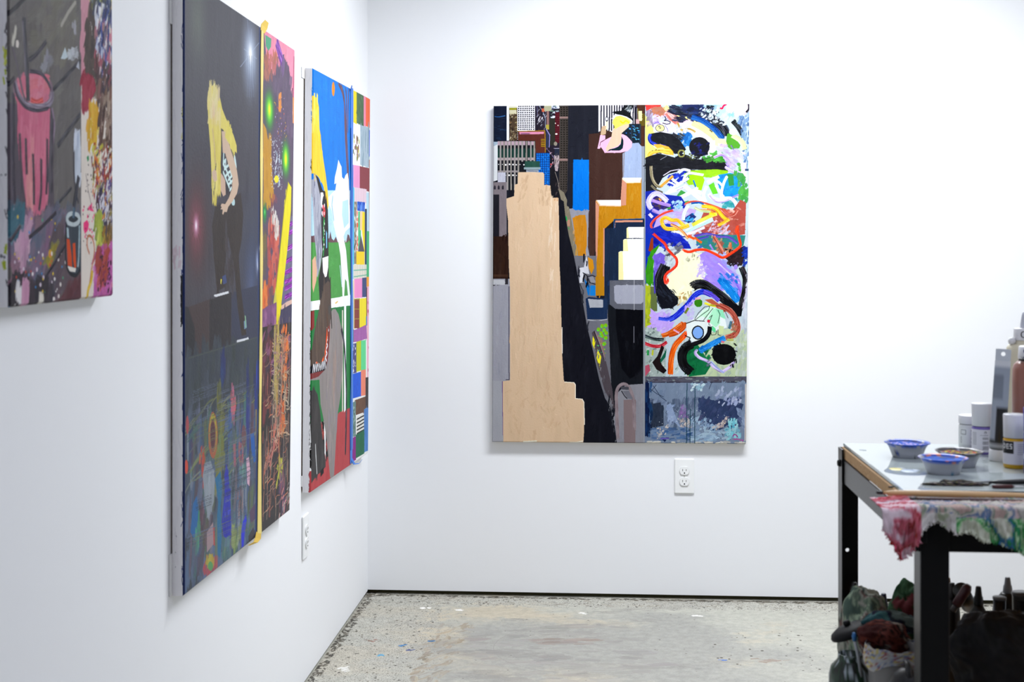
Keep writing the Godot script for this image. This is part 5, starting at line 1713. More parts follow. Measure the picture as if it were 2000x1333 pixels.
func concrete() -> Image:       # 1.8 m of slab from the corner: stains, grit along the walls, flecks of paint
	var size := 1024
	var px := size / 1800.0
	var p := Painter.new(1800, 1800, px, 77)
	var a := FastNoiseLite.new()
	a.seed = 5; a.frequency = .006; a.fractal_octaves = 4; a.domain_warp_enabled = true; a.domain_warp_amplitude = 60.0
	var b := FastNoiseLite.new()
	b.seed = 15; b.frequency = .05; b.fractal_octaves = 3
	var grit := FastNoiseLite.new()
	grit.seed = 25; grit.frequency = .22; grit.fractal_octaves = 2
	var cream := Color.hex(0xb8af9cff)
	var grey := Color.hex(0x9a9993ff)
	var pale := Color.hex(0xb2b1a6ff)
	var dark := Color.hex(0x87847fff)
	for y in size:
		for x in size:
			var n := a.get_noise_2d(x * .6, y * 1.0)
			var m := b.get_noise_2d(x, y)
			var c := pale.lerp(cream, clampf(n * 2.2 + .45 + m * .3 - maxf(0, x / px - 420) / 700.0, 0, 1))
			var d := Vector2((x / px - 870) / 620.0, (y / px - 640) / 430.0).length() + n * .55     # the worn grey patch
			c = c.lerp(grey, clampf((1.15 - d) * 2.0, 0, .85))
			c = c.lerp(dark, clampf(a.get_noise_2d(x * .5 + 700, y * 1.3 + 90) * 2.4 - .75, 0, .5))
			var edge := minf(y / px / 130.0, x / px / 300.0) + m * .5
			if edge < 1.0:
				var g := grit.get_noise_2d(x * 1.4, y * 1.4)
				c = c.lerp(Color.hex(0xbebcb3ff), .55)
				if g > .22:
					c = c.lerp(Color.hex(0x5d584eff), clampf((g - .22) * 3.0, 0, .8))
			c = c * (1.0 + m * .07 + grit.get_noise_2d(x, y) * .05)
			c.a = 1.0
			p.img.set_pixel(x, y, c)
	p.specks([0x5a554c, 0x433f38, 0x6a6459], 0, 0, 1800, 130, 420, 3.2)
	p.specks([0x5a554c, 0x433f38, 0x6e6658], 0, 100, 300, 1800, 420, 3.4)
	p.specks([0x6a655c, 0x7d786f, 0x57524a], 0, 0, 1800, 1800, 260, 2.6)
	p.dabs([0x4a453c, 0x3a362f, 0x5c564a], [0, 0, 26, 0, 26, 1800, 0, 1800], 420, 16, 7, 80, 40)
	p.dabs([0x4a453c, 0x3a362f, 0x5c564a], [0, 0, 1800, 0, 1800, 26, 0, 26], 420, 16, 7, 5, 40)
	p.dabs([0x8a8272, 0x787064, 0x968c7c], [0, 0, 1800, 0, 1800, 120, 0, 120], 300, 22, 5, 5, 30)
	p.dabs([0x8a7c6a, 0xa08c72, 0x948a80], [300, 380, 420, 360, 380, 1200, 280, 1200], 120, 50, 12, 70, 30)
	p.dabs([0x938f8c, 0x8a8582, 0x9a9690], [420, 420, 900, 330, 1100, 900, 500, 1000], 160, 90, 26, 5, 18)
	p.dabs([0x96857a, 0x8c7e76], [640, 520, 820, 510, 820, 570, 640, 580], 50, 60, 16, 3, 14)
	p.specks([0xf4f2ec], 190, 160, 260, 200, 2, 9)
	for k in [[760, 200], [1150, 205], [330, 185]]:
		p.dabs([0xf4f2ee], [k[0], k[1], k[0] + 30, k[1], k[0] + 30, k[1] + 14], 3, 24, 12, 0, 20)
	for k in [[215, 610, 0x2a6fb0], [300, 560, 0x1a5a9a], [160, 720, 0x4a9ac8], [245, 660, 0x2c3a7a]]:
		p.dabs([k[2]], [k[0], k[1], k[0] + 22, k[1] + 5, k[0], k[1] + 14], 3, 22, 8, 20, 50)
	p.dabs([0x9a6a5a, 0x8a5a4c], [80, 560, 130, 555, 120, 590], 12, 12, 5, 20, 60)
	p.dabs([0xf0efec, 0xe4e4e0], [60, 850, 110, 840, 100, 900], 10, 26, 9, 60, 20)
	p.dabs([0x1c58c0], [1205, 700, 1240, 700, 1240, 712], 2, 30, 9, 0, 6)
	p.dabs([0x8a7468, 0x9c8878], [1310, 680, 1420, 690, 1330, 720], 26, 30, 7, 0, 25)
	p.specks([0x4a443c], 1200, 420, 1500, 800, 26, 4)
	var ring: Array = []
	for k in 15:
		ring.append_array([760 + cos(1.9 + k * .19) * 250, 610 - sin(1.9 + k * .19) * 250])
	p.line(0x8d8a86, 2, ring)
	return p.img

func outlet(at: Vector3, turn: float, label: String) -> void:
	var t := thing("wall_socket", label, "wall socket", at)
	t.rotation_degrees.y = turn
	var white := mat(Color(.93, .935, .935), .28)
	put("cover_plate", box(Vector3(-.035, -.0625, 0), Vector3(.035, .0625, .0065), .004), white, t)
	for s in [1, -1]:
		var face := begin()
		var rim: Array = []
		for k in 28:
			var a := TAU * k / 28
			rim.append(Vector3(cos(a) * .0172, clampf(sin(a) * .0172, -.0142, .0142), 0))
		for k in 28:
			var n := (k + 1) % 28
			quad(face, rim[k], rim[k] + Vector3(0, 0, .0098), rim[n] + Vector3(0, 0, .0098), rim[n])
			for v in [rim[n] * .98 + Vector3(0, 0, .0099), rim[k] * .98 + Vector3(0, 0, .0099), Vector3(0, 0, .0099)]:
				face.add_vertex(v)
		face.generate_normals()
		var r := put("receptacle", face.commit(), white, t, Vector3(0, s * .0195, 0))
		var black := mat(Color(.03, .03, .03), .7)
		put("slot", box(Vector3(-.0072, -.0012, .0099), Vector3(-.0056, .0066, .0103)), black, r)
		put("slot", box(Vector3(.0052, -.0006, .0099), Vector3(.0068, .006, .0103)), black, r)
		var hole := CylinderMesh.new()
		hole.top_radius = .0024; hole.bottom_radius = .0024; hole.height = .0006; hole.radial_segments = 14
		put("slot", hole, black, r, Vector3(0, -.0078, .0101), Vector3(90, 0, 0))
	var screw := CylinderMesh.new()
	screw.top_radius = .0024; screw.bottom_radius = .0026; screw.height = .0014; screw.radial_segments = 14
	put("screw", screw, mat(Color(.75, .75, .74), .35, .3), t, Vector3(0, 0, .007), Vector3(90, 0, 0))

func build_pictures() -> void:
	var weave := noise_relief(31, .12, 2.2, 1024)
	var plain := mat(Color(.9, .9, .9), .75)
	var west := Vector3(-.0275, 0, 0)
	var off_wall := Vector3(-.0242, 0, 0)      # two canvases stand off the wall on small blocks
	var north := Vector3(0, 0, -1)
	var p := Painter.new(920, 1215, 1.15, 11)
	paint_city(p)
	p.mottle(1, .10)
	hang("city_painting", "canvas of a tan city tower beside swirling colours on the end wall", [Vector3(-0.3870, 1.7681, -4.7270), Vector3(0.5231, 1.7684, -4.7270), Vector3(0.5105, 0.5618, -4.7270), Vector3(-0.3925, 0.5604, -4.7270)], Vector3(-.392, 1.768, -4.727), Vector3(0, 0, -.0275), Vector3.RIGHT, .920, 1.215, painted(p, weave, .5), plain, mat(Color(.82, .78, .7), .8))
	p = Painter.new(945, 1235, 1.1, 12)
	paint_stage(p)
	p.mottle(2, .05)
	var c := [Vector3(-.821, 1.786, -2.555), Vector3(-0.8210, 1.7845, -3.4968), Vector3(-0.8210, 0.5580, -3.4384), Vector3(-0.8210, 0.5605, -2.5553)]
	var t := hang("stage_painting", "dark canvas of a bowed blonde figure on a stage with yellow tape", c, Vector3(-.821, 1.786, -2.555), off_wall, north, .945, 1.235, painted(p, weave, .46, .28), edge_picture(1230, 5, [[[0xd8b8c4, 0xe0c4cc], 4, 540, 22, 575, 10, 20, 7], [[0x24306a, 0x1e2c5c], 27.4, 0, 28, 1230, 45, 30, 1.0], [[0x101012, 0x16161a], 25, 600, 28, 690, 70, 18, 4], [[0xd8d060], 25, 250, 28, 330, 6, 16, 3], [[0x86868e], 8, 1100, 12, 1180, 3, 2, 2]]), plain)
	var foot := t.position
	var pts: Array = []
	var half: Array = []
	for k in 25:
		var f := k / 24.0
		pts.append(Vector3(-0.8210, 1.7770, -3.1514).lerp(Vector3(-0.8210, 0.5609, -3.1251), f) - foot + Vector3(.0005, 0, sin(f * 9.0) * .003))
		half.append(.0108 + .002 * sin(f * 31.0) + .010 * smoothstep(.82, 1.0, f))
	put("masking_tape", ribbon(pts, half, north, Vector3.RIGHT, .0012), mat(Color(.88, .80, .47), .6), t).set_meta("label", "pale yellow masking tape over the seam")
	put("tape_end", ribbon([Vector3(-0.8210, 1.7749, -3.1539) - foot, Vector3(-0.8210, 1.7890, -3.1636) - foot + Vector3(.002, 0, 0), Vector3(-0.8210, 1.8032, -3.1733) - foot + Vector3(.006, .0, 0)], [.014, .02, .012], Vector3(.1, -.15, -1).normalized(), Vector3.RIGHT, .0012), mat(Color(.9, .76, .3), .6), t)
	put("tape_end", ribbon([Vector3(-0.8210, 0.5681, -3.1203) - foot, Vector3(-0.8210, 0.5574, -3.1015) - foot + Vector3(.003, 0, 0), Vector3(-0.8210, 0.5567, -3.0599) - foot + Vector3(.008, 0, 0), Vector3(-0.8210, 0.5594, -3.0149) - foot + Vector3(.004, 0, 0)], [.022, .026, .018, .008], Vector3(0, -.25, -1).normalized(), Vector3.RIGHT, .0012), mat(Color(.82, .68, .24), .6), t)
	for y in [.002, 1.13]:
		put("spacer_block", box(Vector3(-.0279, y, .425), Vector3(-.0243, y + .082, .452), .0006), mat(Color(.9, .9, .9), .7), t)
		put("spacer_block", box(Vector3(-.0279, y, -.42), Vector3(-.0243, y + .082, -.40), .0006), mat(Color(.9, .9, .9), .7), t)
	p = Painter.new(965, 1260, 1.05, 13)
	paint_rider(p)
	p.mottle(3, .09)
	c = [Vector3(-0.8210, 1.7670, -3.7239), Vector3(-0.8210, 1.7884, -4.6521), Vector3(-0.8210, 0.5330, -4.6108), Vector3(-0.8210, 0.5599, -3.6907)]
	t = hang("rider_painting", "canvas of a blonde rider on a grey horse with blue tape", c, Vector3(-.821, 1.790, -3.690), off_wall, north, .965, 1.260, painted(p, weave, .5), edge_picture(1230, 6, [[[0x1e1e20, 0x2a2828], 26, 270, 28, 300, 12, 14, 2], [[0x1c1a1c, 0x262426], 27, 760, 28, 1130, 50, 18, 1.4], [[0x2a7ad0], 26, 10, 28, 160, 12, 18, 2], [[0xa03038], 26, 1170, 28, 1230, 20, 14, 3]]), plain)
	foot = t.position
	pts = []
	half = []
	for k in 25:
		var f := k / 24.0
		pts.append(Vector3(-0.8210, 1.7830, -4.3048).lerp(Vector3(-0.8210, 0.5491, -4.2915), f) - foot + Vector3(.0005, 0, sin(f * 7.0) * .004))
		half.append(.020 + .004 * sin(f * 23.0))
	for y in [.03, 1.19]:
		put("spacer_block", box(Vector3(-.0279, y, .43), Vector3(-.0243, y + .03, .462), .0006), mat(Color(.9, .9, .9), .7), t)
		put("spacer_block", box(Vector3(-.0279, y, -.43), Vector3(-.0243, y + .03, -.40), .0006), mat(Color(.9, .9, .9), .7), t)
	put("painters_tape", ribbon(pts, half, north, Vector3.RIGHT, .0012), mat(Color(.16, .44, .80), .55), t).set_meta("label", "blue painter's tape over the seam")
	for k in 4:
		put("loose_strand", ribbon([Vector3(-0.8210, 1.6490, -4.2782).lerp(Vector3(-0.8210, 1.5178, -4.3228), k * .3) - foot + Vector3(.002, 0, 0), Vector3(-0.8210, 1.2300, -4.2870) - foot + Vector3(.0022, 0, -.006 * k), Vector3(-0.8210, 0.5931, -4.2782) - foot + Vector3(.002, 0, -.009 * k)], [.002, .003, .003], north, Vector3.RIGHT, .001), mat(Color(.34, .6, .9), .5) if k % 2 else mat(Color(.08, .3, .66), .5), t)
	put("tape_end", ribbon([Vector3(-0.8210, 0.5636, -4.2959) - foot, Vector3(-0.8210, 0.5422, -4.3138) - foot + Vector3(.006, 0, 0), Vector3(-0.8210, 0.5353, -4.3683) - foot + Vector3(.012, 0, 0), Vector3(-0.8210, 0.5418, -4.4147) - foot + Vector3(.014, 0, 0)], [.014, .012, .009, .004], north, Vector3(1, .3, 0).normalized(), .0012), mat(Color(.16, .44, .80), .55), t)
	put("tape_end", ribbon([Vector3(-0.8210, 1.7674, -4.2870) - foot, Vector3(-0.8210, 1.7763, -4.2782) - foot + Vector3(.003, 0, 0), Vector3(-0.8210, 1.7875, -4.2738) - foot + Vector3(.006, 0, 0)], [.012, .009, .005], north, Vector3.RIGHT, .0012), mat(Color(.14, .4, .76), .55), t)
	p = Painter.new(405, 620, 1.6, 14)
	paint_cup(p)
	p.mottle(4, .10)
	c = [Vector3(-.821, 1.770, -1.781), Vector3(-.821, 1.770, -2.170), Vector3(-0.8210, 1.1651, -2.1748), Vector3(-0.8210, 1.1609, -1.7867)]
	hang("cup_painting", "canvas of a pink cup with a straw nearest on the left wall", c, Vector3(-.821, 1.770, -1.781), west, north, .405, .620, painted(p, weave, .5), edge_picture(620, 8, [[[0x2a282c, 0x3a383c], 27.2, 0, 28, 620, 26, 22, 1.0], [[0xb0c020, 0xc8d040], 22, 250, 28, 300, 6, 12, 4], [[0xa8b828], 20, 530, 28, 560, 4, 14, 4], [[0x6a6a70], 0, 430, 28, 434, 8, 3, 3], [[0x6a6a70], 0, 546, 28, 549, 8, 3, 3]]), plain)

# ---------------------------------------------------------------- the bench
const TOP := .899          # top of the board
const GLASS := .905
const LEFT := .415
const RIGHT := 1.66
const BACK := -2.345
const FRONT := -1.783

func angle_iron(lo: Vector3, hi: Vector3, sx: float, sz: float, w: float, th: float) -> ArrayMesh:   # an upright L: one flange along x, one along z, from the outer corner
	var st := begin(false)
	var cx := lo.x if sx > 0 else hi.x
	var cz := lo.z if sz > 0 else hi.z
	box_in(st, Vector3(minf(cx, cx + sx * w), lo.y, minf(cz, cz + sz * th)), Vector3(maxf(cx, cx + sx * w), hi.y, maxf(cz, cz + sz * th)), .0008)
	box_in(st, Vector3(minf(cx, cx + sx * th), lo.y, minf(cz + sz * th, cz + sz * w)), Vector3(maxf(cx, cx + sx * th), hi.y, maxf(cz + sz * th, cz + sz * w)), .0008)
	return finish(st, false)

func build_bench() -> void:
	var steel := mat(Color(.075, .075, .08), .28, 0.0, .32)
	var t := thing("work_bench", "black angle-iron work bench with a chipboard top at the right", "bench", Vector3(LEFT, 0, FRONT))
	var o := t.position
	# the far left leg has its punched hole in view, so it is cut from solid
	var leg := CSGCombiner3D.new()
	leg.name = "leg"
	t.add_child(leg, true)
	for f in [[Vector3(.034, .898, .0028), Vector3(LEFT + .015, .449, BACK + .0014)], [Vector3(.0028, .898, .036), Vector3(LEFT - .0006, .449, BACK + .018)]]:
		var b := CSGBox3D.new()
		b.name = "flange"
		b.size = f[0]
		b.position = f[1] - o
		b.material = steel
		leg.add_child(b, true)
	for y in [.718, .36, .18]:
		var h := CSGCylinder3D.new()
		h.name = "hole"
		h.operation = CSGShape3D.OPERATION_SUBTRACTION
		h.radius = .0034
		h.height = .02
		h.sides = 16
		h.rotation_degrees = Vector3(90, 0, 0)
		h.position = Vector3(LEFT + .0135, y, BACK) - o
		h.material = steel
		leg.add_child(h, true)
	put("leg", angle_iron(Vector3(LEFT + .0065, 0, FRONT - .04), Vector3(LEFT + .044, .879, FRONT + .001), 1, -1, .0375, .003), steel, t, -o)
	put("leg", angle_iron(Vector3(RIGHT - .04, 0, FRONT - .04), Vector3(RIGHT, .879, FRONT), -1, -1, .038, .003), steel, t, -o)
	put("leg", angle_iron(Vector3(RIGHT - .04, 0, BACK), Vector3(RIGHT, .879, BACK + .04), -1, 1, .038, .003), steel, t, -o)
	for y in [.840, .440]:
		var e: float = y + .040
		put("side_rail", box(Vector3(LEFT + .001, y, BACK + .004), Vector3(LEFT + .004, e, FRONT - .004), .0006), steel, t, -o)
		put("side_rail", box(Vector3(RIGHT - .006, y, BACK + .004), Vector3(RIGHT - .003, e, FRONT - .004), .0006), steel, t, -o)
		put("front_rail", box(Vector3(LEFT + .004, y, FRONT - .0055), Vector3(RIGHT - .004, e, FRONT - .0025), .0006), steel, t, -o)
		put("back_rail", box(Vector3(LEFT + .004, y, BACK + .003), Vector3(RIGHT - .004, e, BACK + .006), .0006), steel, t, -o)
	var bolt := lathe([[0.0001, 0], [.0062, 0], [.0062, .002], [.0045, .0042], [.0001, .0046]], 14)
	for p in [Vector3(LEFT - .002, .872, BACK + .016), Vector3(LEFT - .002, .5, BACK + .016)]:
		put("bolt", bolt, steel, t, p - o, Vector3(0, 0, 90))
	put("bolt", box(Vector3(-.005, -.009, -.002), Vector3(.006, .009, .004), .001), steel, t, Vector3(LEFT + .008, .862, FRONT + .001) - o)
	# chipboard top with a raw edge
	var wood := StandardMaterial3D.new()
	var p := Painter.new(300, 300, 1.7, 21)
	p.poly(0xb99468, [0, 0, 300, 0, 300, 300, 0, 300])
	p.dabs([0xc8a478, 0xa8845a, 0xd0ae84, 0x94714a, 0xbd9a70], [0, 0, 300, 0, 300, 300, 0, 300], 1500, 7, 2, 0, 40)
	p.dabs([0x7a5c3c, 0xd8dcd8, 0xa86a50], [0, 0, 300, 0, 300, 300, 0, 300], 60, 6, 2, 0, 60)
	wood.albedo_texture = ImageTexture.create_from_image(p.img)
	wood.roughness = .8
	wood.uv1_triplanar = true
	wood.uv1_scale = Vector3(3.3, 3.3, 3.3)
	put("bench_top", box(Vector3(LEFT + .003, .8805, BACK + .005), Vector3(RIGHT - .003, TOP, FRONT + .004), .001), wood, t, -o)
	put("lower_shelf", box(Vector3(LEFT + .006, .4805, BACK + .008), Vector3(RIGHT - .008, .495, FRONT - .008), .001), wood, t, -o)
	# the white-backed sheet of glass used as a palette
	var g := thing("glass_palette", "white-backed sheet of palette glass lying on the bench top", "glass sheet", Vector3(LEFT, TOP, FRONT))
	var sheet := mat(Color(.73, .77, .765), .03, 0.0, .5)
	put("glass", box(Vector3(LEFT + .006, TOP + .0012, BACK + .004), Vector3(RIGHT - .05, GLASS, -1.868), .0007), sheet, g, -g.position)
	put("backing_sheet", box(Vector3(LEFT + .007, TOP + .0001, BACK + .005), Vector3(RIGHT - .052, TOP + .0011, -1.870)), mat(Color(.52, .56, .54), .8), g, -g.position)
	var smears := hexes([0xd8c84a, 0x9ab0c8, 0x6a7a84])
	for k in [[Vector3(0.4531, 0.9050, -2.0625), .010, 0], [Vector3(0.4686, 0.9050, -2.0492), .012, 1], [Vector3(0.4624, 0.9050, -2.0729), .007, 2], [Vector3(0.4798, 0.9050, -2.0547), .006, 1], [Vector3(0.4393, 0.9050, -2.2579), .005, 2]]:
		var d: Vector3 = k[0]
		put("paint_smear", lathe([[k[1], 0], [k[1] * .9, .0006], [.0001, .0008]], 12, .9), mat(smears[k[2]].linear_to_srgb(), .4), g, Vector3(d.x, GLASS, d.z) - g.position)

# ---------------------------------------------------------------- paints on the glass
func bowl(label: String, at: Vector3, stain: Array, pool: Array, number: int) -> void:
	var t := thing("paint_bowl", label, "bowl", at, "small white bowls on the glass")
	var white := Color(.46, .47, .52)
	var cs := hexes(stain)
	var dirt := func(p):
		var n := grain.get_noise_3d(p.x * 1500 + number * 50, p.y * 1500, p.z * 1500)
		if p.y > .0205 and n > -.3:
			return cs[0] if n < .28 else cs[1]
		if n > .34:
			return cs[2 if n < .44 else 1]
		return white
	var shape := [[.0001, 0], [.022, 0], [.0235, .0008], [.0262, .008], [.0295, .0165], [.0325, .0212], [.0362, .0232], [.0366, .0242], [.0358, .0246], [.0318, .0226], [.0285, .0172], [.025, .0085], [.0218, .0036], [.0001, .003]]
	put("bowl", lathe(shape, 64, .012, dirt), stained(.3, .5), t)
	var ps := hexes(pool)
	var fill := func(p):
		return patch_colour(ps, p + Vector3(number, 0, 0), .02)
	var wet := begin()
	var n := 26
	for i in n:
		for k in 40:
			var q: Array = []
			for e in [[i, k], [i, k + 1], [i + 1, k + 1], [i + 1, k]]:
				var r: float = .0302 * e[0] / n
				var a: float = TAU * (e[1] % 40) / 40.0
				var v := Vector3(cos(a) * r, 0, sin(a) * r)
				v.y = .0178 + .003 * grain.get_noise_3d(v.x * 1300 + number * 9, 0, v.z * 1300) + .002 * (float(e[0]) / n)
				q.append(v)
			for j in [0, 1, 2, 0, 2, 3]:
				wet.set_color(fill.call(q[j]))
				wet.add_vertex(q[j])
	put("paint", finish(wet), stained(.65, .25), t)

func label_strip(w: int, h: int, ground: int, draw: Callable) -> StandardMaterial3D:     # print on a bottle: w x h in tenths of a millimetre
	var p := Painter.new(w, h, .8, w + h)
	p.poly(ground, [0, 0, w, 0, w, h, 0, h])
	draw.call(p)
	var m := StandardMaterial3D.new()
	m.albedo_texture = ImageTexture.create_from_image(p.img)
	m.roughness = .35
	return m

func curved_label(r0: float, r1: float, y0: float, y1: float, from: float, to: float) -> ArrayMesh:     # a label curved round a bottle, angles from the camera side
	var st := begin()
	var n := 20
	for i in n:
		var q: Array = []
		for e in [[i, 0], [i, 1], [i + 1, 1], [i + 1, 0]]:
			var a := deg_to_rad(lerpf(from, to, float(e[0]) / n))
			var r: float = r1 if e[1] else r0
			q.append([Vector3(sin(a) * r, y1 if e[1] else y0, cos(a) * r), Vector2(float(e[0]) / n, 0.0 if e[1] else 1.0)])
		for j in [0, 1, 2, 0, 2, 3]:
			st.set_uv(q[j][1])
			st.add_vertex(q[j][0])
	st.generate_normals()
	return st.commit()

func print_lines(p: Painter, x: float, y: float, w: float, n: int, gap: float, c: int) -> void:
	for k in n:
		var i := 0.0
		while i < w:
			var l := p.rng.randf_range(6, 22)
			p.poly(c, [x + i, y + k * gap, x + minf(i + l, w), y + k * gap, x + minf(i + l, w), y + k * gap + gap * .45, x + i, y + k * gap + gap * .45])
			i += l + 5

func build_paints() -> void:
	bowl("small white bowl of lavender paint with a blue rim, rearmost left", Vector3(0.4964, 0.9050, -2.1886), [0x1550c8, 0x1a3a90, 0x2a2a30], [0x1c58c8, 0x1c58c8, 0x2460cc, 0xb8a8e4, 0xc8b8ec], 1)
	bowl("small white bowl of blue paint nearest the brushes", Vector3(0.5131, 0.9050, -2.0286), [0x1550c8, 0xd87858, 0x2a7aa0], [0x1a5cc8, 0x1a5cc8, 0x2064d0, 0x1a5cc8, 0x5a6068], 2)
	bowl("small white bowl of mixed red and lime paint behind the blue one", Vector3(0.5559, 0.9050, -2.0990), [0x3a363c, 0x5a5058, 0x6a6478], [0x4a4248, 0x8a3a34, 0x3c383c, 0xc8c83c, 0xb83028], 3)
	var white := mat(Color(.90, .90, .91), .35)
	# short jar
	var t := thing("paint_jar", "short white paint jar with a screw lid at the rear", "jar", Vector3(0.6263, 0.9050, -2.2941))
	put("jar", lathe([[.0001, 0], [.0185, 0], [.0198, .002], [.0198, .038], [.0185, .041], [.017, .042], [.0001, .042]]), mat(Color(.9, .91, .91), .3), t)
	put("lid", lathe([[.0195, .0425], [.0198, .0432], [.0198, .0555], [.0190, .0565], [.0001, .0566]], 40), white, t)
	put("label", curved_label(.0200, .0200, .008, .036, -75, 60), label_strip(470, 280, 0xeceeee, func(p):
		for k in [[30, 30, 130, 38], [30, 30, 38, 110], [122, 30, 130, 110], [30, 102, 130, 110]]:
			p.poly(0x3a3c40, [k[0], k[1], k[2], k[1], k[2], k[3], k[0], k[3]])
		print_lines(p, 210, 30, 180, 2, 22, 0x202226)
		print_lines(p, 210, 80, 180, 3, 18, 0x70747a)
		print_lines(p, 210, 150, 170, 2, 20, 0x303236)
		print_lines(p, 210, 200, 170, 3, 18, 0x80848a)
		print_lines(p, 20, 150, 30, 5, 24, 0x505458)), t)
	# lavender bottle
	t = thing("paint_bottle", "lavender paint bottle with a tall white cap beside the jar", "bottle", Vector3(0.6293, 0.9050, -2.2364), "upright paint bottles on the glass")
	put("bottle", lathe([[.0001, 0], [.0155, 0], [.0166, .0015], [.0166, .0425], [.0150, .0455], [.0001, .046]]), mat(Color(.47, .40, .71), .35), t)
	put("cap", lathe([[.0158, .0460], [.0165, .0465], [.0172, .0815], [.0165, .083], [.0001, .0832]], 40), white, t)
	put("label", curved_label(.0168, .0168, .004, .041, -100, 34), label_strip(390, 370, 0xe6e4ec, func(p):
		p.specks([0x26262c], 290, 46, 300, 56, 1, 22)
		p.specks([0xe6e4ec], 292, 48, 298, 54, 1, 11)
		print_lines(p, 215, 90, 130, 1, 16, 0x46464e)
		for r in [[125, 165], [190, 245], [270, 330]]:
			for k in 16:
				if k % 3 != 1:
					p.poly(0x2c2c34, [250 + k * 6, r[0], 254 + k * 6, r[0], 254 + k * 6, r[1], 250 + k * 6, r[1]])
		print_lines(p, 60, 50, 90, 9, 24, 0x76767e)), t)
	# tall tube standing on its cap
	t = thing("paint_tube", "tall grey and black paint tube standing on its white cap", "tube", Vector3(0.6299, 0.9050, -2.1602))
	t.rotation_degrees = Vector3(0, -14, -3.5)
	put("cap", lathe([[.0001, 0], [.0118, 0], [.0122, .001], [.0122, .0165], [.0112, .018], [.0001, .018]]), white, t)
	var body := begin()
	var rows := 22
	var seg := 36
	var ink := func(v):
		if v.y > .148:
			return Color(.68, .70, .72)
		if v.y < .0215 or (v.y > .026 and v.y < .088 and not (v.x < -.006 and v.z > 0.0 and v.y > .036)):
			return Color(.012, .012, .014)
		if v.y <= .026:
			return Color(.42, .43, .46)
		return Color(.33, .37, .43) if fmod(v.y, .006) > .0032 or v.x > .004 or v.y < .1 or v.y > .135 else Color(.2, .23, .27)
	for i in rows:
		for k in seg:
			var q: Array = []
			for e in [[i, k], [i, k + 1], [i + 1, k + 1], [i + 1, k]]:
				var f: float = float(e[0]) / rows
				var a: float = TAU * (e[1] % seg) / seg
				var rx := lerpf(.0128, .0118, f)
				var rz := lerpf(.0128, .0012, smoothstep(.15, .9, f))
				if f < .04:
					rx *= .86; rz *= .86
				q.append(Vector3(cos(a) * rx, .0181 + f * .142, sin(a) * rz))
			for j in [0, 1, 2, 0, 2, 3]:
				body.set_color(ink.call(q[j]))
				body.add_vertex(q[j])
	put("tube_body", finish(body), stained(.35, .5), t)
	var crimp := begin(false)      # the flat end with its hanging hole
	var ring: Array = []
	var outer: Array = []
	for k in 24:
		var a := TAU * (k + .5) / 24
		ring.append(Vector3(cos(a) * .0034, .171 + sin(a) * .0034, 0))
		var d := Vector2(cos(a), sin(a))
		var m := minf(.0116 / maxf(absf(d.x), .001), .0095 / maxf(absf(d.y), .001))
		outer.append(Vector3(d.x * m, .1695 + d.y * m, 0))
	var dz := Vector3(0, 0, .0007)
	for k in 24:
		var n := (k + 1) % 24
		quad(crimp, outer[k] + dz, ring[k] + dz, ring[n] + dz, outer[n] + dz)
		quad(crimp, outer[n] - dz, ring[n] - dz, ring[k] - dz, outer[k] - dz)
		quad(crimp, outer[k] - dz, outer[k] + dz, outer[n] + dz, outer[n] - dz)
		quad(crimp, ring[n] - dz, ring[n] + dz, ring[k] + dz, ring[k] - dz)
	put("crimped_end", finish(crimp, false), mat(Color(.80, .82, .84), .3), t)
	# white bottle with yellow bands
	t = thing("paint_bottle", "white paint bottle with yellow bands and a black label square", "bottle", Vector3(0.6372, 0.9050, -2.0896), "upright paint bottles on the glass")
	put("bottle", lathe([[.0001, 0], [.0155, 0], [.0170, .002], [.0170, .0442], [.0155, .0465], [.0001, .047]]), mat(Color(.86, .66, .05), .35), t)
	put("cap", lathe([[.0160, .0470], [.0168, .0475], [.0174, .0815], [.0168, .083], [.0001, .0832]], 40), white, t)
	put("label", curved_label(.0172, .0172, .0068, .0425, -110, 110), label_strip(660, 357, 0xe0dde4, func(p):
		p.poly(0x121214, [40, 4, 262, 4, 262, 190, 40, 190])
		for k in [[70, 40, 110, 60], [70, 40, 84, 120], [70, 100, 110, 120], [110, 56, 124, 104], [140, 40, 190, 56], [140, 72, 190, 88], [140, 104, 190, 120], [140, 40, 154, 120], [205, 40, 240, 54], [205, 54, 219, 76], [205, 72, 240, 86], [226, 86, 240, 108], [205, 106, 240, 120]]:
			p.poly(0xe4e4e4, [k[0], k[1], k[2], k[1], k[2], k[3], k[0], k[3]])
		print_lines(p, 320, 40, 200, 6, 30, 0x9a98a4)
		print_lines(p, 420, 230, 60, 3, 20, 0x8a88a0)), t)
	t = thing("paint_bottle", "violet blue paint bottle cut by the right edge of the picture", "bottle", Vector3(0.6500, 0.9050, -2.0333), "upright paint bottles on the glass")
	put("bottle", lathe([[.0001, 0], [.0150, 0], [.0163, .0015], [.0163, .060], [.0150, .063], [.0001, .0635]]), mat(Color(.16, .15, .62), .35), t)
	put("cap", lathe([[.0155, .0636], [.0163, .064], [.0170, .098], [.0163, .0995], [.0001, .0997]], 40), mat(Color(.24, .2, .66), .35), t)
	put("label", curved_label(.0165, .0165, .022, .030, -180, 180), mat(Color(.8, .8, .9), .4), t)
	# squeeze bottles at the back
	t = thing("squeeze_bottle", "brown squeeze bottle with a white cap marked in ink", "bottle", Vector3(0.7044, 0.9050, -2.2137), "squeeze bottles at the bench back")
	var splash := func(v):
		var n := grain.get_noise_3d(v.x * 1400, v.y * 900 + 31, v.z * 1400)
		return Color(.02, .012, .05) if n > .47 else (Color(.30, .115, .085) if n > -.5 else Color(.36, .15, .11))
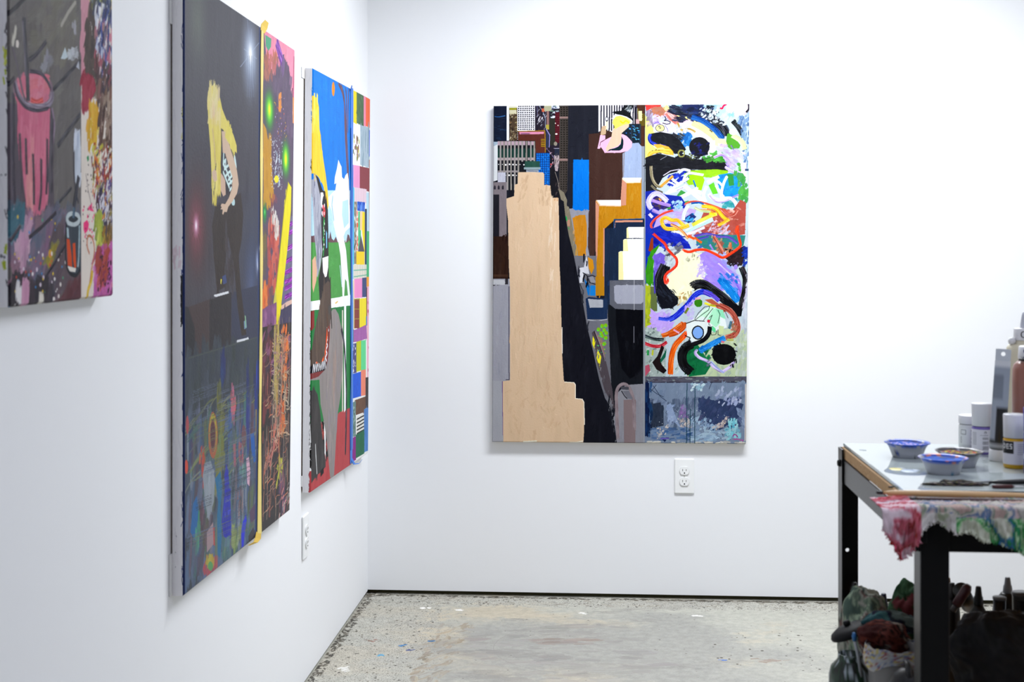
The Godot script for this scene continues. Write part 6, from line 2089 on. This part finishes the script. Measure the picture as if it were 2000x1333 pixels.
	put("bottle", lathe([[.0001, 0], [.030, 0], [.0325, .003], [.0325, .12], [.0320, .142], [.0295, .150], [.024, .155], [.0115, .159], [.0115, .164], [.0001, .164]], 40, 0.0, splash), stained(.3, .5), t)
	put("cap", lathe([[.0225, .1585], [.0235, .160], [.0225, .178], [.0205, .180], [.0001, .1802]], 36), white, t)
	letter("S", .022, Vector3(-.0166, .1685, .0166), -45.0, Color(.12, .08, .4), t)
	put("cap_drip", tube([Vector3(-.0245, .157, .006), Vector3(-.024, .1588, .011), Vector3(-.020, .158, .017), Vector3(-.014, .1575, .022)], [.0014, .0022, .0018, .0012]), mat(Color(.03, .02, .04), .4), t)
	t = thing("squeeze_bottle", "cream squeeze bottle with a pointed white cap behind the brown one", "bottle", Vector3(0.7379, 0.9050, -2.3627), "squeeze bottles at the bench back")
	put("bottle", lathe([[.0001, 0], [.029, 0], [.0315, .003], [.0315, .155], [.0308, .166], [.027, .172], [.0185, .174], [.0185, .180], [.0001, .180]], 40), mat(Color(.84, .81, .71), .4), t)
	put("cap", lathe([[.0188, .1800], [.0194, .181], [.0190, .199], [.0175, .201], [.0001, .2012]], 36), white, t)
	put("spout", lathe([[.0085, .2013], [.0082, .206], [.0058, .222], [.0045, .229], [.0001, .230]], 24), mat(Color(.78, .79, .83), .35), t)
	letter("C", .016, Vector3(-.0085, .1905, .0171), -26.0, Color(.1, .1, .12), t)
	put("flip_tab", lathe([[.0001, 0], [.005, .001], [.0068, .006], [.005, .0115], [.0001, .0125]], 20), mat(Color(.88, .88, .88), .4), t, Vector3(-.0235, .1722, .004))

func letter(word: String, size: float, at: Vector3, turn: float, c: Color, parent: Node) -> void:
	var m := TextMesh.new()
	var f := SystemFont.new()
	f.font_names = PackedStringArray(["Droid Sans"])
	m.font = f
	m.text = word
	m.font_size = 64
	m.pixel_size = size / 64.0
	m.depth = .0012
	put("ink_mark", m, mat(c, .5), parent, at, Vector3(0, turn, 0))

# ---------------------------------------------------------------- brushes along the front edge, and the rag under them
func paint_brush(label: String, tip: Vector3, end: Vector3, r: float, wood: Color, point: Color, ferrule: bool) -> void:
	var t := thing("paint_brush", label, "brush", tip, "brushes along the bench front")
	var d := end - tip
	var path: Array = []
	var radii: Array = []
	for k in 17:
		var f := k / 16.0
		path.append(d * lerpf(.03, .82, f))
		radii.append(r * (.55 + .45 * sin(PI * clampf(f * .9 + .12, 0, 1))) * (.5 if k == 0 else 1.0))
	put("handle", tube(path, radii, 12), mat(wood, .35), t)
	put("handle_tip", tube([Vector3.ZERO, d * .006, d * .022, d * .0305], [r * .2, r * .5, r * .56, r * .5], 10), mat(point, .4), t)
	if ferrule:
		put("ferrule", tube([d * .815, d * .83, d * .9], [r * .8, r * .95, r * 1.05], 12), mat(Color(.7, .7, .68), .25, .9), t)
		put("bristles", tube([d * .898, d * .94, d * .985, d], [r * 1.0, r * 1.25, r * .9, r * .2], 12), mat(Color(.16, .11, .08), .8), t)

func build_brushes_and_rag() -> void:
	var y := TOP
	paint_brush("pale bare-wood paint brush reaching past the bench corner", Vector3(0.3741, 0.9093, -1.8345), Vector3(0.6752, 0.9036, -1.8499), .0046, Color(.82, .66, .46), Color(.03, .03, .03), true)
	paint_brush("black-handled paint brush lying along the glass edge", Vector3(0.4125, 0.8990, -1.9374), Vector3(0.6850, 0.9092, -1.9659), .0026, Color(.02, .02, .022), Color(.015, .015, .015), true)
	paint_brush("dark red paint brush lowest at the bench front", Vector3(0.4155, 0.9046, -1.8173), Vector3(0.6761, 0.8993, -1.8249), .0032, Color(.24, .035, .03), Color(.02, .02, .025), true)
	paint_brush("thick black brush handle behind the pale brush", Vector3(0.5504, 0.9091, -1.9267), Vector3(0.7107, 0.9128, -1.9375), .0042, Color(.018, .018, .02), Color(.018, .018, .02), true)
	paint_brush("thin slate brush on the glass edge with a grey tip", Vector3(0.4397, 0.9038, -1.9041), Vector3(0.6439, 0.9023, -1.8979), .0022, Color(.10, .11, .13), Color(.35, .35, .36), true)
	paint_brush("black brush handle half buried in the dried paint", Vector3(0.4619, 0.9007, -1.9106), Vector3(0.6943, 0.9056, -1.9314), .0030, Color(.02, .02, .024), Color(.02, .02, .02), true)
	paint_brush("dark green thin brush just behind the pale brush", Vector3(0.4208, 0.9057, -1.8678), Vector3(0.6599, 0.9047, -1.8740), .0020, Color(.05, .09, .08), Color(.03, .03, .03), true)
	# palette knife and a crusted wad of dried paint between the brushes
	var k := thing("palette_knife", "dark red palette knife with a steel blade among the brushes", "palette knife", Vector3(0.5488, 0.9077, -1.9015), "")
	var d: Vector3 = Vector3(0.6366, 0.9070, -1.9075) - Vector3(0.5488, 0.9077, -1.9015)
	put("handle", tube([Vector3.ZERO, d * .08, d * .3, d * .34], [.002, .0034, .0030, .0018]), mat(Color(.26, .05, .05), .4), k)
	put("blade", tube([d * .33, d * .5, d * .9, d], [.0012, .0012, .0022, .0008], 6), mat(Color(.7, .7, .7), .3, .9), k)
	var crust := put("paint_crust", crumple(Vector3(.048, .0105, .010), [0x16161a, 0x202026, 0x18181c, 0x5a5458, 0x141418, 0x8a7c74, 0x4a2a2c, 0x1c1c20, 0x6a6a40], 5, .5, 2.0, .012), stained(.6, .4), self, Vector3(0.5037, 0.9015, -1.9235))
	tag(crust, "black crusted lump of dried paint behind the pale brush", "dried paint")
	rag()

func rag() -> void:
	var hem := [[1712, 1000], [1722, 1016], [1735, 1040], [1750, 1063], [1764, 1054], [1779, 1032], [1790, 1006], [1800, 996], [1818, 994], [1832, 1003], [1848, 1013], [1862, 1014], [1876, 1011], [1888, 1018], [1902, 1027], [1915, 1030], [1930, 1033], [1945, 1036], [1960, 1042], [1975, 1050], [1990, 1060], [2004, 1068], [2040, 1072], [2080, 1060]]
	var cols := 150
	var rows := 54
	var t := thing("paint_rag", "paint-stained white rag draped over the bench's front edge", "rag", Vector3(.55, TOP, FRONT))
	var o := t.position
	var red := hexes([0xd8c4cc, 0xc88a98, 0xb85868, 0xc06a74, 0x8a2c24, 0xc8506a, 0xe0d4d8, 0xd4b0b8])
	var green := hexes([0xc8ccb8, 0x98c090, 0x4a9a58, 0xa8c8a0, 0x2c7a48, 0x3c6a90, 0xb8c4a8, 0xd0d0c0])
	var grey := hexes([0xb8b4ac, 0x8a8684, 0xc8b0b0, 0x9a98a0, 0x5a7090, 0xc0b8ac, 0x7a8a7c, 0xb09890])
	var xs: Array = []
	for c in cols + 1:
		var u := lerpf(1712, 2080, float(c) / cols)
		var v := 1000.0
		for i in hem.size() - 1:
			if u >= hem[i][0] and u <= hem[i + 1][0]:
				v = lerpf(hem[i][1], hem[i + 1][1], (u - hem[i][0]) / float(hem[i + 1][0] - hem[i][0]))
		v += 3.0 * grain.get_noise_1d(u * 9.0) + 2.0 * grain.get_noise_1d(u * 27.0)
		xs.append([u, (v - 970.0) * .000686])
	var point := func(c, r):
		var u: float = xs[c][0]
		var x: float = .3715 + (u - 1715.0) * .000681
		var long: float = .080 + maxf(xs[c][1], .008)
		var s: float = long * r / rows
		var fold := grain.get_noise_2d(u * 2.6, s * 300.0) * .008 + grain.get_noise_2d(u * 8.0, s * 900.0) * .0035
		var left: float = clampf((LEFT - x) / .03, 0, 1)
		if s < .078:
			return Vector3(x, TOP + .0035 + absf(fold) * .25 - left * .004, FRONT - .072 + s)
		var h: float = s - .078
		return Vector3(x + h * fold * 6.0, TOP + .003 - left * .0056 - h, FRONT + .0135 + absf(fold) * clampf(h * 60.0, .2, 1.0) * 1.3 + .006 * sin(u * .11) * clampf(h * 20, 0, 1))
	var shade := func(c, r, p):
		var u: float = xs[c][0]
		var b: Array = red if u < 1785 else (grey if p.y > TOP - .010 else green)
		if u > 1785 and u < 1850 and p.y < TOP - .004:
			b = hexes([0xd0ccc8, 0xe0dcd8, 0xb8b4ae, 0x98a088, 0xd8d0c4])
		return patch_colour(b, p + Vector3(2, 0, 0), .17)
	var st := begin()
	for c in cols:
		for r in rows:
			var ids := [[c, r], [c, r + 1], [c + 1, r + 1], [c + 1, r]]
			for j in [3, 2, 1, 3, 1, 0]:
				var p: Vector3 = point.call(ids[j][0], ids[j][1])
				st.set_color(shade.call(ids[j][0], ids[j][1], p))
				st.add_vertex(p - o)
	var back := Vector3(0, -.0012, -.0022)
	for c in cols:
		for r in rows:
			var ids := [[c, r], [c, r + 1], [c + 1, r + 1], [c + 1, r]]
			for j in [0, 1, 3, 1, 2, 3]:
				var p: Vector3 = point.call(ids[j][0], ids[j][1])
				st.set_color(shade.call(ids[j][0], ids[j][1], p))
				st.add_vertex(p - o + back)
	put("cloth", finish(st), stained(.9, .2), t)
	var fray := begin()
	for n in 420:
		var c := rng.randi() % cols
		var p: Vector3 = point.call(c, rows) - o + back * rng.randf()
		var q := Vector3(rng.randf_range(-.003, .003), -rng.randf_range(.0005, .003), rng.randf_range(-.003, .005))
		fray.set_color(shade.call(c, rows, p + o))
		tube_in(fray, [p + Vector3(0, .002, 0), p + q * .5 + Vector3(rng.randf_range(-.002, .002), 0, 0), p + q], [.0011, .0009, .0003], 4)
	var m := put("frayed_edge", finish(fray), stained(.9, .2), t)
	m.set_meta("kind", "stuff")

# ---------------------------------------------------------------- what is kept under the bench top
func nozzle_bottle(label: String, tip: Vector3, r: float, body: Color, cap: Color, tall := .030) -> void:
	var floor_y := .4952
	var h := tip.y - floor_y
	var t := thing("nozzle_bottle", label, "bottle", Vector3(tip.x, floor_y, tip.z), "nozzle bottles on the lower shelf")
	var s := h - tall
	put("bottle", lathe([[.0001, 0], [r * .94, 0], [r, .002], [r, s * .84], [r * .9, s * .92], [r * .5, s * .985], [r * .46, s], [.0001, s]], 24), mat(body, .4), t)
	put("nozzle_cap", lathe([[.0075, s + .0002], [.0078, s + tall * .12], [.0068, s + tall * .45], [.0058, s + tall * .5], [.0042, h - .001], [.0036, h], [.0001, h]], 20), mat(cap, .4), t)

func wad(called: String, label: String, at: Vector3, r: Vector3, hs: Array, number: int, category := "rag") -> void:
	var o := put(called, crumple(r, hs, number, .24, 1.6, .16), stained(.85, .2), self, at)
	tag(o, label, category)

func build_lower_shelf() -> void:
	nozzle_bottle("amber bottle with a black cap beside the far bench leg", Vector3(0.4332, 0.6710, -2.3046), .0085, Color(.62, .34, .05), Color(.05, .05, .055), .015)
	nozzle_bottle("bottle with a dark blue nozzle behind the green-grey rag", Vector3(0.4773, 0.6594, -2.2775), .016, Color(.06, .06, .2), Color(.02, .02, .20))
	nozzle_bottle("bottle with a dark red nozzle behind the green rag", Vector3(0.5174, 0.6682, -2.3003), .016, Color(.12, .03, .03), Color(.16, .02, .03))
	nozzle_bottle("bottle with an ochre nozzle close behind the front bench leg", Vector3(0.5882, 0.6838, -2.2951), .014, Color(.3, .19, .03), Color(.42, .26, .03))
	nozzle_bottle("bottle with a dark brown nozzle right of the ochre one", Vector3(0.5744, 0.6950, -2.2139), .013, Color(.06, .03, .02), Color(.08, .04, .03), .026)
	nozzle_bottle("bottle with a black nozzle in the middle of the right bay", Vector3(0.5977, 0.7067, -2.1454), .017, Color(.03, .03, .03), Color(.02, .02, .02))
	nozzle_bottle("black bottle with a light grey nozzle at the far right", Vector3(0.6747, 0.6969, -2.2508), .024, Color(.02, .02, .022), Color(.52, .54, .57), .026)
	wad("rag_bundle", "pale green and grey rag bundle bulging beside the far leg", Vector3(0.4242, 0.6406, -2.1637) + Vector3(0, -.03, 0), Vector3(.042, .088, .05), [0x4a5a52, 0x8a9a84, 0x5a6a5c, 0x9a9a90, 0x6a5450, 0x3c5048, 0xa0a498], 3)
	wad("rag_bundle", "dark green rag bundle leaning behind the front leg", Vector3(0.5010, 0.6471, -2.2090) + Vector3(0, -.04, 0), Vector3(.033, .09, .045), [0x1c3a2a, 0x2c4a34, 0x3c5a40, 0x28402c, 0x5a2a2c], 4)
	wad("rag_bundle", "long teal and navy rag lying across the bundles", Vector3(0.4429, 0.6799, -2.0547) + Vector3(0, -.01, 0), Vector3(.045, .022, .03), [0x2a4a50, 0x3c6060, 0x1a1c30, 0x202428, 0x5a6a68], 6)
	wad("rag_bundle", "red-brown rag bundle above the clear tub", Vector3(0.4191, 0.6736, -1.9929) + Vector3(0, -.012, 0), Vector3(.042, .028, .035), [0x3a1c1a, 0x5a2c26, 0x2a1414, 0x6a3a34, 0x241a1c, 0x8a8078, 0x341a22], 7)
	# black pan that sticks out past the leg
	var t := thing("dish_cover", "black domed dish cover tilted out past the far leg", "dish cover", Vector3(0.3823, 0.6535, -2.0606))
	t.rotation_degrees = Vector3(-6, 0, 24)
	put("dome", lathe([[.0001, -.004], [.026, -.004], [.0315, -.002], [.0325, .001], [.030, .006], [.021, .0105], [.0001, .0125]], 40), mat(Color(.11, .11, .115), .55, 0.0, .25), t)
	put("knob", lathe([[.0001, .0124], [.005, .0124], [.006, .016], [.0045, .019], [.0001, .0195]], 20), mat(Color(.11, .11, .115), .55, 0.0, .25), t)

	# speckled jar and the brush standing in it
	t = thing("speckled_jar", "dark green jar spattered with white below the black dish cover", "jar", Vector3(Vector3(0.3740, 0.6156, -2.0199).x, .4952, Vector3(0.3740, 0.6156, -2.0199).z))
	var spatter := func(v):
		var n := grain.get_noise_3d(v.x * 5200, v.y * 4200, v.z * 5200)
		if n > .34:
			return Color(.52, .60, .66)
		return Color(.012, .045, .022) if n < -.05 else Color(.008, .014, .011)
	put("jar", lathe([[.0001, 0], [.030, 0], [.032, .002], [.032, .105], [.029, .118], [.020, .128], [.0185, .131], [.0185, .138], [.0165, .138], [.0165, .13], [.0001, .128]], 56, 0.0, spatter), stained(.35, .5), t)
	t = thing("small_brush", "white-handled small brush with a blue tip standing by the speckled jar", "brush", Vector3(0.3746, 0.6668, -1.9949))
	put("brush_tip", tube([Vector3(0, .005, 0), Vector3.ZERO, Vector3(.001, -.007, 0)], [.0022, .0034, .0030]), mat(Color(.16, .42, .66), .5), t)
	put("handle", tube([Vector3(.001, -.0071, 0), Vector3(.006, -.03, .001), Vector3(.010, -.06, .002)], [.0024, .0026, .0022]), mat(Color(.6, .62, .64), .4), t)
	# clear tub with a stained paper towel over its rim
	var c: Vector3 = Vector3(0.4243, 0.6464, -1.9482)
	t = thing("plastic_tub", "cloudy white plastic tub between the bench legs", "tub", Vector3(c.x, .4952, c.z))
	var cloudy := mat(Color(.50, .50, .51), .3)
	put("tub", lathe([[.0001, 0], [.031, 0], [.033, .003], [.0385, .165], [.040, .166], [.040, .170], [.0375, .170], [.0318, .006], [.0001, .004]], 44, .05), cloudy, t)
	var towel := begin()
	var tc := hexes([0xb8b8b8, 0x9aa4b4, 0xc8c4b8, 0x8a4a4c, 0xb0b4bc, 0x5a6a90, 0xc0b060, 0xa8a8a8])
	for k in 60:
		for i in 10:
			var q: Array = []
			for e in [[k, i], [k + 1, i], [k + 1, i + 1], [k, i + 1]]:
				var a: float = TAU * (e[0] % 60) / 60.0
				var r: float = .0415 + .0012 * e[1] * .3 + .0012 * grain.get_noise_2d(cos(a) * 300, e[1] * 14 + sin(a) * 300)
				q.append(Vector3(cos(a) * r, .1745 - e[1] * (.0024 + .0008 * sin(a * 3.0)) + .003 * grain.get_noise_2d(cos(a) * 90, sin(a) * 90), sin(a) * r))
			for j in [0, 1, 2, 0, 2, 3]:
				towel.set_color(patch_colour(tc, q[j], .016))
				towel.add_vertex(q[j])
	var w := put("paper_towel", finish(towel), stained(.9, .2), self, t.position)
	tag(w, "paint-stained paper towel wrapped round the tub's rim", "paper towel")
	t = thing("black_jug", "round black jug in front of the cloudy tub", "jug", Vector3(Vector3(0.4252, 0.6372, -1.8781).x, .4952, Vector3(0.4252, 0.6372, -1.8781).z))
	put("jug", lathe([[.0001, 0], [.024, 0], [.0265, .002], [.0265, .11], [.025, .135], [.019, .152], [.010, .160], [.0001, .162]], 36), mat(Color(.11, .11, .12), .45), t)
	put("handle", tube([Vector3(0, .15, -.012), Vector3(0, .168, -.004), Vector3(0, .168, .006), Vector3(0, .152, .016)], [.004, .004, .004, .004]), mat(Color(.11, .11, .12), .45), t)
	# right bay
	t = thing("round_lid_jar", "grey round-lidded jar tipped among the bottles", "jar", Vector3(0.5853, 0.6850, -2.1946))
	t.rotation_degrees = Vector3(48, 0, 24)
	put("lid", lathe([[.0001, .010], [.012, .010], [.013, .008], [.013, 0], [.0001, 0]], 28), mat(Color(.13, .13, .13), .4), t)
	put("jar", lathe([[.0001, -.0001], [.0125, -.0001], [.0125, -.05], [.0001, -.052]], 28), mat(Color(.05, .045, .05), .4), t)
	t = thing("small_tube", "dusky pink paint tube lying below the round lid", "tube", Vector3(0.5692, 0.6976, -2.1284))
	t.rotation_degrees = Vector3(10, 0, -28)
	put("tube_body", lathe([[.0001, .018], [.0045, .018], [.0075, .012], [.0075, -.02], [.0001, -.022]], 24), mat(Color(.27, .10, .13), .4), t)
	put("tube_cap", lathe([[.0048, -.0221], [.005, -.031], [.0001, -.0312]], 18), mat(Color(.3, .28, .28), .4), t)
	t = thing("small_cup", "small blue-grey cup with a white lid at the right", "cup", Vector3(Vector3(0.6400, 0.6827, -2.1783).x, .4952, Vector3(0.6400, 0.6827, -2.1783).z))
	var ht: float = Vector3(0.6400, 0.6827, -2.1783).y - .4952
	put("cup", lathe([[.0001, 0], [.0085, 0], [.0098, ht - .005], [.0001, ht - .0048]], 30), mat(Color(.05, .05, .09), .4), t)
	put("lid", lathe([[.0104, ht - .0046], [.0107, ht - .001], [.0098, ht], [.0001, ht + .0002]], 30), mat(Color(.4, .41, .42), .4), t)
	t = thing("clear_tub", "translucent grey tub at the far right edge under the bench", "tub", Vector3(Vector3(0.6747, 0.6919, -2.1706).x, .4952, Vector3(0.6747, 0.6919, -2.1706).z))
	ht = Vector3(0.6747, 0.6919, -2.1706).y - .4952
	put("tub", lathe([[.0001, 0], [.014, 0], [.0165, ht - .006], [.0175, ht - .004], [.0172, ht], [.0001, ht + .0004]], 36), mat(Color(.26, .26, .25), .3), t)
	put("label", curved_label(.0168, .0172, ht - .030, ht - .010, -50, 10), mat(Color(.02, .02, .02), .5), t)
	var lump := put("added_dark_lump", crumple(Vector3(.088, .092, .055), [0x2a2a2d, 0x2e2e31, 0x28282a, 0x303033], 12, .26, 2.2, .05), stained(.55, .3), self, Vector3(Vector3(0.6095, 0.6125, -2.0459).x, .606, Vector3(0.6095, 0.6125, -2.0459).z))  # added dark lump in place of the clutter lost in deep shade here
	tag(lump, "added charcoal lump standing in for deeply shaded clutter right of the front leg", "stand_in")
